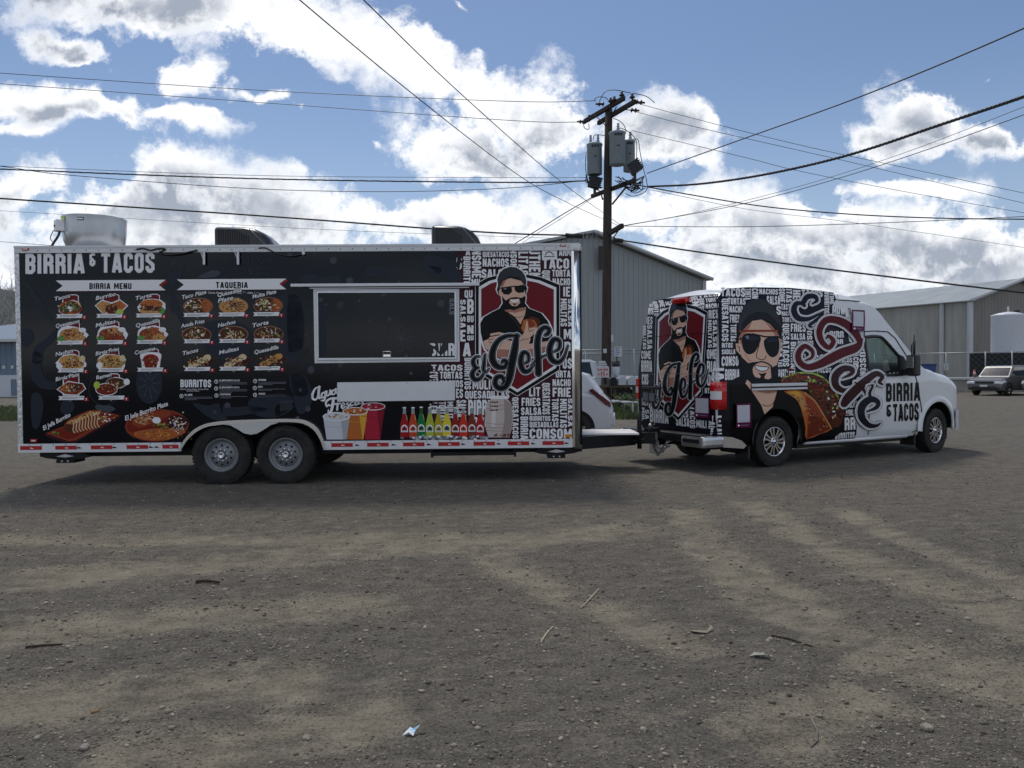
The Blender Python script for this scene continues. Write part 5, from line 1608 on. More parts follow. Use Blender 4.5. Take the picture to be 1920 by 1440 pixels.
for k in range(14):
    x = 918 + rng.random() * 36
    pr.stroke([(x, 818), (x + 5 - 10 * rng.random(), 812 + 4 * rng.random())], 1.6, rng.choice([K_rust, K_brown, K_sauce]), 3 + rng.random())
tprint(pr, 'drink_print', base=.012, label='pale ribbed drink jar')

# ================================================================== high-roof van
M_vanwhite = mat('van_white_paint', (0.74, 0.75, 0.77), 0.28, coat=0.4)
M_vandark = mat('van_underside', (0.01, 0.01, 0.011), 0.7)
M_tint = glass('tinted_window', (0.74, 0.86, 0.82))
M_alloy = mat('bright_alloy', (0.72, 0.73, 0.75), 0.16, 1.0)
M_seam_crease = mat('gap_and_crease_shade', (0.02, 0.02, 0.023), 0.6)
M_seat = mat('seat_cloth', (0.035, 0.036, 0.04), 0.8)
VA, VB = gnd(1455, 876), gnd(1752, 849)
VH = (VB - VA).normalized()
V_YAW = math.atan2(VH.y, VH.x)
VN = Vector((-VH.y, VH.x, 0))
V_O = VA - VH * 1.15
V_W = 2.03
van = thing('delivery_van', 'white high roof van wrapped in food words and a bearded man in sunglasses', 'van', V_O, V_YAW)
AF = .47
U_R, U_F, W_R = 1.18, 5.09, 0.385

SY = [(0.0, .12), (0.28, .10), (0.42, .04), (0.75, 0.0), (1.28, 0.0), (1.42, .022), (2.0, .098), (2.35, .15), (2.55, .195), (2.9, .30)]
def interp(tab, x):
    if x <= tab[0][0]:
        return tab[0][1]
    for (a, p), (b, q) in zip(tab, tab[1:]):
        if x <= b:
            return p + (q - p) * (x - a) / (b - a)
    return tab[-1][1]
def sy(z):
    return interp(SY, z)
def rx(z):
    return interp([(0.0, .0), (1.25, 0.0), (2.45, .15), (2.95, .37)], z)
ZT = [(0, 2.60), (.05, 2.66), (.12, 2.705), (.3, 2.735), (1.0, 2.755), (2.8, 2.77), (3.05, 2.765), (3.25, 2.735), (3.42, 2.68), (3.58, 2.60), (3.75, 2.46), (4.70, 1.53), (4.80, 1.495), (5.0, 1.485), (5.5, 1.40), (5.80, 1.30), (5.92, 1.20), (6.0, 1.05), (6.05, .85), (6.07, .6)]
INS = [(0, .13), (.02, .07), (.05, .03), (.10, .008), (.15, 0), (5.1, 0), (5.5, .03), (5.75, .10), (5.9, .19), (6.0, .30), (6.07, .42)]
def zbot(u):
    z = interp([(0, .50), (.15, .48), (.6, .42), (1.8, .33), (4.4, .32), (5.5, .36), (6.07, .42)], u)
    for uc, rr in ((U_R, .50), (U_F, AF)):
        if abs(u - uc) < rr:
            z = max(z, (.40 if uc < 3 else .44) + math.sqrt(rr * rr - (u - uc) ** 2))
    return z
us = set([0, .02, .05, .10, .15] + [p[0] for p in ZT])
for uc, rr in ((U_R, .50), (U_F, AF)):
    us |= {round(uc + rr * math.cos(math.pi * k / 20), 4) for k in range(21)}
us |= {round(.2 + .1 * k, 3) for k in range(58)} | {round(3.2 + .05 * k, 3) for k in range(36)}
us = sorted(u for u in us if u <= 6.07)
us = [u for i, u in enumerate(us) if i == 0 or u - us[i - 1] > .004]
NS, NR = 34, 7
win_door = [(3.30, 1.47), (3.285, 1.60), (3.27, 1.95), (3.33, 2.02), (3.62, 2.03), (3.74, 1.99), (3.98, 1.79), (4.30, 1.50), (4.34, 1.40), (3.42, 1.385)]
def inside(p, poly):
    c = False
    for (x1, y1), (x2, y2) in zip(poly, poly[1:] + poly[:1]):
        if (y1 > p[1]) != (y2 > p[1]) and p[0] < (x2 - x1) * (p[1] - y1) / (y2 - y1) + x1:
            c = not c
    return c
def section(u):
    zt, zb, ins = interp(ZT, u), zbot(u), interp(INS, u)
    wind = 3.6 < u < 4.75
    rt = .06 if wind else min(.20, (zt - zb) * .4)
    if 3.3 < u <= 3.6:
        rt = .20 - .14 * (u - 3.3) / .3
    if 4.75 <= u < 5.1:
        rt = .06 + .12 * (u - 4.75) / .35
    zs = zt - rt
    pts = []
    for k in range(NS):
        z = zb + (zs - zb) * k / (NS - 1)
        pts.append((sy(z) + ins, z))
    y0 = pts[-1][0]
    ry_ = rt * (1.1 if wind else 1.6)
    for k in range(1, NR):
        a = math.pi / 2 * k / NR
        pts.append((y0 + ry_ * (1 - math.cos(a)), zs + rt * math.sin(a) * .93))
    for k in range(0, 4):
        t = k / 3
        pts.append((y0 + ry_ + (V_W / 2 - y0 - ry_) * t, zs + rt * .93 + (rt * .07 + (.03 if not wind else .02)) * (1 - (1 - t) ** 2)))
    return pts
secs = [section(u) for u in us]
NP = len(secs[0])
def lean(u, z):
    return u + rx(z) * max(0, 1 - u / .9)
mb = MB()
V, idx = [], {}
for i, u in enumerate(us):
    for j, (y, z) in enumerate(secs[i]):
        for side in (0, 1):
            idx[i, j, side] = len(V)
            V.append((lean(u, z), y if side == 0 else V_W - y, z))
F = []
shield = []
for i in range(len(us) - 1):
    uc = (us[i] + us[i + 1]) / 2
    for j in range(NP - 1):
        zc = (secs[i][j][1] + secs[i + 1][j][1] + secs[i][j + 1][1] + secs[i + 1][j + 1][1]) / 4
        if j < NS - 1 and inside((uc, zc), win_door):
            continue
        if 3.78 < uc < 4.66 and j >= NS:
            for side in (0, 1):
                q = (idx[i, j, side], idx[i + 1, j, side], idx[i + 1, j + 1, side], idx[i, j + 1, side])
                shield.append(q)
            continue
        for side in (0, 1):
            F.append((idx[i, j, side], idx[i + 1, j, side], idx[i + 1, j + 1, side], idx[i, j + 1, side]))
mb.add(V, F, 0, True)
r0, rN = [idx[0, j, 0] for j in range(NP)], [idx[len(us) - 1, j, 0] for j in range(NP)]
for ii in (0, len(us) - 1):
    for j in range(NP - 1):
        mb.f.append((idx[ii, j, 0], idx[ii, j + 1, 0], idx[ii, j + 1, 1], idx[ii, j, 1])); mb.m.append(0); mb.sm.append(False)
mb.build('body', [M_vanwhite], van)
mb = MB().add(V, shield, 0, True)
me_ = mb.mesh('windscreen', [M_tint])
bm = bmesh.new(); bm.from_mesh(me_)
bmesh.ops.delete(bm, geom=[v for v in bm.verts if not v.link_faces], context='VERTS')
bm.to_mesh(me_); bm.free()
link_mesh('windscreen', me_, van)
# floor pan and wheel housings
mb = MB().box(.25, 5.75, .18, V_W - .18, .40, .47)
mb.box(.4, 5.5, .55, .70, .26, .40).box(.4, 5.5, V_W - .70, V_W - .55, .26, .40).tube([(U_R, .15, .385), (U_R, V_W - .15, .385)], .06, 10)
mb.build('chassis', M_vandark, van)
mb = MB()
for uc, rr in ((U_R, .58), (U_F, .58)):
    for y0, y1 in ((.06, .62), (V_W - .62, V_W - .06)):
        n = 20
        mb = MB()
        vs = [(uc + rr * math.cos(math.pi * k / n), y, max(.36, .40 + rr * math.sin(math.pi * k / n))) for y in (y0, y1) for k in range(n + 1)]
        fs = [(k, k + 1, n + 2 + k, n + 1 + k) for k in range(n)]
        mb.add(vs, fs)
        inn = y1 if y0 < 1 else y0
        mb.add([(uc + rr * math.cos(math.pi * k / n), inn, max(.36, .40 + rr * math.sin(math.pi * k / n))) for k in range(n + 1)], [tuple(range(n + 1))])
        mb.build('wheel_housing', M_vandark, van)

# mapping from photo pixels to the van's side and rear
def vside_px(x, y):
    """pixel -> (u, z) where the line of sight meets the curved side"""
    d = ray(x, y)
    z, off = 1.0, 0.0
    for _ in range(6):
        off = sy(z)
        t = (V_O + VN * off - CAM).dot(VN) / d.dot(VN)
        p = CAM + d * t - V_O
        z = p.z
    return p.dot(VH), p.z
def vrear_px(x, y):
    d = ray(x, y)
    z = 1.0
    for _ in range(6):
        t = (V_O + VH * rx(z) - CAM).dot(VH) / d.dot(VH)
        p = CAM + d * t - V_O
        z = p.z
    return p.dot(VN), p.z
def side_off(u, z):
    return sy(z) + interp(INS, max(0, u))
def vside_print(pr, name, base=.006, parent=None, label=None, kind=None):
    pr.p = [(*vside_px(x, y), l) for x, y, l in pr.p]
    def cuts(bm):
        for zc in (.42, .75, 1.28, 1.42, 2.0, 2.35, 2.55):
            bmesh.ops.bisect_plane(bm, geom=bm.verts[:] + bm.edges[:] + bm.faces[:], plane_co=(0, zc, 0), plane_no=(0, 1, 0))
        for uc in (.05, .1, .15):
            bmesh.ops.bisect_plane(bm, geom=bm.verts[:] + bm.edges[:] + bm.faces[:], plane_co=(uc, 0, 0), plane_no=(1, 0, 0))
    def place(u, z, off):
        return Vector((u + (rx(z) * max(0, 1 - u / .9) if u < .12 else 0) * 0, side_off(u, z) - off, z))
    o = pr.build(name, parent or van, place, cuts, base)
    if label:
        o['label'] = label
    if kind:
        o['kind'] = kind
    return o
def vrear_print(pr, name, base=.006, label=None, kind=None):
    q_ = [(*vrear_px(x, y), l) for x, y, l in pr.p]
    pr.p = [(y, z if z < 2.56 else 2.56 + (z - 2.56) * .5, l) for y, z, l in q_]
    def cuts(bm):
        for zc in (1.25, 2.45):
            bmesh.ops.bisect_plane(bm, geom=bm.verts[:] + bm.edges[:] + bm.faces[:], plane_co=(0, zc, 0), plane_no=(0, 1, 0))
    o = pr.build(name, van, lambda y, z, off: Vector((rx(z) - off, y, z)), cuts, base)
    if label:
        o['label'] = label
    if kind:
        o['kind'] = kind
    return o

# --- wrapped area on the side
K_wrap = gloss('print_wrap_navy', lin(24, 21, 34))
K_wrap2 = gloss('print_wrap_wine', lin(52, 22, 36))
def to_px(p):
    q = p - CAM
    z = q.dot(cf)
    return 960 + FPX * q.dot(cr) / z, 720 - FPX * q.dot(cu) / z
arc_px = []
for k in range(13):
    th = R(-8 + 196 * k / 12)
    u, z = U_R + .508 * math.cos(th), .40 + .508 * math.sin(th)
    arc_px.append(to_px(V_O + VH * u + VN * sy(z) + Vector((0, 0, z))))
pr = Print()
reg = [(1343, 562), (1352, 548), (1362, 541), (1400, 538.5), (1480, 539.5), (1545, 546), (1563, 549), (1567, 560), (1560, 575), (1584, 585), (1586, 610), (1592, 640), (1614, 655), (1624, 664), (1624, 715), (1612, 735), (1614, 752), (1600, 780), (1606, 800), (1602, 822), (1560, 828)] + arc_px + [(1372, 826), (1344, 822)]
pr.poly(reg, K_wrap, 0)
for (x, y, rx_, ry_) in ((1450, 600, 30, 40), (1540, 640, 40, 30), (1390, 660, 30, 24), (1590, 690, 26, 20), (1500, 560, 30, 14)):
    pr.ell(x, y, rx_, ry_, K_wrap2, 1)
SW = [('TACOS', 1351, 540, 1396, 556, 0), ('TORTAS', 1364, 559, 1397, 571, 0), ('NACHO', 1367, 574, 1392, 586, 0), ('FRIES', 1368, 590, 1386, 605, 0), ('QUESATACOS', 1353, 560, 1365, 640, 1), ('TORTAS', 1369, 608, 1380, 640, 1),
    ('RITOS', 1353, 643, 1373, 652, 0), ('SADILLA', 1353, 655, 1378, 664, 0), ('CONSO', 1353, 668, 1384, 686, 0), ('BIRRIA', 1359, 692, 1386, 712, 0), ('IA', 1345, 690, 1357, 714, 1),
    ('TORTA', 1396, 541, 1407, 562, 1), ('CON', 1409, 541, 1421, 560, 1), ('NACHOS', 1423, 542, 1458, 552, 0), ('SALSA', 1437, 555, 1462, 571, 0), ('S', 1455, 574, 1464, 590, 0), ('SOME', 1460, 541, 1471, 567, 1), ('ITAS', 1473, 542, 1484, 567, 1),
    ('HEN', 1486, 544, 1500, 572, 1), ('TACOS', 1502, 544, 1542, 556, 0), ('BURRITOS', 1545, 547, 1554, 588, 1), ('TIME', 1555, 549, 1563, 571, 1), ('TAST', 1464, 570, 1480, 581, 0), ('NACH', 1465, 584, 1480, 592, 0), ('TORTAS', 1466, 595, 1492, 604, 0),
    ('QUESATACOS', 1467, 607, 1479, 687, 1), ('FRIES', 1482, 607, 1510, 622, 0), ('SALSA', 1482, 625, 1509, 637, 0), ('BIRRIA', 1482, 641, 1492, 690, 1), ('BURRITOS', 1495, 639, 1524, 647, 0), ('OS', 1512, 620, 1522, 637, 1), ('DILLAS', 1495, 650, 1522, 659, 0), ('SO', 1524, 665, 1546, 681, 0),
    ('TORTA', 1458, 622, 1466, 670, 1), ('TAS', 1458, 674, 1466, 688, 1), ('PARTY', 1459, 692, 1477, 712, 0), ('FEL', 1479, 690, 1490, 706, 1), ('TASTY', 1492, 664, 1510, 674, 0), ('TACOS', 1530, 690, 1558, 699, 0), ('BIRR', 1555, 621, 1581, 633, 0), ('BIRR', 1556, 636, 1580, 645, 0),
    ('OS', 1611, 660, 1623, 680, 1), ('CONS', 1612, 682, 1623, 713, 1), ('ACOS', 1599, 662, 1609, 690, 1), ('PARTY', 1582, 683, 1609, 694, 0), ('TACOS', 1572, 671, 1597, 680, 0), ('MULITAS', 1587, 752, 1611, 764, 0), ('ADILL', 1585, 768, 1603, 779, 0), ('RR', 1583, 783, 1603, 806, 0), ('BURRITOS', 1565, 811, 1602, 822, 0),
    ('E', 1346, 780, 1354, 800, 0), ('AL', 1343, 803, 1354, 818, 1), ('QU', 1478, 716, 1490, 722, 0)]
for w, x0, y0, x1, y1, r in SW:
    ym = (y0 + y1) / 2
    sl = .03 - .12 * max(0, (ym - 560) / 270)
    pr.word(w, x0, y0, x1, y1, K_white, 3, rot=bool(r), slope=sl)
# black letters where the wrap thins out over the white
for w, x0, y0, x1, y1, r in (('MUW', 1560, 573, 1584, 590, 0), ('CARE', 1566, 593, 1584, 602, 0), ('MULI', 1567, 552, 1572, 570, 1)):
    pr.word(w, x0, y0, x1, y1, K_white if x0 < 1586 else K_ink, 3, rot=bool(r))
vside_print(pr, 'word_print', kind='stuff')

# --- the big face
pr = Print()
c3 = z6(1340, 520)
c4 = z6(1340, 680)
q3 = lambda pts: [c3(*p) for p in pts]
q4 = lambda pts: [c4(*p) for p in pts]
# dark shirt, wheel-side panel
pr.poly([(1366, 716), (1380, 708), (1400, 700), (1460, 706), (1480, 712), (1530, 740), (1560, 765), (1580, 790), (1582, 806), (1560, 822)] + arc_px + [(1368, 826)], K_ink, 6)
head = [(250, 620), (256, 540), (270, 450), (320, 325), (400, 255), (490, 235), (580, 258), (655, 335), (706, 420), (742, 520), (752, 620), (742, 760), (722, 900), (702, 1000), (650, 1090), (610, 1160), (470, 1180), (330, 1110), (280, 1010), (250, 890), (228, 840), (228, 740)]
pr.poly(q3(head), K_ink, 7)
pr.poly(q3([(300, 610), (360, 540), (420, 490), (520, 475), (620, 530), (700, 620), (738, 700), (736, 850), (694, 985), (640, 1012), (590, 985), (510, 945), (420, 955), (372, 965), (300, 900), (272, 800), (262, 690)]), K_skin, 8)
pr.poly(q3([(300, 610), (360, 540), (410, 498), (390, 560), (330, 640), (290, 760), (268, 690)]), K_skin2, 9)
pr.poly(q3([(560, 500), (640, 550), (700, 620), (735, 700), (690, 680), (640, 600)]), K_skin2, 9)
pr.poly(q3([(262, 590), (700, 590), (712, 612), (265, 618)]), K_rust, 9.5)
pr.poly(q3([(230, 745), (282, 745), (300, 885), (262, 850), (236, 820)]), K_skin, 8.5)
pr.stroke(q3([(250, 770), (272, 790), (276, 840)]), 1.4, K_brown, 9)
pr.poly(q3([(420, 1030), (440, 985), (520, 950), (620, 1000), (632, 1130), (600, 1148), (560, 1140), (530, 1095), (500, 1135), (450, 1120), (425, 1080)]), K_skin, 9)
pr.stroke(catmull(q3([(405, 990), (450, 965), (520, 950), (580, 965), (640, 1005)]), 4), 2.6, K_ink, 10)
pr.poly(q3([(438, 985), (480, 1000), (540, 1006), (604, 1012), (570, 1045), (510, 1050), (465, 1030)]), K_white, 11)
pr.stroke(catmull(q3([(430, 980), (480, 998), (540, 1004), (610, 1010)]), 3), 1.4, K_ink, 12)
pr.stroke(catmull(q3([(438, 986), (465, 1032), (510, 1054), (570, 1050), (606, 1014)]), 3), 1.2, K_ink, 12)
pr.poly(q3([(480, 1070), (520, 1085), (580, 1070), (560, 1105), (540, 1150), (522, 1150), (510, 1108)]), K_ink, 11)
pr.stroke(catmull(q3([(495, 760), (462, 880), (478, 910), (522, 928), (560, 915), (572, 880)]), 4), 1.5, K_brown, 10)
pr.stroke(catmull(q3([(330, 860), (380, 930), (420, 945)]), 3), 1.2, K_skin2, 9)
pr.poly(q3([(300, 612), (256, 580), (262, 500), (272, 450), (322, 325), (402, 255), (490, 236), (580, 260), (654, 338), (704, 422), (740, 522), (742, 600), (690, 585), (610, 500), (520, 468), (420, 480), (340, 545)]), K_cap, 10)
pr.poly(q3([(290, 600), (300, 520), (370, 430), (470, 390), (580, 400), (680, 480), (745, 560), (742, 600), (690, 585), (610, 500), (520, 468), (420, 480), (340, 545)]), K_cap2, 11)
for L_ in ([(300, 690), (345, 632), (440, 640), (512, 680), (482, 780), (432, 850), (362, 862), (312, 800)], [(556, 700), (640, 662), (702, 672), (722, 760), (702, 862), (640, 900), (582, 852), (552, 772)]):
    pr.poly(q3(L_), K_ink, 12, smooth=4)
pr.poly(q3([(330, 660), (440, 655), (500, 690), (420, 720), (320, 700)]), gloss('print_lens_blue', lin(30, 40, 54)), 13)
pr.poly(q3([(570, 700), (640, 678), (698, 690), (700, 720), (600, 735)]), gloss('print_lens_blue', lin(30, 40, 54)), 13)
pr.poly(q3([(335, 660), (372, 655), (380, 695), (350, 690)]), K_grey, 14)
pr.stroke(q3([(225, 700), (300, 690), (420, 636), (560, 668), (700, 668), (760, 690)]), 2.6, K_ink, 13)
# neck, chain
pr.poly(q4([(360, 190), (420, 250), (700, 250), (692, 330), (645, 500), (556, 580), (520, 480), (420, 330), (340, 235)]), K_skin, 8)
pr.poly(q4([(420, 250), (700, 250), (694, 330), (600, 350), (500, 330), (430, 300)]), K_skin2, 9)
pr.stroke(catmull(q4([(530, 470), (580, 488), (640, 470), (680, 400)]), 4), 1.3, K_brown, 10)
vside_print(pr, 'face_print', label='large face of bearded man in black cap and sunglasses')

# --- taco
pr = Print()
pr.poly(q4([(730, 215), (800, 150), (900, 118), (1000, 108), (1110, 120), (1200, 150), (1290, 230), (1370, 340), (1410, 430), (1445, 540), (1420, 680), (1390, 720), (1300, 735), (1180, 520), (1060, 340), (1000, 260), (800, 250)]), K_brown, 12)
pr.stroke(catmull(q4([(740, 205), (830, 145), (1000, 112), (1180, 150), (1300, 260), (1390, 410)]), 4), 3, K_lime, 13)
rg = random.Random(4)
cl = [(900, 190), (1050, 190), (1160, 250), (1240, 340), (1300, 450), (1340, 560), (1330, 650)]
for k in range(170):
    a, b = cl[rg.randrange(6)], None
    x, y = a[0] + rg.gauss(0, 55), a[1] + rg.gauss(0, 38)
    th = rg.random() * 6.28
    pr.stroke(catmull(q4([(x, y), (x + 40 * math.cos(th), y + 28 * math.sin(th)), (x + 80 * math.cos(th + .5), y + 46 * math.sin(th + .5))]), 3), 1.2 + 1.6 * rg.random(), rg.choice([K_rust, K_sauce, K_sauce, K_plum, K_ink, K_brown, K_rust, K_plum, K_dkgreen]), 13 + rg.random() * 3)
for k in range(26):
    a = cl[rg.randrange(6)]
    pr.poly(blob(*c4(a[0] + rg.gauss(0, 50), a[1] + rg.gauss(0, 40)), 2.6, 1.6, 6, .3, rg.random() * 180, rg), rg.choice([K_cream, K_lime, K_green, K_dkgreen, K_white]), 16.5 + rg.random())
shell = [(770, 322), (900, 308), (1000, 330), (1120, 420), (1180, 520), (1250, 640), (1310, 745), (1180, 800), (1020, 862), (1012, 740), (985, 600), (930, 440), (850, 372)]
pr.poly(q4([((x - 1050) * 1.03 + 1050, (y - 580) * 1.02 + 578) for x, y in shell]), K_ink, 17, smooth=2)
pr.poly(q4(shell), K_orange, 18, smooth=2)
pr.poly(q4([(1010, 370), (1110, 430), (1180, 530), (1250, 650), (1300, 745), (1180, 795), (1020, 855), (1035, 700), (1030, 520)]), K_rust, 19)
pr.poly(q4([(1060, 560), (1200, 640), (1290, 742), (1180, 793), (1030, 848), (1045, 720)]), gloss('print_shell_deep', lin(112, 46, 30)), 20)
pr.poly(q4([(800, 330), (900, 316), (960, 335), (1000, 410), (1015, 520), (985, 540), (930, 430), (860, 370)]), K_tan, 19)
pr.poly(q4([(820, 330), (900, 318), (940, 330), (960, 380), (900, 370)]), K_yellow, 20)
pr.stroke(catmull(q4([(1000, 332), (1110, 425), (1180, 530), (1250, 650), (1306, 745)]), 4), 2.4, K_tan, 21)
rg = random.Random(9)
for k in range(40):
    t = rg.random()
    x, y = 900 + 330 * t + rg.gauss(0, 30), 360 + 420 * t + rg.gauss(0, 40)
    if inside((x, y), shell):
        pr.poly(blob(*c4(x, y), 2.2, 1.2, 6, .3, 50, rg), rg.choice([K_brown, K_rust, K_tan]), 21.5 + rg.random() * .5)
vside_print(pr, 'taco_print', label='large taco with shredded meat')

# --- big slanting script
VS_E = [[(1085, 300, 20), (1138, 262, 44), (1112, 216, 56), (1030, 222, 66), (985, 290, 60), (1000, 320, 40)], [(985, 292, 40), (905, 300, 60), (880, 380, 72), (930, 460, 70), (1040, 470, 50), (1150, 420, 34), (1215, 385, 24)],
        [(1210, 410, 28), (1120, 490, 44), (1055, 540, 40), (1078, 560, 24), (1100, 548, 10)]]
VS_J = [[(1240, 690, 22), (1270, 662, 44), (1322, 720, 60), (1270, 790, 60), (1190, 720, 70), (1165, 600, 76), (1230, 490, 80), (1340, 478, 86), (1470, 530, 96), (1580, 640, 90), (1625, 760, 50)],
        [(1640, 700, 40), (1580, 790, 96), (1420, 850, 110), (1280, 920, 108), (1150, 985, 90), (1030, 1010, 76), (940, 950, 74), (930, 850, 70), (1000, 775, 60), (1085, 830, 50), (1080, 900, 40), (1010, 935, 24)]]
VS_e = [[(1420, 1135, 20), (1520, 1085, 50), (1530, 1035, 60), (1430, 1030, 80), (1345, 1110, 92), (1350, 1220, 80), (1440, 1275, 60), (1545, 1240, 40), (1610, 1150, 20)]]
VS_f = [[(1870, 1205, 24), (1835, 1175, 44), (1870, 1120, 50), (1800, 1085, 70), (1700, 1150, 90), (1600, 1240, 108), (1490, 1350, 110), (1440, 1420, 90)], [(1560, 1180, 20), (1640, 1240, 40), (1700, 1340, 30)]]
VS_e2 = [[(1690, 1512, 20), (1800, 1462, 50), (1815, 1400, 60), (1730, 1372, 80), (1640, 1450, 92), (1635, 1570, 84), (1710, 1660, 66), (1800, 1668, 40), (1845, 1640, 18)], [(1700, 1225, 12), (1760, 1215, 28), (1725, 1300, 40), (1740, 1380, 40)]]
pr = Print()
cf3 = lambda x, y: (1340 + x / 6, 520 + y / 6)
K_dm2 = gloss('print_maroon_black', lin(50, 10, 20))
K_dm = gloss('print_deep_maroon', lin(86, 8, 16))
for grp, fill in ((VS_E, K_navy), (VS_J, K_dm), (VS_e, K_dm2), (VS_f, K_dm2), (VS_e2, K_navy)):
    L0 = {0: 20, 1: 25, 2: 30, 3: 35, 4: 40}[[VS_E, VS_J, VS_e, VS_f, VS_e2].index(grp)]
    script_name(pr, cf3, 1 / 6, L0, grp, fill, ((48, K_navy), (38, K_white), (18, K_navy), (10, K_white), (-3, None)))
vside_print(pr, 'script_print', label='slanting El Jefe script in maroon and black')
pr = Print()
pr.word('BIRRIA', 1661, 718, 1725, 752, K_ink, 0, gap=.12, slope=-.03)
pr.word('&', 1662, 759, 1671, 781, K_ink, 0)
pr.word('TACOS', 1674, 757, 1722, 789, K_ink, 0, gap=.12, slope=-.05)
vside_print(pr, 'lettering', base=.006, label='black BIRRIA & TACOS lettering on the front door')
def code_card(x0, y0, x1, y1, sl, place):
    pr = Print()
    pr.poly([(x0, y0), (x1, y0 + sl), (x1, y1 + sl), (x0, y1)], K_purple, 0)
    f = (y1 - y0)
    pr.poly([(x0 + 2.5, y0 + 3), (x1 - 2.5, y0 + 3 + sl), (x1 - 2.5, y0 + f * .78 + sl), (x0 + 2.5, y0 + f * .78)], gloss('print_card_grey', lin(196, 198, 206)), 1)
    pr.ell(x0 + 5, y0 + f * .9, 1.8, 1.8, K_white, 1)
    pr.stroke([(x0 + 9, y0 + f * .9), (x1 - 5, y0 + f * .9 + sl)], 1.5, K_grey, 1)
    place(pr, 'card_sticker', base=.045 if place is vside_print else .035)
code_card(1376, 757, 1404, 802, -1, vside_print)
code_card(1593, 581, 1617, 620, 1, vside_print)

# --- panel gaps, body crease shading as dark lines, rail, sill strip
def gap_crease_line(pts, w=.009, n='gap_and_crease_shade'):
    P = [vside_px(*p) for p in pts]
    mb = MB()
    for (a, b) in zip(P, P[1:]):
        k = max(1, int(math.hypot(b[0] - a[0], b[1] - a[1]) / .08))
        for i in range(k):
            p, q = (a[0] + (b[0] - a[0]) * i / k, a[1] + (b[1] - a[1]) * i / k), (a[0] + (b[0] - a[0]) * (i + 1) / k, a[1] + (b[1] - a[1]) * (i + 1) / k)
            mb.tube([(p[0], side_off(*p) - .004, p[1]), (q[0], side_off(*q) - .004, q[1])], w, 5)
    return mb.build(n, M_seam_crease, van)
gap_crease_line([(1620, 622), (1622, 660), (1627, 720), (1629, 770), (1627, 815)])
gap_crease_line([(1619, 621.5), (1640, 620.5), (1664, 622), (1678, 634), (1700, 668), (1713, 692)])
gap_crease_line([(1716, 705), (1728, 770), (1724, 806), (1710, 810)])
gap_crease_line([(1566, 562), (1612, 565)])
gap_crease_line([(1512, 612), (1512, 700), (1514, 775)], .006)
gap_crease_line([(1345, 626), (1512, 625), (1615, 628)], .006)  # upper crease: its shading laid on as a dark line
gap_crease_line([(1366, 692), (1512, 692), (1622, 695)], .006)  # lower crease, shade drawn the same way, no real gap
a = vside_px(1407, 726); b = vside_px(1511, 726)
zh = vside_px(1407, 720.5)[1] - vside_px(1407, 732.5)[1]
mb = MB()
mb.box(a[0], b[0], -.022, .004, a[1] - zh / 2, a[1] + zh / 2, 1)
mb.box(a[0], b[0], -.034, -.02, a[1] + zh * .05, a[1] + zh / 2 + .004, 0, bev=.004).box(a[0], b[0], -.034, -.02, a[1] - zh / 2 - .004, a[1] - zh * .2, 0, bev=.004)
mb.build('sliding_door_rail', [M_alu, M_blackplastic], van)
mb = MB().tube([(1.85, .10, .335), (3.0, .095, .325), (4.35, .10, .325)], .035, 10)
mb.build('sill', M_vanwhite, van)
MB().box(1.75, 4.3, .14, .40, .24, .31).build('side_step', M_vandark, van)
for uc, rr, y in ((U_F, .475, -.010), (U_R, .505, -.006)):
    n = 24
    mb = MB()
    mb.tube([(uc + rr * math.cos(R(-6) + R(192) * k / n), y + .012 + interp(INS, uc + rr * math.cos(R(-6) + R(192) * k / n)), (.44 if uc == U_F else .40) + rr * math.sin(R(-6) + R(192) * k / n)) for k in range(n + 1)], .022 if uc == U_F else .012, 8, mat=0 if uc == U_F else 1)
    mb.build('wheel_arch', [M_vanwhite, M_blackplastic], van)
# soft flare over the front arch
n = 28
vs, fs = [], []
for k in range(n + 1):
    th = R(-4 + 188 * k / n)
    for rr, dy in ((.475, -.016), (.50, -.022), (.53, -.014), (.57, .002)):
        u = U_F + rr * math.cos(th)
        vs.append((u, dy + interp(INS, u), .44 + rr * math.sin(th)))
for k in range(n):
    for j in range(3):
        fs.append((k * 4 + j, k * 4 + j + 1, k * 4 + 5 + j, k * 4 + 4 + j))
MB().add(vs, fs, 0, True).build('fender_flare', M_vanwhite, van)

# --- front door window, mirror
def glass_plate(poly, off, name, m):
    vs = [(u, sy(z) + off, z) for u, z in poly]
    tri = geometry.tessellate_polygon([[Vector((p[0], p[1], 0)) for p in poly]])
    return MB().add(vs, tri).build(name, m, van)
wd = catmull(win_door, 3, True)
glass_plate(wd, .012, 'door_window', M_tint)
o = MB().add([(u, V_W - sy(z) - .012, z) for u, z in wd], geometry.tessellate_polygon([[Vector((p[0], p[1], 0)) for p in wd]])).build('door_window', M_tint, van)
for s in (0, 1):
    mb = MB()
    yy = lambda z: (sy(z) if s == 0 else V_W - sy(z))
    mb.tube([(u, yy(z) + (-.004 if s == 0 else .004), z) for u, z in wd], .028, 6, closed=True)
    mb.build('window_seal', M_blackplastic, van)
qt = [(4.02, 1.40), (4.02, 1.72), (4.10, 1.70), (4.33, 1.47), (4.36, 1.39)]
mb = MB().prism(qt, -.02, .03)
mb.build('mirror_base', M_blackplastic, van)
a = vside_px(1711, 685)
mir = bpy.data.objects.new('door_mirror', None)
COL.objects.link(mir); mir.parent = van; mir.location = (4.13, -.14, 1.34)
MB().box(-.07, .09, -.13, .05, .02, .38, bev=.04).build('housing', M_blackplastic, mir)
MB().box(-.078, -.071, -.10, .03, .16, .35, bev=.002).build('mirror_glass', M_chrome, mir)
MB().box(-.04, .05, .03, .17, .04, .14, bev=.02).build('arm', M_blackplastic, mir)
mb = MB()
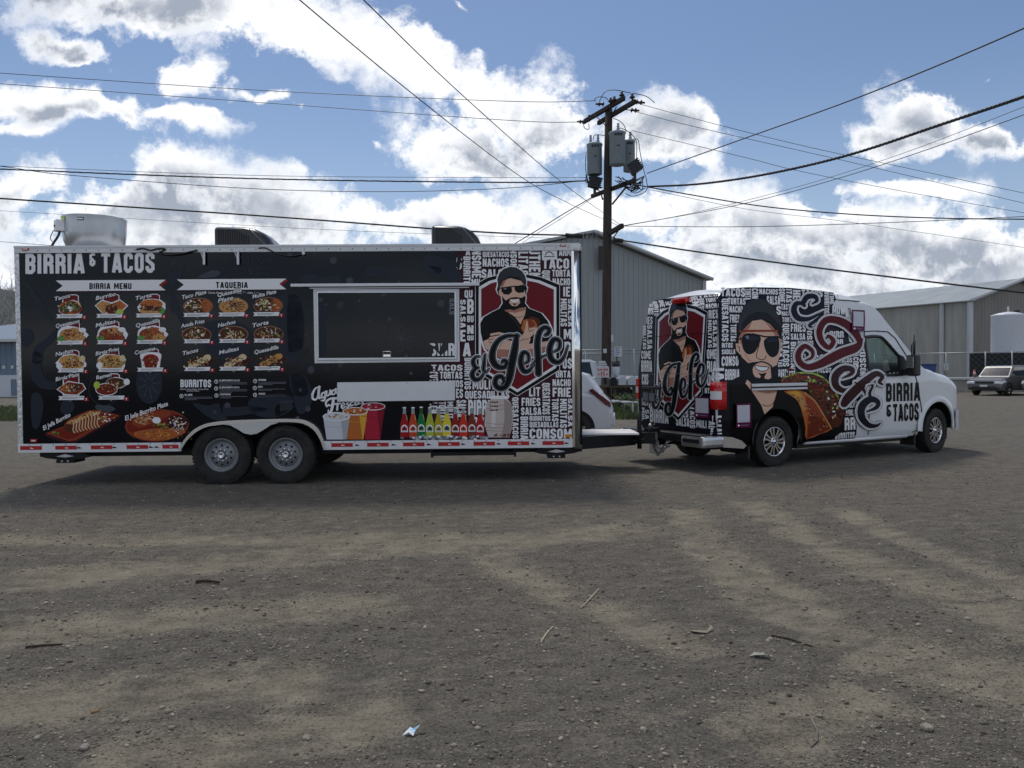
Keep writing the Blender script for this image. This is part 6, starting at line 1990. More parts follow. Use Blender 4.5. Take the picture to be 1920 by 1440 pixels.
for dx, h, r in ((.0, .72, .012), (.03, .62, .008), (-.045, .58, .007)):
    mb.tube([(dx, -.05, .34), (dx + .01, -.05, h)], r, 6)
mb.tube(catmull([(-.05, -.05, .36), (-.06, -.05, .52), (-.02, -.05, .58), (.02, -.05, .53), (.04, -.05, .36)], 4), .008, 6)
mb.build('aerial', M_blackplastic, mir)
mir2 = copy_tree(mir, van); mir2.location = (4.13, V_W + .14, 1.34); mir2.rotation_euler = (0, 0, 0); mir2.scale = (1, -1, 1)
# cab inside
mb = MB()
for y in (.25, 1.15):
    mb.box(3.20, 3.75, y, y + .62, .85, 1.02, bev=.05).box(3.14, 3.32, y, y + .62, .98, 1.55, bev=.06).box(3.16, 3.28, y + .18, y + .44, 1.56, 1.76, bev=.04)
mb.build('seat', M_seat, van)
mb = MB().box(3.98, 4.55, .12, V_W - .12, 1.0, 1.38, bev=.06)
mb.tube([(3.86 + .03 * math.sin(t / 24 * 6.283), 1.45 + .19 * math.cos(t / 24 * 6.283), 1.33 + .18 * math.sin(t / 24 * 6.283)) for t in range(24)], .017, 8, closed=True)
mb.build('dashboard', M_seat, van)
MB().box(2.98, 3.02, .16, V_W - .16, .5, 2.5).build('bulkhead', mat('cab_lining', (.35, .36, .36), .8), van)

# --- wheels
def alloy_wheel(parent, loc, rz=0.0):
    w = bpy.data.objects.new('wheel', None)
    COL.objects.link(w); w.parent = parent; w.location = loc; w.rotation_euler = (0, 0, rz)
    make_tyre(W_R, .25, .222, M_rubber, parent=w)
    mb = MB()
    mb.lathe([(.222, -.085), (.232, -.10), (.226, -.112), (.212, -.108), (.203, -.08), (.196, .08)], 48, 'Y')
    mb.lathe([(.0, -.030), (.2, -.030)], 32, 'Y', mat=1)
    for k in range(7):
        a = 2 * math.pi * k / 7
        M4 = Matrix.Rotation(-a, 4, 'Y')
        for sg in (-1, 1):
            pts = [(.055, sg * .030), (.055, sg * .004), (.13, sg * .010), (.206, sg * .020), (.206, sg * .058), (.13, sg * .036)]
            mb.prism(pts if sg > 0 else pts[::-1], -.100, -.060, 0, M=M4)
    mb.lathe([(.0, -.118), (.032, -.116), (.036, -.108), (.062, -.105), (.070, -.09), (.072, -.05)], 32, 'Y')
    for k in range(8):
        a = 2 * math.pi * k / 8
        mb.lathe([(0, -.119), (.008, -.118), (.009, -.1)], 6, 'Y', (.050 * math.cos(a), 0, .050 * math.sin(a)), 2)
    mb.build('rim', [M_alloy, M_grille, M_wheelgrey], w)
    return w
w0 = alloy_wheel(van, (U_R, .165, W_R))
for loc, rz in (((U_F, .170, W_R), R(7)), ((U_R, V_W - .165, W_R), math.pi), ((U_F, V_W - .17, W_R), math.pi + R(7))):
    w1 = copy_tree(w0, van); w1.location = loc; w1.rotation_euler = (0, 0, rz)
MB().box(U_R - .54, U_R - .50, .06, .34, .14, .48, bev=.01).build('mud_flap', M_blackplastic, van)
MB().box(U_F - .58, U_F - .54, .06, .34, .15, .55, bev=.01).build('mud_flap', M_blackplastic, van)

# --- lights, bumpers, rear doors, hitch
mb = MB()
zt_, zb_ = vrear_px(1343, 716)[1], vrear_px(1343, 768)[1]
prof = [(-.020, .15), (-.020, .13), (-.016, .105), (0, .056), (.035, .010), (.06, -.004), (.09, -.013), (.12, -.017), (.145, -.014)]
H = zt_ - zb_
bands = [(0, .30, 0), (.30, .36, 0), (.36, .66, 1), (.66, 1.0, 0)]
for z0, z1, m in bands:
    vs = [(x, y, zb_ + H * z0) for x, y in prof] + [(x, y, zb_ + H * z1) for x, y in prof]
    for k in range(8):
        mm = m if not (m == 1 and k > 4) else 0
        mb.add([vs[k], vs[k + 1], vs[9 + k + 1], vs[9 + k]], [(0, 1, 2, 3)], mm, True)
mb.add([(x, y, zb_) for x, y in prof] + [(.14, .14, zb_)], [tuple(range(10))], 0)
mb.add([(x, y, zt_) for x, y in prof] + [(.14, .14, zt_)], [tuple(range(10))], 0)
mb.build('tail_light', [M_redlens, mat('clear_lens', (.75, .76, .78), .08, coat=.6)], van)
y1 = vrear_px(1196, 720)[0]
MB().box(-.02, .12, V_W - .14, V_W - .06, 1.02, 1.36, 0, bev=.01).box(-.024, -.016, V_W - .13, V_W - .065, 1.12, 1.22, 1).build('tail_light', [M_redlens, M_whitetape], van)
a = (vrear_px(1270, 546)[0], vrear_px(1270, 545)[1])
mb = MB().box(.10, .20, V_W / 2 - .17, V_W / 2 + .17, 2.545, 2.64, bev=.03)
mb.build('brake_light', M_redlens, van)
mb = MB().box(-.30, -.06, .05, V_W - .05, .42, .55, 1, bev=.03)
mb.box(-.315, .10, -.02, .48, .36, .53, 0, bev=.05)
mb.box(-.315, .10, V_W - .48, V_W + .02, .36, .53, 0, bev=.05)
mb.box(-.322, -.30, .06, .42, .43, .49, 1, bev=.008)
mb.build('rear_bumper', [M_alu, M_blackplastic], van)
mb = MB().prism([(.10, .36), (.10, .52), (.28, .50), (.46, .44), (.56, .36), (.50, .32)], .01, .10)
mb.build('bumper_end', mat('van_beige_trim', lin(176, 168, 156), .5), van)
mb = MB().tube([(.35, .32, .30), (.62, .26, .26)], .04, 10).tube([(.62, .26, .26), (.9, .3, .3)], .05, 10)
mb.build('exhaust_pipe', M_blackmetal, van)
pr = Print()
pr.stroke([(1211, 634), (1262, 628), (1330, 625)], 1.0, K_ink, 0)
pr.stroke([(1212, 702), (1262, 700.5), (1340, 702)], .7, K_grey, 0)
pr.stroke([(1268, 553), (1262, 640), (1258, 794)], 1.0, K_ink, 0)
vrear_print(pr, 'door_gap', base=.034)
hy, hz = vrear_px(1222, 727)
MB().box(-.05, .0, hy - .28, hy + .2, hz - .025, hz + .025, bev=.012).build('door_handle', M_blackplastic, van)
hy, hz = vrear_px(1219, 744)
mb = MB().box(-.03, -.005, hy - .17, hy + .17, hz - .085, hz + .085, 0)
mb.box(-.034, -.029, hy - .15, hy + .15, hz - .065, hz + .065, 1).box(-.04, -.033, hy - .01, hy + .01, hz - .07, hz + .07, 0)
mb.build('licence_plate', [M_blackplastic, K_grey], van)
hc = V_W / 2 + .05
mb = MB().box(-.36, .2, hc - .05, hc + .05, .33, .43, 0).box(-.40, -.31, hc - .05, hc + .05, .20, .56, 1, bev=.006).box(-.48, -.28, hc - .07, hc + .07, .54, .60, 0)
mb.sphere((-.42, hc, .64), .03, 12, 8, 1)
mb.build('tow_hitch', [M_blackmetal, M_alu], van)
# nose: bumper, headlight, grille
def nose_band(z0, z1, off, u0, name, m):
    vs, fs = [], []
    ks = [u for u in us if u > u0] 
    ring = [(u + off * .4, sy((z0 + z1) / 2) + interp(INS, u) - off) for u in ks]
    ring += [(ks[-1] + off, V_W / 2)] + [(u, V_W - y) for u, y in reversed(ring)]
    for u, y in ring:
        vs += [(u, y, z0), (u, y, z1)]
    fs = [(2 * i, 2 * i + 2, 2 * i + 3, 2 * i + 1) for i in range(len(ring) - 1)]
    vs2 = len(vs)
    MB().add(vs, fs, 0, True).build(name, m, van)
nose_band(.38, .74, .05, U_F + .50, 'front_bumper', mat('bumper_grey', lin(190, 192, 200), .4))
MB().box(5.60, 5.66, .22, .40, .20, .42).build('mud_flap', M_blackplastic, van)
mb = MB().box(5.88, 6.02, .30, .62, .98, 1.20, bev=.04).box(5.88, 6.02, V_W - .62, V_W - .30, .98, 1.20, bev=.04)
mb.build('headlight', mat('headlight_lens', (.8, .8, .82), .1, coat=.6), van)
MB().box(6.0, 6.10, .66, V_W - .66, .80, 1.16, bev=.03).build('grille', M_chrome, van)

# --- rear door graphics
pr = Print()
pr.poly([(1232, 552), (1250, 548), (1300, 543), (1352, 540.5), (1345, 600), (1341, 716), (1341, 768), (1346, 822), (1206, 806), (1198, 772), (1198, 690), (1204, 640), (1217, 585)], K_wrap, 0)
RW = [('BURRITO', 1227, 556, 1235, 592, 1), ('OME', 1238, 553, 1247, 576, 1), ('SALSA', 1249, 559, 1264, 572, 0), ('MUL', 1238, 578, 1252, 586, 0), ('OS', 1216, 577, 1226, 590, 0), ('IES', 1213, 594, 1224, 608, 0), ('AS', 1219, 564, 1226, 575, 0),
      ('MULITAS', 1206, 611, 1212, 655, 1), ('SALSA', 1214, 609, 1223, 655, 1), ('COME', 1203, 658, 1221, 673, 0), ('BIRRIA', 1203, 676, 1223, 697, 0), ('COS', 1204, 701, 1216, 721, 0), ('RIES', 1204, 746, 1216, 760, 0), ('QUE', 1217, 757, 1235, 766, 0),
      ('MUL', 1204, 764, 1209, 789, 1), ('SA', 1210, 768, 1217, 786, 1), ('BIRRIA', 1219, 768, 1254, 793, 0), ('SALSA', 1268, 783, 1293, 799, 0), ('TACOS', 1294, 762, 1304, 803, 1), ('RIES', 1272, 769, 1291, 782, 0),
      ('AS', 1287, 551, 1297, 566, 1), ('HEN', 1298, 546, 1311, 574, 1), ('QUES', 1312, 555, 1321, 580, 1), ('TACO', 1313, 544, 1348, 552, 0), ('TORTA', 1324, 556, 1349, 566, 0), ('NACHO', 1324, 569, 1348, 578, 0), ('RIES', 1329, 581, 1347, 597, 0),
      ('MULITAS', 1328, 600, 1335, 652, 1), ('SALSA', 1337, 600, 1345, 652, 1), ('OME', 1326, 655, 1344, 673, 0), ('RIA', 1326, 677, 1344, 698, 0), ('OS', 1326, 702, 1341, 723, 0), ('RTAS', 1322, 728, 1341, 738, 0), ('S', 1332, 742, 1340, 756, 0),
      ('AL', 1329, 790, 1341, 804, 1), ('MULI', 1306, 788, 1325, 802, 0), ('MUL', 1262, 551, 1283, 557, 0)]
for w, x0, y0, x1, y1, r in RW:
    ym = (y0 + y1) / 2
    pr.word(w, x0, y0, x1, y1, K_white, 2, rot=bool(r), slope=-.10 + .22 * (ym - 550) / 250)
vrear_print(pr, 'word_print', base=.004, kind='stuff')
QD = [(1231, 596), (1327, 585), (1318, 738), (1230, 748)]
def rear_c7(x, y):
    s, t = (x - 612) / (1552 - 612), (y - 562) / (1525 - 562)
    a = (QD[0][0] + (QD[1][0] - QD[0][0]) * s, QD[0][1] + (QD[1][1] - QD[0][1]) * s)
    b = (QD[3][0] + (QD[2][0] - QD[3][0]) * s, QD[3][1] + (QD[2][1] - QD[3][1]) * s)
    return a[0] + (b[0] - a[0]) * t, a[1] + (b[1] - a[1]) * t
pr = Print()
crest(pr, rear_c7, L0=0)
script_name(pr, rear_c7, .102, 18)
vrear_print(pr, 'emblem', base=.008, label='shield with bearded man and El Jefe script on the rear doors')
code_card(1305, 743, 1334, 782, 1.5, vrear_print)

# ================================================================== buildings
M_side1 = mat('siding_grey_green', lin(146, 151, 151), 0.5, 0.1, var=.06, vscale=.8, stretch=(1, 1, .15))
M_side2 = mat('siding_weathered_skylit', lin(164, 162, 154), 0.6, 0.1, var=.16, vscale=1.6, stretch=(1, 1, .12))  # long wall: paler than its gable, skylight put into the colour
M_side2d = mat('siding_brown_grey_shaded', lin(130, 126, 120), 0.6, 0.1, var=.12, vscale=1.2, stretch=(1, 1, .2))  # gable end of the same building: darker copy for the less lit side
M_side3 = mat('siding_blue_grey', lin(106, 122, 140), 0.55, 0.1, var=.08)
M_roofg = mat('metal_roof_pale', lin(154, 159, 160), 0.45, 0.2, var=.06, vscale=.6)
M_trimw = mat('trim_pale', lin(190, 194, 196), 0.45)
M_conc = mat('concrete', lin(150, 146, 138), 0.9, var=.2, vscale=1.5, bump=.3)
M_trans = mat('transformer_grey', lin(150, 162, 172), 0.45, var=.06)
M_pole = mat('pole_wood', lin(60, 52, 46), 0.9, var=.4, vscale=9, stretch=(1, 1, .08), bump=.5)
M_arm = mat('crossarm_wood', lin(52, 44, 40), 0.9, var=.3, vscale=9)
M_insul = mat('porcelain_brown', lin(48, 34, 34), 0.2)
M_wire = mat('wire_black', (0.012, 0.012, 0.014), 0.5)
M_wire2 = mat('wire_weathered', (0.06, 0.065, 0.07), 0.5)
M_fabric = mat('fence_fabric', lin(40, 44, 44), 0.9, var=.2)
M_pipe = mat('galvanised_pipe', lin(150, 156, 160), 0.4, 0.6)
M_glassdark = mat('car_glass', (0.02, 0.025, 0.03), 0.05, coat=.3)

def panel_wall(parent, A, B, heights, m, pitch=0.9, ribs=3, name='siding_panel', z0=0.0, rib=.03):
    """upright sheet-metal panels from A to B; heights: function of 0..1 along the wall"""
    A, B = Vector((A[0], A[1], 0)), Vector((B[0], B[1], 0))
    L = (B - A).length
    d = (B - A) / L
    nrm = Vector((d.y, -d.x, 0))
    n = max(1, round(L / pitch))
    for i in range(n):
        w = L / n
        mb = MB()
        xs_ = [0.0]
        for k in range(ribs):
            c = w * (k + .5) / ribs
            xs_ += [c - .045, c - .025, c + .025, c + .045]
        xs_.append(w)
        vs = []
        for j, x in enumerate(xs_):
            out = .0 if (j == 0 or j == len(xs_) - 1 or (j - 1) % 4 in (0, 3)) else rib
            p = A + d * (i * w + x) + nrm * out
            vs += [(p.x, p.y, z0), (p.x, p.y, heights((i * w + x) / L))]
        fs = [(2 * j, 2 * j + 2, 2 * j + 3, 2 * j + 1) for j in range(len(xs_) - 1)]
        mb.add(vs, fs)
        mb.build(name, m, parent)

# grey-green gabled warehouse behind the pole
def warehouse_mid():
    rt = at(1320, 524, 46)
    pk = at(1108, 438, 41.5)
    R_ = Vector((rt.x, rt.y, 0)); Pk = Vector((pk.x, pk.y, 0))
    L_ = Pk * 2 - R_
    zr, zp = rt.z, pk.z
    b = thing('warehouse', 'tall grey green metal warehouse with gable end behind the utility pole', 'warehouse', (0, 0, 0))
    d = (R_ - L_).normalized()
    nb = Vector((-d.y, d.x, 0))
    panel_wall(b, L_, R_, lambda t: zr + (zp - zr) * (1 - abs(2 * t - 1)) - .05, M_side1, 1.05, 3)
    dep = 26
    panel_wall(b, R_, R_ + nb * dep, lambda t: zr - .05, M_side1, 1.3, 3)
    for s, E in ((0, L_), (1, R_)):
        e = d * (.35 if s else -.35)
        drop = -.35 * (zp - zr) / (R_ - Pk).length
        p = [Vector((*(Pk - nb * .3).xy, zp + .02)), Vector((*(E + e - nb * .3).xy, zr + .02 + drop)), Vector((*(E + e + nb * dep).xy, zr + .02 + drop)), Vector((*(Pk + nb * dep).xy, zp + .02))]
        mb = MB().add([*p, *[q + Vector((0, 0, .14)) for q in p]], [(0, 1, 2, 3), (4, 5, 6, 7), (0, 1, 5, 4), (1, 2, 6, 5), (3, 0, 4, 7)])
        mb.build('roof', M_roofg, b)
    a = R_ - d * .05 - nb * .06
    MB().box(a.x - .1, a.x + .1, a.y - .1, a.y + .1, 0, zr - .1).build('corner_trim', M_trimw, b)
    # rake trim with rolled edge, small dark louvre beside the pole
    mb = MB().tube([tuple(Vector((*(Pk - nb * .34).xy, zp + .08))), tuple(Vector((*(R_ + d * .35 - nb * .34).xy, zr + .0)))], .11, 8)
    mb.build('rake_trim', M_trimw, b)
    v = at(1126, 482, 41.6)
    MB().box(v.x - .12, v.x + .35, v.y - .25, v.y - .1, v.z - .7, v.z + .55).build('louvre', M_blackplastic, b)
warehouse_mid()

# long pale-roofed warehouse on the right
def warehouse_right():
    c = at(1818, 563, 55)
    C = Vector((c.x, c.y, 0))
    e = at(1640, 577, 62)
    d = (Vector((e.x, e.y, 0)) - C).normalized()       # runs away from the camera
    g = Vector((-d.y, d.x, 0))
    if g.x < 0:
        g = -g
    zc = c.z
    rd = 5.8
    ridge = C + g * rd
    q = at(1908, 524, ridge.y)
    zr = q.z
    LEN = 34
    b = thing('warehouse', 'long weathered grey warehouse with pale metal roof behind the silver car', 'warehouse', (0, 0, 0))
    far = C + d * LEN
    panel_wall(b, far, C, lambda t: zc - .05, M_side2, 1.15, 3, rib=.016)
    Q = C + g * rd * 2
    panel_wall(b, C, Q, lambda t: zc + (zr - zc) * (1 - abs(2 * t - 1)) - .05, M_side2d, 1.15, 3, rib=.016)
    n = 24
    for s in (0, 1):
        E0 = C if s == 0 else Q
        for i in range(n):
            a0, a1 = LEN * i / n - (.3 if i == 0 else 0), LEN * (i + 1) / n - .012
            out = -g * .3 if s == 0 else g * .3
            dz = -.3 * (zr - zc) / rd
            p = [E0 + out + d * a0, E0 + out + d * a1, ridge + d * a1, ridge + d * a0]
            z = [zc + dz, zc + dz, zr, zr]
            vs = [Vector((*v.xy, h)) for v, h in zip(p, z)] + [Vector((*v.xy, h + .07)) for v, h in zip(p, z)]
            MB().add(vs, [(0, 1, 2, 3), (4, 5, 6, 7), (0, 1, 5, 4), (1, 2, 6, 5), (3, 0, 4, 7)]).build('roof_panel', M_roofg, b)
    mb = MB()
    a, p, q2 = C - d * .36, ridge - d * .36, Q - d * .36
    mb.tube([(a.x - g.x * .3, a.y - g.y * .3, zc - .02), (p.x, p.y, zr + .03), (q2.x + g.x * .3, q2.y + g.y * .3, zc - .02)], .16, 6)
    mb.build('rake_trim', M_trimw, b)
    for off, w in ((.35, .14), (2.0, .10)):
        p = C + d * off - g * .15
        if off < 1:
            p = C - d * .1 - g * .08
        MB().box(p.x - w, p.x + w, p.y - w, p.y + w, 0, zc - .1).build('downpipe' if off > 1 else 'corner_trim', M_trimw, b)
    p = at(1774, 685, 55.5)
    MB().box(p.x - .15, p.x + .15, p.y - .05, p.y, p.z - .35, p.z + .15).build('notice', M_trimw, b)
warehouse_right()

# low blue-grey shed at the left edge
def shed():
    b = thing('shed', 'low blue grey metal shed with white base at the left edge', 'shed', (0, 0, 0))
    A, B = at(-260, 700, 50), at(70, 700, 48)
    zt = at(20, 640, 48.2).z
    panel_wall(b, (A.x, A.y), (B.x, B.y), lambda t: zt, M_side3, .8, 2, z0=1.35)
    d = (Vector((B.x, B.y, 0)) - Vector((A.x, A.y, 0))).normalized()
    n = Vector((d.y, -d.x, 0))
    M4 = Matrix.Translation((A.x, A.y, 0)) @ Matrix.Rotation(math.atan2(d.y, d.x), 4, 'Z')
    L = (B - A).length
    MB().box(0, L, -.25, 6, .0, 1.35, M=M4).build('base', mat('white_block', lin(196, 200, 208), .7), b)
    top = at(38, 608, 52).z
    low = zt
    mb = MB().add([M4 @ Vector(p) for p in [(-.2, -.5, zt), (L + .4, -.5, zt), (L + .4, 5, top + .5), (-.2, 5, zt + .5), (-.2, -.5, zt + .12), (L + .4, -.5, zt + .12), (L + .4, 5, top + .62), (-.2, 5, zt + .62)]], [(0, 1, 2, 3), (4, 5, 6, 7), (0, 1, 5, 4), (1, 2, 6, 5)])
    mb.build('roof', mat('shed_roof', lin(120, 134, 150), .5), b)
    mb = MB().box(-.2, L + .4, -.56, -.50, zt - .04, zt + .14, M=M4)
    mb.build('gutter', M_trimw, b)
    mb = MB()
    MB().box(L - 1.6, L - .3, -.30, -.26, .1, 1.1, M=M4).build('door', M_side3, b)
    for k in range(5):
        MB().box(L - 3 + k * .6, L - 2.8 + k * .6, -.06, -.03, 1.75, 1.95, M=M4).build('vent', M_trimw, b)
shed()

# ================================================================== utility pole
PD = 28.65
base = at(1137, 767, PD)
pole = thing('utility_pole', 'tall dark wooden utility pole with crossarms between trailer and van', 'utility pole', (base.x, base.y, 0))
def pl(px, py, D=PD):
    p = at(px, py, D)
    return Vector((p.x - base.x, p.y - base.y, p.z))
mb = MB()
pp = [(1136.5, 775), (1137, 640), (1138, 500), (1139, 400), (1140, 300), (1141.5, 205)]
mb.tube([tuple(pl(*q)) for q in pp], [.185, .178, .168, .158, .148, .135], 16)
mb.build('pole', M_pole, pole)
def beam(p0, p1, h, w, name, m=None):
    a, b = Vector(p0), Vector(p1)
    d = (b - a)
    L = d.length
    M4 = Matrix.Translation(a) @ d.to_track_quat('X', 'Z').to_matrix().to_4x4()
    return MB().box(0, L, -w / 2, w / 2, -h / 2, h / 2, M=M4, bev=.008).build(name, m or M_arm, pole)
armA = (pl(1094, 229, 30.3), pl(1170, 184, 27.4))
armB = (pl(1122, 231, 29.6), pl(1191, 190, 27.0))
beam(*armA, .15, .12, 'crossarm'); beam(*armB, .15, .12, 'crossarm')
low = (pl(1110, 368, 29.9), pl(1191, 338, 27.4))
beam(*low, .14, .12, 'crossarm')
beam(pl(1138, 440, 28.7), pl(1167, 423, 27.6), .16, .13, 'crossarm')
beam(pl(1148, 383, 28.5), pl(1173, 352, 27.9), .05, .05, 'brace')
beam(pl(1130, 374, 29.0), pl(1128, 367, 29.2), .05, .05, 'brace')
beam(pl(1150, 446, 28.4), pl(1161, 430, 27.8), .035, .035, 'brace')
for s in (1, -1):
    beam(pl(1136, 236, 28.5), pl(1136 + (20 if s > 0 else -22), 200 if s > 0 else 214, 28.0 if s > 0 else 29.2), .03, .03, 'brace')
def insulator(p, up=True, axis=None):
    mb = MB()
    pr = [(0, .22), (.035, .22), (.05, .18), (.035, .15), (.09, .10), (.10, .06), (.045, .05), (.03, 0), (.015, -.05), (0, -.05)]
    if axis is None:
        mb.lathe(pr, 14, 'Z')
    else:
        q = Vector(axis).to_track_quat('Z', 'Y').to_matrix().to_4x4()
        mb.lathe([(0, 0), (.03, 0), (.10, .05), (.04, .08), (.04, .14), (.10, .19), (.04, .22), (.03, .32), (0, .32)], 14, 'Z', M=q)
    o = mb.build('insulator', M_insul, pole)
    o.location = p
insulator(pl(1166, 183, 27.5)); insulator(pl(1185.5, 187, 27.1)); insulator(pl(1145, 194, 28.1)); insulator(pl(1152, 192, 27.9)); insulator(pl(1105, 226, 29.9))
for p, ax in ((pl(1192, 191, 27.0), (1, -.1, -.15)), (pl(1182, 206, 27.6), (1, 0, -.1)), (pl(1097, 228, 30.2), (-1, 0, 0)), (pl(1133, 195, 28.4), (-1, 0, 0))):
    insulator(p, axis=ax)
beam(pl(1164, 205, 27.9), pl(1182, 206.5, 27.6), .03, .03, 'rod')
# fused cutouts: black finned housings, and the tangle of secondary leads
def cutout(px, py, D, rot):
    mb = MB()
    M4 = Matrix.Rotation(rot, 4, 'Y')
    mb.box(-.22, .22, -.15, .15, -.2, .2, M=M4, bev=.03)
    for k in range(5):
        mb.box(-.24, .24, -.19, -.15, -.18 + k * .085, -.13 + k * .085, M=M4)
    mb.box(-.05, .05, -.05, .05, -.45, -.15)
    o = mb.build('cutout', M_blackplastic, pole)
    o.location = pl(px, py, D)
cutout(1115, 343, 28.9, .3); cutout(1190, 314, 27.6, -.6)
rg = random.Random(8)
mb = MB()
hub = [(1205, 340), (1200, 352), (1208, 330), (1195, 345)]
for k in range(16):
    a = (1150 + rg.random() * 40, 330 + rg.random() * 18)
    b = hub[k % 4]
    m_ = ((a[0] + b[0]) / 2 + rg.gauss(0, 6), (a[1] + b[1]) / 2 + 6 + rg.random() * 10)
    mb.tube([tuple(pl(*q, 27.8 + .05 * rg.gauss(0, 1))) for q in catmull([a, m_, b], 5)], .016, 5)
for k in range(9):
    a = (1096 + rg.random() * 14, 326 + rg.random() * 8)
    b = (1110 + rg.random() * 25, 340 + rg.random() * 22)
    mb.tube([tuple(pl(*q, 29.0)) for q in catmull([a, ((a[0] + b[0]) / 2 - 6, (a[1] + b[1]) / 2 + 6), b], 5)], .014, 5)
for pts in ([(1185, 262), (1196, 262), (1200, 285), (1206, 315), (1213, 340)], [(1154, 245), (1162, 240), (1180, 248), (1192, 262), (1194, 280), (1193, 300)], [(1150, 222), (1160, 226), (1170, 235), (1174, 248)], [(1112, 262), (1116, 253), (1134, 254)], [(1124, 190), (1135, 172), (1155, 169), (1180, 174), (1210, 180), (1228, 193)],
            [(1114, 188), (1120, 182), (1135, 183), (1140, 188)], [(1212, 340), (1214, 352), (1206, 362), (1186, 368), (1172, 362)], [(1178, 355), (1192, 362), (1210, 352)], [(1094, 230), (1096, 240), (1104, 242), (1104, 232)], [(1099, 285), (1098, 310), (1100, 330), (1108, 352)]):
    mb.tube([tuple(pl(*q, 28.1)) for q in catmull(pts, 5)], .014, 5)
o = mb.build('jumper_lead', M_wire, pole); o['kind'] = 'stuff'
# cable clamps on the telephone cable at the pole
mb = MB()
p0, p1 = pl(1060, 441, 28.5), pl(1092, 443, 28.5)
mb.tube([tuple(p0), tuple(p1)], .085, 10)
mb.build('splice_case', M_blackplastic, pole)
p0, p1 = pl(1150, 449, 28.4), pl(1168, 452, 28.4)
MB().tube([tuple(p0), tuple(p1)], .08, 10).build('splice_case', M_blackplastic, pole)
for x in (1096, 1104, 1113, 1121):
    q = pl(x, 442.5, 28.5)
    MB().box(q.x - .03, q.x + .03, q.y - .05, q.y + .05, q.z - .07, q.z + .09).build('cable_clamp', M_blackplastic, pole)
for x0, y0, x1, y1, D in ((1131, 654, 1137.5, 662, 28.4), (1146, 628, 1150, 641, 28.4)):
    a, b = pl(x0, y1, D), pl(x1, y0, D)
    MB().box(a.x, b.x, a.y - .02, a.y, a.z, b.z).build('torn_notice', M_trimw, pole)

# transformers hang on the pole
def transformer(px0, px1, py0, py1, D, label, bush):
    a, b = at(px0, py0, D), at(px1, py1, D)
    r, h = (b.x - a.x) / 2, a.z - b.z
    t = thing('transformer', label, 'transformer', ((a.x + b.x) / 2, D, b.z), 0, 'pole transformers')
    mb = MB().lathe([(0, .05), (r * .75, .05), (r * .8, .0), (r * .96, .02), (r * .96, h * .9), (r * 1.04, h * .91), (r * 1.04, h * .95), (r * .95, h * .97), (r * .5, h * 1.0), (0, h)], 28, 'Z')
    mb.build('tank', M_trans, t)
    for s in bush:
        mb = MB().lathe([(.05, h * .96), (.06, h + .08), (.035, h + .12), (.06, h + .16), (.035, h + .2), (.05, h + .26), (0, h + .3)], 12, 'Z', (s * r, -.02, 0))
        mb.build('bushing', M_trans, t)
    for s in (-.35, 0, .35):
        MB().box(s * r - .03, s * r + .03, -r * .98 - .06, -r * .9, h * .82, h * .87).build('terminal', M_blackplastic, t)
    mb = MB().box(-r * .2, r * .2, -r * 1.02, -r * .96, h * .5, h * .54).build('plate', M_wire2, t)
    mb = MB()
    for s in (-1, 1):
        mb.tube([(s * r * .99, 0, h * .8), (s * r * 1.05, 0, h * .78), (s * r * 1.05, 0, h * .72), (s * r * .98, 0, h * .7)], .02, 6)
    MB().box(r * .2, r * .24, -r * 1.0, -r * .95, .05, h * .88).build('seam', M_trans, t)
transformer(1100, 1129.5, 268, 328, 28.75, 'grey transformer tank on the left of the pole with two tall bushings', (-.5, .45))
transformer(1142, 1173, 246, 310, 28.05, 'tall grey transformer tank nearest, fixed to the right of the pole', (0.1,))
transformer(1168, 1191, 262, 322, 28.9, 'grey transformer tank partly hidden, farthest right of the pole', (.2,))

# ================================================================== overhead wires
def wire(label, pts, D0, D1, r, m=M_wire, twist=0, name='overhead_wire', group='overhead wires'):
    P = catmull(pts, 8)
    n = len(P)
    Lx = [0]
    for a, b in zip(P, P[1:]):
        Lx.append(Lx[-1] + math.hypot(b[0] - a[0], b[1] - a[1]))
    W = []
    for p, l in zip(P, Lx):
        t = l / Lx[-1]
        D = 1 / (1 / D0 + (1 / D1 - 1 / D0) * t)
        W.append(at(p[0], p[1], D))
    off = lambda q: q[0] < 0 or q[0] > 1920 or q[1] < 0
    if off(pts[0]):                                  # the span goes on outside the frame
        W = [W[0] + (W[0] - W[2]).normalized() * k for k in (18, 12, 6)] + W
    if off(pts[-1]):
        W = W + [W[-1] + (W[-1] - W[-3]).normalized() * k for k in (6, 12, 18)]
    mb = MB()
    if twist:
        F_ = []
        for a, b in zip(W, W[1:]):
            for k in range(6):
                F_.append(a.lerp(b, k / 6))
        for ph in (0, 2.09, 4.19):
            mb.tube([tuple(q + Vector((0, math.cos(i * twist + ph), math.sin(i * twist + ph))) * r * .62) for i, q in enumerate(F_)], r * .62, 5)
    else:
        mb.tube([tuple(q) for q in W], r, 6)
    o = mb.build(name, m)
    tag(o, label, 'wire', group)
E = 60
wire('thin wire crossing the upper left sky to the pole top, topmost of its pair', [(-E, 133), (0, 137), (500, 170), (960, 190), (1118, 189)], 30, 28.6, .012, M_wire2)
wire('thin wire running from the left edge to the left crossarm end, lower of the pair', [(-E, 153), (0, 157), (500, 193), (960, 226), (1097, 229)], 31, 30.0, .012, M_wire2)
wire('thin wire just above the twisted cable left of the pole', [(-E, 306), (0, 311), (480, 329), (960, 333), (1100, 333)], 30, 29, .010, M_wire2)
wire('thick twisted cable from the left edge to the transformers', [(-E, 313), (0, 317), (480, 335), (960, 342), (1100, 339)], 30, 29, .024, M_wire, .9)
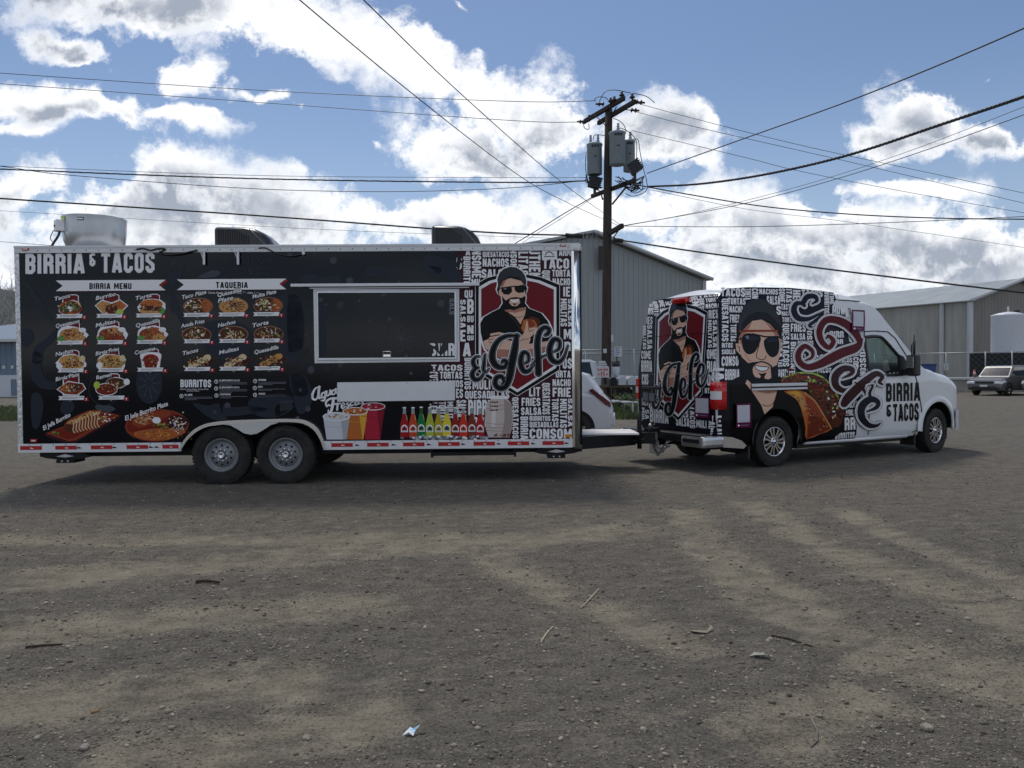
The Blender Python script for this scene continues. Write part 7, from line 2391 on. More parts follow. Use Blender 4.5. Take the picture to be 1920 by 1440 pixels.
wire('dark sagging wire below the twisted cable left of the pole', [(-E, 305), (20, 314), (115, 327), (380, 348), (560, 357), (760, 359), (960, 352), (1100, 338)], 30, 29, .013, M_wire)
wire('thick black cable passing low over the trailer roof to the pole', [(-E, 366), (0, 372), (480, 404), (800, 428), (960, 438), (1062, 441)], 28, 28.4, .030)
wire('faint thin wire just below the thick black cable on the left', [(-E, 391), (0, 395), (560, 428), (960, 444), (1110, 448)], 34, 30, .008, M_wire2)
wire('faint thin wire low at the left edge above the bare trees', [(-E, 448), (0, 453), (40, 456), (140, 464)], 40, 40, .012, M_wire2)
wire('diagonal wire coming down from the top edge, left of two', [(470, -80), (562, 0), (760, 165), (960, 320), (1060, 378), (1166, 426)], 8.5, 27.7, .008, M_wire)
wire('diagonal wire coming down from the top edge, right of two', [(590, -90), (682, 0), (820, 135), (960, 262), (1060, 347), (1166, 424)], 9, 27.7, .008, M_wire)
wire('black wire rising from the pole to the upper right edge, highest on the right', [(2000, 17), (1920, 53), (1760, 122), (1590, 190), (1400, 258), (1213, 325)], 14, 27.8, .016)
wire('thick twisted cable sweeping from the pole to the right edge', [(2000, 150), (1920, 181), (1760, 235), (1600, 288), (1450, 324), (1320, 344), (1213, 350)], 13, 27.8, .030, M_wire, .9)
wire('dark cable sagging from the lower crossarm to the right edge', [(1190, 346), (1300, 366), (1440, 388), (1600, 402), (1760, 409), (1920, 411), (2000, 410)], 27.6, 26, .020)
wire('thin wire sloping from the pole top to the right, upper of two', [(1196, 194), (1300, 222), (1500, 272), (1700, 315), (1920, 362), (2000, 378)], 27, 30, .009, M_wire2)
wire('thin wire sloping from the pole top to the right, lower of two', [(1186, 208), (1300, 237), (1560, 296), (1740, 338), (1920, 381), (2000, 398)], 27.5, 30.5, .009, M_wire2)
wire('thin wire from the transformers sloping down to the right edge', [(1186, 245), (1400, 296), (1500, 321), (1700, 360), (1920, 399), (2000, 412)], 28, 31, .009, M_wire2)
wire('near level thin wire from the short lower arm to the right', [(1168, 424), (1400, 425), (1650, 418), (1920, 406), (2000, 402)], 27.6, 25, .011, M_wire)
wire('thin wire rising from the short lower arm to the right, upper of two', [(1168, 423), (1300, 399), (1500, 349), (1700, 285), (1920, 200), (2000, 165)], 27.6, 18, .007, M_wire2)
wire('thin wire rising from the short lower arm to the right, lower of two', [(1168, 424), (1380, 385), (1560, 338), (1740, 280), (1920, 215), (2000, 184)], 27.6, 17, .010, M_wire)
wire('faint wire low over the right warehouse, upper of two', [(1220, 356), (1400, 392), (1560, 412), (1700, 432), (1920, 464), (2000, 476)], 28, 34, .008, M_wire2)
wire('thick black cable dropping from the pole towards the right warehouse', [(1168, 451), (1300, 471), (1500, 498), (1700, 523), (1920, 549), (2000, 558)], 28.4, 24, .028)
wire('service drop from the lower crossarm down behind the trailer, upper strand', [(1112, 369), (1060, 399), (1010, 430), (960, 460)], 29.6, 33, .020)
wire('service drop from the lower crossarm down behind the trailer, lower strand', [(1112, 371), (1060, 405), (1010, 436), (966, 464)], 29.6, 33, .010)

# ================================================================== fences, tank, wall
def chain_fence(label, pts, h, posts, fabric=None, rails=1, nm='chain_link_fence'):
    """pts: two ground points; wires of the mesh woven as thin tubes are left to the fabric where there is some"""
    A, B = Vector(pts[0]), Vector(pts[1])
    f = thing(nm, label, 'fence', (A.x, A.y, 0))
    d = B - A
    L = d.length
    d.normalize()
    for t in posts:
        q = d * (L * t)
        MB().tube([(q.x, q.y, 0), (q.x, q.y, h + .05)], .045, 8).build('post', M_pipe, f)
    for k in range(rails):
        z = h - .16 * k
        MB().tube([(0, 0, z), tuple(d * L + Vector((0, 0, z)))], .028, 8).build('top_rail', M_pipe, f)
    if fabric:
        a, b = d * (L * fabric[0]), d * (L * fabric[1])
        n = Vector((d.y, -d.x, 0)) * .03
        MB().add([tuple(a - n), tuple(b - n), tuple(b - n + Vector((0, 0, h - .05))), tuple(a - n + Vector((0, 0, h - .05)))], [(0, 1, 2, 3)]).build('privacy_fabric', M_fabric, f)
    # diamond wire mesh
    mb = MB()
    st = .35
    k = -h
    while k < L:
        for sgn in (1, -1):
            x0, x1 = (k, k + h) if sgn > 0 else (k + h, k)
            z0, z1 = 0, h
            lo, hi = min(x0, x1), max(x0, x1)
            if hi <= 0 or lo >= L:
                continue
            def cl(x):
                return z0 + (z1 - z0) * (x - x0) / (x1 - x0)
            xa, xb = max(0, lo), min(L, hi)
            mb.tube([tuple(d * xa + Vector((0, 0, cl(xa)))), tuple(d * xb + Vector((0, 0, cl(xb))))], .004, 3, cap=False)
        k += st
    o = mb.build('wire_mesh', M_pipe, f)
    o['kind'] = 'stuff'
hR = at(1863, 660, 46).z
a, b = at(1640, 700, 52), at(1990, 700, 44.5)
chain_fence('chain link fence with dark privacy fabric in front of the white tank', [(a.x, a.y, 0), (b.x, b.y, 0)], hR, (0, .2, .42, .63, .765, .9, 1), (.545, 1.0))
a, b = at(1040, 700, 36), at(1215, 700, 36.5)
chain_fence('pale double rail fence along the foot of the grey green warehouse', [(a.x, a.y, 0), (b.x, b.y, 0)], at(1150, 656, 36).z, (.05, .33, .85), rails=2)

tk = at(1890, 658, 49)
r = (at(1918, 620, 49).x - at(1862, 620, 49).x) / 2
zt = at(1890, 590, 49).z
tank = thing('storage_tank', 'white upright storage tank behind the dark fence fabric', 'tank', (tk.x, tk.y, 0))
MB().lathe([(r, .3), (r, zt - .1), (r * 1.01, zt - .08), (r * 1.01, zt - .02), (r * .6, zt + .1), (r * .2, zt + .17), (0, zt + .18)], 40, 'Z').build('shell', mat('tank_white', lin(214, 218, 226), .4, var=.03), tank)
MB().lathe([(r * 1.0, .0), (r * 1.0, .3), (0, .3)], 24, 'Z').build('base', M_conc, tank)
MB().tube([(0, 0, zt + .1), (0, 0, zt + .5)], .05, 8).build('vent_pipe', M_trimw, tank)
MB().box(r * .45, r * .7, -.1, .1, zt + .05, zt + .28).build('hatch_motor', M_blackplastic, tank)

a, b = at(1780, 735, 43.5), at(2000, 735, 42.5)
w_ = thing('retaining_wall', 'low concrete retaining wall behind the silver car', 'wall', (a.x, a.y, 0))
L = (b - a).xy.length
MB().box(0, L, 0, .5, -.1, at(1810, 712, 43.5).z, bev=.02).build('wall', M_conc, w_)
MB().box(-.05, L, -.08, .55, at(1810, 712, 43.5).z + .003, at(1810, 707.5, 43.5).z, bev=.02).build('coping', M_trimw, w_)
mcone = mat('cone_orange', lin(178, 84, 64), .7)
for i, (px, py, D, lab) in enumerate(((1823, 704, 44, 'orange traffic cone standing by the warehouse corner post'), (1843, 705, 44.1, 'orange traffic cone in front of the dark fence fabric'))):
    p = at(px, py, D)
    z = at(1810, 707.5, 43.5).z
    c = thing('traffic_cone', lab, 'traffic cone', (p.x, p.y - .2, z), 0, 'orange cones on the wall')
    MB().lathe([(.02, .7), (.06, .68), (.16, .05), (.16, .03)], 16, 'Z').build('cone', mcone, c)
    MB().box(-.2, .2, -.2, .2, 0, .03).build('foot', mcone, c)
    MB().lathe([(.083, .52), (.116, .36)], 16, 'Z').build('band', M_whitetape, c)
    c.scale = (.62, .62, .62)
p = at(1735, 690, 44)
bn = thing('waste_bin', 'blue waste container just above the van bonnet', 'container', (p.x, p.y, 0))
h_ = at(1735, 682, 44).z
MB().prism([(-.32, 0), (.32, 0), (.40, h_ - .1), (-.40, h_ - .1)], -.4, .4).build('bin', mat('bin_blue', lin(44, 74, 128), .5), bn)
MB().box(-.43, .43, -.43, .43, h_ - .1, h_, bev=.02).build('lid', mat('bin_lid', lin(36, 60, 104), .5), bn)

# ================================================================== mailboxes, notices, odds and ends by the pole
def at0(px, py, D):
    return at(px, py, D)
MD = 26.5
z_board = at(1150, 722, MD).z
a, b = at(1100, 722, MD), at(1196, 722, MD)
rack = thing('mailbox_rack', 'weathered timber rail carrying the row of mailboxes', 'rack', (a.x, a.y, 0))
MB().box(0, b.x - a.x, -.18, .18, z_board - .09, z_board, bev=.01).build('rail', M_wood, rack)
for t in (.35, .55, .93):
    MB().box((b.x - a.x) * t - .06, (b.x - a.x) * t + .06, -.06, .06, 0, z_board - .09).build('post', M_wood, rack)
M_oldwood = mat('dark_old_wood', lin(62, 57, 52), .9, var=.4, vscale=12)
for t in range(22):
    x = (b.x - a.x) * (.22 + .034 * t)
    MB().box(x, x + .045, .10, .13, .12, z_board - .1 - .05 * (t % 3 == 1)).build('slat', M_oldwood, rack)
M_mail = mat('mailbox_grey', lin(176, 184, 190), .4, .5)
M_mailb = mat('mailbox_black', lin(30, 30, 32), .5)
for px, w, m, lab in ((1115, 14, M_mail, 'grey mailbox at the left end of the row, beside the white hatchback'), (1147, 13, M_mailb, 'black open mailbox in the middle of the row'), (1163, 15, M_mail, 'grey mailbox with numbers right of the black one'), (1181, 15, mat('mailbox_white', lin(206, 208, 206), .5), 'whitish mailbox at the right end of the row, next to the van')):
    p = at(px, 722, MD)
    ww = w * MD / FPX
    mbx = thing('mailbox', lab, 'mailbox', (p.x, p.y, z_board), R(8), 'mailboxes in a row')
    out = [(-ww / 2, 0), (ww / 2, 0), (ww / 2, .17)] + [(ww / 2 * math.cos(R(18 * k)), .17 + ww * .42 * math.sin(R(18 * k))) for k in range(1, 10)] + [(-ww / 2, .17)]
    MB().prism(out, -.24, .24).build('box', m, mbx)
    MB().prism([(x * .9, z * .95 + .01) for x, z in out], -.255, -.242).build('door', M_mail if m is not M_mailb else M_grille, mbx)
    MB().box(ww / 2 + .003, ww / 2 + .012, -.1, -.06, .12, .34).build('flag', M_redlens if m is M_mail else M_blackplastic, mbx)
s0, s1 = at(1118, 708, 26.2), at(1142, 688, 26.2)
sg = thing('speed_sign', 'white SLOW DOWN 15 MPH sign with red lettering by the pole', 'sign', (s0.x, s0.y, s0.z))
sw, sh_ = s1.x - s0.x, s1.z - s0.z
MB().box(0, sw, 0, .02, 0, sh_).build('board', M_trimw, sg)
class SP(Print):
    pass
pr = Print()
pr.word('SLOW DOWN', .04, .05, sw - .04, .13, K_pink, 0, gap=.2)
pr.word('15', sw * .34, .17, sw * .66, sh_ - .04, K_redink if 'K_redink' in globals() else gloss('print_sign_red', lin(200, 40, 48)), 0, gap=.2)
pr.word('MAX', .04, .22, sw * .26, .28, K_pink, 0)
pr.word('MPH', sw * .74, .22, sw - .04, .28, K_pink, 0)
pr.build('lettering', sg, lambda x, y, o: Vector((x, -o, sh_ - y)), base=.004)
MB().box(sw * .45, sw * .55, .02, .06, -s0.z, sh_ * .9).build('post', M_wood, sg)
s0, s1 = at(1119, 690, 26.4), at(1140, 677, 26.4)
o = thing('street_nameplates', 'small stacked plates above the SLOW DOWN sign', 'sign', (s0.x, s0.y, s0.z))
for k in range(3):
    MB().box(.03 * k, s1.x - s0.x - .04 * k, 0, .02, k * .085, k * .085 + .07).build('plate', M_mail if k % 2 else M_trimw, o)
MB().box(.20, .24, .02, .05, -s0.z, .22).build('post', M_wood, o)
s0, s1 = at(1152, 668, 26.8), at(1156 + 10, 650, 26.8)
o = thing('notice', 'white paper notice with blue lines fixed beside the pole', 'notice', (s0.x, s0.y, s0.z))
MB().box(0, s1.x - s0.x, 0, .015, 0, s1.z - s0.z).build('board', M_trimw, o)
pr = Print()
for k in range(4):
    pr.stroke([(.03, .05 + .07 * k), (.2 - .03 * (k % 2), .05 + .07 * k)], .025, gloss('print_blue', lin(70, 90, 170)), 0)
pr.build('lettering', o, lambda x, y, q: Vector((x, -q, s1.z - s0.z - y)), base=.004)
MB().box(.06, .11, .015, .05, -s0.z, .2).build('post', M_wood, o)
p, q = at(1155, 706, 26.9), at(1155, 677, 26.9)
bk = thing('bucket', 'white bucket with black lid standing on the mailbox rail', 'bucket', (p.x, p.y, p.z - .2))
hh = q.z - p.z + .2
MB().lathe([(0, 0), (.11, 0), (.13, hh * .78)], 24, 'Z').build('pail', mat('bucket_white', lin(206, 210, 220), .5), bk)
MB().lathe([(.135, hh * .74), (.145, hh * .76), (.145, hh), (0, hh)], 24, 'Z').build('lid', M_blackplastic, bk)
# white slatted seat
p = at(1160, 757, 24.5)
z0 = at(1160, 757, 24.5).z
seat = thing('slatted_bench', 'white slatted garden lounger beside the white hatchback', 'lounger', (p.x, p.y, 0), R(12))
for k in range(9):
    x = -.52 + k * .105
    MB().box(x, x + .07, -.35, .45, z0 + .04 + .01 * k * (k < 5), z0 + .07 + .01 * k * (k < 5)).build('slat', M_trimw, seat)
for x in (-.45, .35):
    for y in (-.3, .4):
        MB().box(x - .025, x + .025, y - .025, y + .025, 0, z0 + .03).build('leg', M_trimw, seat)
mb = MB().tube([(.42, -.3, z0 + .05), (.6, -.3, z0 + .02), (.75, -.3, z0 + .12), (.9, -.3, z0 + .1)], .03, 6)
mb.build('armrest', M_trimw, seat)

# ================================================================== cars
def wheel_small(parent, loc, r, side):
    w = bpy.data.objects.new('wheel', None)
    COL.objects.link(w); w.parent = parent; w.location = loc
    if side > 0:
        w.rotation_euler = (0, 0, math.pi)
    mb = MB().lathe([(r * .62, -.10), (r * .9, -.11), (r, -.08), (r, .08), (r * .9, .11), (r * .62, .1)], 28, 'Y')
    mb.build('tyre', M_rubber, w)
    mb = MB().lathe([(0, -.09), (r * .2, -.095), (r * .24, -.07), (r * .58, -.06), (r * .64, -.10), (r * .66, -.06)], 24, 'Y')
    for k in range(5):
        mb.prism([(r * .2, -.03), (r * .6, -.05), (r * .6, .05), (r * .2, .03)], -.10, -.065, M=Matrix.Rotation(2 * math.pi * k / 5, 4, 'Y'))
    mb.build('rim', M_alloy, w)
def rounded_prism(pts, y0, y1, bev, seg=2):
    bm = bmesh.new()
    n = len(pts)
    a = [bm.verts.new((p[0], y0, p[1])) for p in pts]
    b = [bm.verts.new((p[0], y1, p[1])) for p in pts]
    bm.faces.new(a[::-1]); bm.faces.new(b)
    for i in range(n):
        bm.faces.new((a[i], a[(i + 1) % n], b[(i + 1) % n], b[i]))
    caps = [e for e in bm.edges if abs(e.verts[0].co.y - e.verts[1].co.y) < 1e-6]
    bmesh.ops.bevel(bm, geom=caps, offset=bev, segments=seg, affect='EDGES', profile=.6)
    bmesh.ops.triangulate(bm, faces=[f for f in bm.faces if len(f.verts) > 4])
    bm.verts.index_update()
    out = [v.co.copy() for v in bm.verts], [[v.index for v in f.verts] for f in bm.faces]
    bm.free()
    return out
def car(name, label, cat, loc, rz, paint, W, lower, upper, wheels, r, tumble=.14, lamps=True, group=None, bed=None):
    """x forward; lower: hull outline, upper: cabin outline (front bottom, front top, rear top, rear bottom)"""
    c = thing(name, label, cat, loc, rz, group)
    v, f = rounded_prism(lower, -W / 2, W / 2, .07)
    mb = MB().add(v, f, 0, False)
    mb.build('body', paint, c)
    v, f = rounded_prism(upper, -W / 2 + .06, W / 2 - .06, .06)
    zb, zt = min(p[1] for p in upper), max(p[1] for p in upper)
    v = [Vector((q.x, q.y * (1 - tumble * (q.z - zb) / (zt - zb)), q.z)) for q in v]
    MB().add(v, f, 0, False).build('cabin', paint, c)
    hwz = lambda z: (W / 2 - .06) * (1 - tumble * (z - zb) / (zt - zb))
    fb, rb = max((p for p in upper if p[1] < zb + .09), key=lambda p: p[0]), min((p for p in upper if p[1] < zb + .09), key=lambda p: p[0])
    top = [p for p in upper if p[1] > zt - .12]
    ft, rt = max(top, key=lambda p: p[0]), min(top, key=lambda p: p[0])
    z0_, z1_ = zb + .07, zt - .09
    fx_ = lambda z: fb[0] + (ft[0] - fb[0]) * (z - fb[1]) / (ft[1] - fb[1])
    rx_ = lambda z: rb[0] + (rt[0] - rb[0]) * (z - rb[1]) / (rt[1] - rb[1])
    x_f0, x_f1, x_r0, x_r1 = fx_(z0_) - .16, fx_(z1_) - .13, rx_(z0_) + .22, rx_(z1_) + .20
    cuts = [0, .5, 1] if x_f0 - x_r0 > 1.6 else [0, 1]
    for s in (-1, 1):
        for t0, t1 in zip(cuts, cuts[1:]):
            g = .03
            P = [(x_r0 + (x_f0 - x_r0) * t0 + g, z0_), (x_r0 + (x_f0 - x_r0) * t1 - g, z0_), (x_r1 + (x_f1 - x_r1) * t1 - g, z1_), (x_r1 + (x_f1 - x_r1) * t0 + g, z1_)]
            MB().add([(x, s * (hwz(z) + .008), z) for x, z in P] + [(x, s * (hwz(z) - .02), z) for x, z in P], [(0, 1, 2, 3), (4, 5, 6, 7), (0, 1, 5, 4), (1, 2, 6, 5), (2, 3, 7, 6), (3, 0, 4, 7)]).build('side_window', M_glassdark, c)
    for nm, (p, q, sg) in (('windscreen', (fb, ft, 1)), ('rear_window', (rb, rt, -1))):
        d_ = Vector((q[0] - p[0], 0, q[1] - p[1]))
        n_ = Vector((d_.z, 0, -d_.x)).normalized() * (.012 * (1 if d_.z * sg > 0 else -1))
        a_, b_ = Vector((p[0], 0, p[1])) + d_ * .10 + n_, Vector((p[0], 0, p[1])) + d_ * .90 + n_
        MB().add([(a_.x, -hwz(a_.z) * .90, a_.z), (a_.x, hwz(a_.z) * .90, a_.z), (b_.x, hwz(b_.z) * .88, b_.z), (b_.x, -hwz(b_.z) * .88, b_.z)], [(0, 1, 2, 3)]).build(nm, M_glassdark, c)
    for (x, s) in [(x, s) for x in wheels for s in (-1, 1)]:
        wheel_small(c, (x, s * (W / 2 - .09), r), r, s)
        n = 16
        out = [(x + (r + .07) * math.cos(math.pi * k / n), r + (r + .07) * math.sin(math.pi * k / n)) for k in range(n + 1)]
        MB().prism(out, *sorted((s * (W / 2 - .30), s * (W / 2 + .004)))).build('wheel_arch', M_grille, c)
    return c
M_silver = mat('paint_silver', lin(112, 112, 112), .35, .5, coat=.2)
M_pwhite = mat('paint_white', lin(210, 215, 224), .3, coat=.4)
# boxy silver car
lower = [(2.02, .30), (2.08, .45), (2.08, .62), (2.0, .82), (1.75, .93), (1.1, 1.02), (-1.95, 1.08), (-2.03, .9), (-2.05, .42), (-1.95, .26), (1.9, .26)]
upper = [(1.12, 1.0), (.55, 1.55), (.35, 1.60), (-1.6, 1.62), (-1.85, 1.54), (-1.98, 1.05)]
def silver_car(px, py, rz, label, sc):
    p = gnd(px, py)
    c = car('parked_car', label, 'car', (p.x, p.y, 0), rz, M_silver, 1.78, lower, upper, (1.28, -1.27), .33, group='silver cars by the retaining wall')
    c.scale = (sc, sc, sc)
    for s in (-1, 1):
        MB().prism([(1.60, .74), (2.07, .62), (2.06, .74), (1.78, .86)], *sorted((s * .52, s * .895))).build('headlight', mat('car_headlight', lin(216, 220, 224), .1), c)
        MB().box(1.02, 1.18, *sorted((s * .90, s * 1.06)), 1.0, 1.14, bev=.03).build('mirror', M_silver, c)
        MB().box(2.0, 2.10, *sorted((s * .55, s * .75)), .34, .44, bev=.02).build('fog_light', M_blackplastic, c)
    MB().box(2.02, 2.10, -.46, .46, .66, .76, bev=.02).build('grille', M_blackplastic, c)
    MB().box(2.04, 2.11, -.62, .62, .30, .50, bev=.03).build('lower_grille', M_blackplastic, c)
    MB().box(2.10, 2.125, -.2, .2, .48, .58).build('number_plate', M_whitetape, c)
    return c
silver_car(1882, 740, R(212), 'boxy silver car facing left by the retaining wall, nearest the van', .92)
silver_car(1982, 741, R(215), 'second silver car cut off by the right edge', .92)
# white hatchback half hidden by the trailer
q = at(1136, 770, 16.6)
lower_h = [(1.95, .28), (2.0, .5), (1.9, .72), (1.2, .90), (-.4, .98), (-1.70, 1.02), (-1.90, .80), (-1.96, .62), (-1.92, .30), (-1.8, .24), (1.9, .24)]
upper_h = [(1.15, .88), (.35, 1.38), (.1, 1.46), (-1.2, 1.47), (-1.45, 1.40), (-1.74, 1.0)]
hb = car('parked_car', 'small white hatchback half hidden behind the trailer front', 'car', (q.x - 1.80, q.y + .15, 0), R(172), M_pwhite, 1.70, lower_h, upper_h, (1.2, -1.22), .31)
for s in (-1, 1):
    MB().prism([(-1.55, 1.12), (-1.48, 1.08), (-1.80, .80), (-1.925, .74), (-1.91, .84)], *sorted((s * .70, s * .862))).build('tail_light', mat('car_tail_lens', lin(96, 40, 48), .12, coat=.5), hb)
MB().box(-2.0, -1.9, -.6, .6, .34, .56, bev=.03).build('rear_bumper', M_pwhite, hb)
MB().box(-1.3, -.4, .848, .856, .70, .715).build('door_crease', M_seam_crease, hb)
# white pickup behind the mailboxes
q = at(1122, 700, 30)
lower_p = [(2.75, .45), (2.8, .75), (2.7, 1.05), (1.6, 1.16), (-.9, 1.22), (-.95, 1.20), (-2.85, 1.22), (-2.9, .55), (-2.8, .42), (2.6, .40)]
upper_p = [(1.5, 1.12), (.75, 1.76), (.5, 1.84), (-.55, 1.84), (-.75, 1.76), (-.88, 1.2)]
pk = car('pickup_truck', 'white pickup truck parked behind the mailboxes and the pole', 'pickup truck', (q.x - .88, q.y, 0), R(176), M_pwhite, 1.95, lower_p, upper_p, (1.75, -1.75), .39)
MB().box(-2.8, -1.0, -.82, .82, 1.222, 1.235).build('bed_cover', M_blackplastic, pk)
MB().box(-1.05, -.95, -.8, .8, 1.22, 1.5).build('headache_rack', M_blackplastic, pk)

# hitch chain hanging between drawbar and van
def chain():
    a, m_, b = at(1217, 815, 11.95), at(1233, 851, 11.9), at(1256, 824, 11.9)
    c = thing('safety_chain', 'slack steel safety chain hanging in a V below the hitch', 'chain', (a.x, a.y, 0))
    link = None
    P = [a.lerp(m_, t / 9) for t in range(9)] + [m_.lerp(b, t / 8) for t in range(9)]
    rg2 = random.Random(3)
    P = [p + Vector((rg2.gauss(0, .006), rg2.gauss(0, .01), rg2.gauss(0, .006))) for p in P]
    P2 = [p + Vector((.045 + rg2.gauss(0, .012), -.06, .035 + rg2.gauss(0, .012))) for i, p in enumerate(P)]
    me = None
    for strand in (P, P2):
        for i in range(len(strand) - 1):
            p, q_ = strand[i], strand[i + 1]
            if me is None:
                mb = MB().tube([(.026 * math.cos(2 * math.pi * k / 12) * 1.25, .019 * math.sin(2 * math.pi * k / 12), 0) for k in range(12)], .0075, 5, closed=True)
                me = mb.mesh('link', mat('chain_steel', (.22, .22, .23), .45, .8, var=.4, vscale=30))
            o = link_mesh('link', me, c)
            o.location = (p + q_) / 2 - Vector((a.x, a.y, 0))
            rot = (q_ - p).to_track_quat('X', 'Z').to_euler()
            o.rotation_euler = (rot.x + (math.pi / 2 if i % 2 else .3), rot.y, rot.z)
chain()
mb = MB().tube([tuple(at(x, y, 11.8)) for x, y in catmull([(1168, 812), (1178, 824), (1195, 827), (1208, 822), (1218, 806), (1228, 795)], 5)], .011, 6)
tag(mb.build('breakaway_cable', M_blackplastic), 'black looped cable hanging between drawbar and van', 'cable')

# ================================================================== vegetation, hill
M_leaf = mat('leaf_green', (0.06, 0.11, 0.03), 0.6, var=.5, vscale=3)
M_grass = mat('grass_green', (0.085, 0.115, 0.04), 0.8, var=.5, vscale=2)
M_bark = mat('bark_grey', lin(112, 108, 104), .9, var=.3)
M_twig = mat('twig_pale', lin(150, 150, 148), .9)
M_hill = mat('wooded_hill', lin(84, 86, 80), 1.0, var=.4, vscale=.25)

def grass_patch(px0, px1, py0, py1, n, h, seed, name='grass'):
    rs = np.random.RandomState(seed)
    V, F = [], []
    for i in range(n):
        x, y = px0 + (px1 - px0) * rs.rand(), py0 + (py1 - py0) * rs.rand()
        p = gnd(x, y)
        a = rs.rand() * 6.28
        hh = h * (.4 + rs.rand())
        w = .012 + .012 * rs.rand()
        d = Vector((math.cos(a), math.sin(a), 0))
        le = Vector((rs.randn() * .25, rs.randn() * .25, 1)) * hh
        b = len(V)
        V += [tuple(p - d * w), tuple(p + d * w), tuple(p + le)]
        F.append((b, b + 1, b + 2))
    me = bpy.data.meshes.new(name)
    me.from_pydata(V, [], F)
    me.materials.append(M_grass)
    tag(link_mesh(name, me), kind='stuff')
grass_patch(1085, 1235, 757, 787, 5200, .22, 1)
grass_patch(-60, 60, 762, 790, 3500, .11, 2)

def leafy(name, label, cat, px, py, D, w, h, n, leaf, seed):
    rs = random.Random(seed)
    p = at(px, py, D)
    p.z = 0
    t = thing(name, label, cat, p)
    mb = MB()
    for k in range(7):
        a = rs.random() * 6.28
        mb.tube([(0, 0, 0), (math.cos(a) * w * .2, math.sin(a) * w * .2, h * .4), (math.cos(a) * w * .42, math.sin(a) * w * .42, h * (.6 + .3 * rs.random()))], [.02, .014, .006], 5)
    mb.build('stem', M_bark, t)
    mb = MB()
    cl = [(rs.gauss(0, w * .24), rs.gauss(0, w * .24), h * (.25 + .65 * rs.random())) for _ in range(26)]
    for i in range(n):
        c = cl[rs.randrange(26)]
        q = Vector((c[0] + rs.gauss(0, w * .10), c[1] + rs.gauss(0, w * .1), max(.03, c[2] + rs.gauss(0, h * .09))))
        d = Vector((rs.gauss(0, 1), rs.gauss(0, 1), rs.gauss(0, .6))).normalized() * leaf * (.6 + rs.random())
        e = d.orthogonal().normalized() * leaf * .35
        mb.add([q, q + d * .5 + e, q + d, q + d * .5 - e], [(0, 1, 2, 3)])
    mb.build('foliage', M_leaf, t)
leafy('bush', 'bright green bush growing in front of the mailbox rail', 'bush', 1166, 748, 26.0, .55, .62, 1100, .06, 3)
leafy('bush', 'low dark green weeds beside the rear corner of the van', 'bush', 1188, 778, 25.0, .7, .45, 900, .06, 4)

# hill with far woods at the left
hx = np.linspace(-150, 25, 90)
hy = np.linspace(95, 300, 50)
def hill_h(X, Y):
    r = np.clip((Y - 95) / 60, 0, 1)
    side = np.clip((-X - 12 - (Y - 95) * .1) / 55, 0, 1)
    return -1 + (19 + 7 * vnoise(X * .05, Y * .05, 21) + 3.5 * vnoise(X * .3, Y * .3, 22) + 2.5 * vnoise(X * .9, Y * .9, 23)) * (r * r * (3 - 2 * r)) * (side * side * (3 - 2 * side)) * .9
o = link_mesh('hill', grid_mesh('hill', hx, hy, hill_h, M_hill))
o['kind'] = 'structure'

def bare_tree(label, px, pyb, D, H, seed, m):
    rs = random.Random(seed)
    p = at(px, pyb, D)
    p.z = 0
    t = thing('bare_tree', label, 'tree', p, 0, 'bare trees at the left edge')
    tr, tw = MB(), MB()
    def grow(a, d, L, r, lev):
        b = a + d * L
        mid = a.lerp(b, .5) + Vector((rs.gauss(0, .06), rs.gauss(0, .06), 0)) * L
        (tr if lev < 2 else tw).tube([tuple(a), tuple(mid), tuple(b)], [r, r * .8, r * .6], 5 if lev < 2 else 3, cap=False)
        if lev >= 6:
            return
        for k in range(3 if lev < 2 else rs.choice((2, 2, 3))):
            nd = (d + Vector((rs.gauss(0, .5), rs.gauss(0, .5), rs.gauss(.12, .32)))).normalized()
            q = a.lerp(b, .6 + .4 * rs.random()) if k else b
            grow(q, nd, L * (.62 + .2 * rs.random()), max(.012, r * .6), lev + 1)
    grow(Vector((0, 0, 0)), Vector((rs.gauss(0, .05), 0, 1)).normalized(), H * .27, H * .022, 0)
    tr.build('trunk', M_bark, t)
    tw.build('crown', m, t)
bare_tree('bare grey tree rising behind the left end of the trailer roof', 62, 700, 64, 12.6, 5, M_bark)
bare_tree('pale bare tree at the left edge above the shed', 12, 700, 60, 10.6, 6, M_twig)
bare_tree('low spreading bare tree behind the roof fan', 108, 700, 66, 11.4, 7, M_bark)
bare_tree('thin pale bare tree cut off by the left edge', -26, 700, 58, 10.5, 8, M_twig)

# ================================================================== small things lying on the dirt
def twig(label, px, m, r):
    P = []
    for x, y in px:
        g_ = gnd(x, y)
        g_.z = float(height(np.array([g_.x]), np.array([g_.y]))[0]) + r * 1.1
        P.append(g_)
    b = P[0].copy()
    mb = MB().tube([tuple(p - b) for p in P], [r * (1 - .5 * i / len(P)) for i in range(len(P))], 6)
    o = mb.build('twig', m)
    o.location = b
    tag(o, label, 'twig', 'twigs on the dirt')
M_straw = mat('straw_pale', lin(176, 164, 140), .9)
M_stick = mat('stick_dark', lin(54, 44, 36), .9)
twig('pale straight straw lying below the gap between trailer and van', [(1089, 1130), (1105, 1115), (1123, 1101)], M_straw, .006)
twig('short pale stick left of centre, below the straight straw', [(1014, 1203), (1022, 1190), (1030, 1180), (1037, 1173)], M_straw, .006)
twig('dark thin stick lying below the van', [(1447, 1189), (1480, 1193), (1505, 1199), (1523, 1206)], M_stick, .006)
twig('thick dark stick on the left below the trailer wheels', [(367, 1093), (388, 1091), (412, 1093)], M_stick, .012)
twig('long dark root near the left edge', [(48, 1216), (80, 1212), (118, 1210)], M_stick, .008)
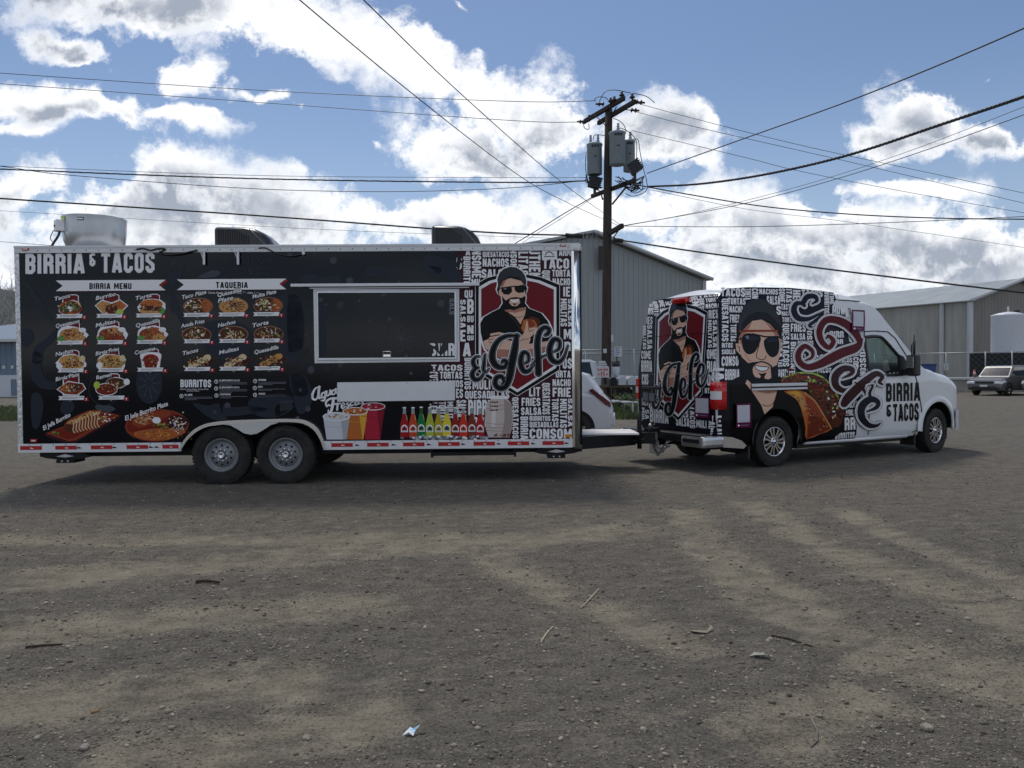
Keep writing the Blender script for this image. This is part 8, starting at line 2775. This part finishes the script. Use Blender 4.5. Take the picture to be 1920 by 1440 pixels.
twig('curved grey stalk at the lower right', [(1519, 1340), (1532, 1365), (1533, 1385), (1520, 1400)], M_bark, .005)
twig('small orange brown stick at the lower left', [(170, 1331), (188, 1328)], mat('stick_tan', lin(150, 120, 84), .9), .006)
def scrap(label, cat, px, py, pts, m, name, extra=None):
    g_ = gnd(px, py)
    z = float(height(np.array([g_.x]), np.array([g_.y]))[0])
    mb = MB()
    n = len(pts)
    vs = [(x, y, h) for x, y, h in pts] + [(x, y, h + .002) for x, y, h in pts]
    tri = geometry.tessellate_polygon([[Vector((p[0], p[1], 0)) for p in pts]])
    mb.add(vs, [tuple(t) for t in tri] + [tuple(i + n for i in t) for t in tri] + [(i, (i + 1) % n, (i + 1) % n + n, i + n) for i in range(n)])
    if extra:
        mb.add([(x, y, h + .0026) for x, y, h in extra[0]], [tuple(range(len(extra[0])))], 1)
    o = mb.build(name, [m] + ([extra[1]] if extra else []))
    o.location = (g_.x, g_.y, z + .004)
    tag(o, label, cat)
M_paper = mat('paper_white', lin(160, 158, 150), .9)
M_sky = mat('wrapper_blue', lin(120, 176, 214), .5)
scrap('crumpled blue and white wrapper lying on the gravel at the bottom', 'wrapper', 771, 1378, [(-.03, .015, .0), (-.022, .0, .012), (-.036, -.018, .004), (-.01, -.012, .016), (.012, -.026, .006), (.02, -.004, .02), (.034, .026, .03), (.01, .018, .014), (-.008, .03, .018)], mat('wrapper_white', lin(216, 226, 232), .45), 'wrapper', ([(-.005, .0, .017), (.015, -.015, .015), (.022, .0, .022), (.024, .018, .026), (.008, .012, .018)], M_sky))
scrap('folded pale paper scrap below the van wheel', 'paper scrap', 1425, 1229, [(-.06, .0, 0), (-.02, .03, .012), (.05, .01, .004), (.04, -.03, .02), (-.03, -.02, .015)], M_paper, 'paper_scrap')
scrap('curled dry leaf on the dirt left of the dark stick', 'leaf', 1316, 1180, [(-.07, .03, .0), (-.05, -.02, .01), (.02, -.03, .004), (.07, .01, .02), (.06, .04, .03), (.03, -.01, .01)], mat('leaf_dry', lin(140, 131, 112), .9), 'dry_leaf')
for i, (px, py, r, lab) in enumerate(((1738, 1369, .026, 'round pale stone at the lower right'), (1780, 1187, .018, 'pale flat stone near the right side, below the van nose'), (575, 1379, .02, 'small stone left of the blue wrapper'), (158, 1406, .02, 'grey stone at the bottom left corner'), (70, 1386, .016, 'pale stone near the left edge'), (1815, 1160, .02, 'small pale stone right of the dark stick'))):
    g_ = gnd(px, py)
    z = float(height(np.array([g_.x]), np.array([g_.y]))[0])
    rs = random.Random(i)
    bm = bmesh.new()
    bmesh.ops.create_icosphere(bm, subdivisions=2, radius=r)
    for v in bm.verts:
        v.co *= 1 + rs.gauss(0, .06)
        v.co.z *= .65
    me = bpy.data.meshes.new('stone')
    bm.to_mesh(me); bm.free()
    me.materials.append(mat('stone_pale', lin(138, 131, 121), .9, var=.3, vscale=30))
    o = link_mesh('stone', me)
    o.location = (g_.x, g_.y, z + r * .35)
    tag(o, lab, 'stone', 'loose stones')
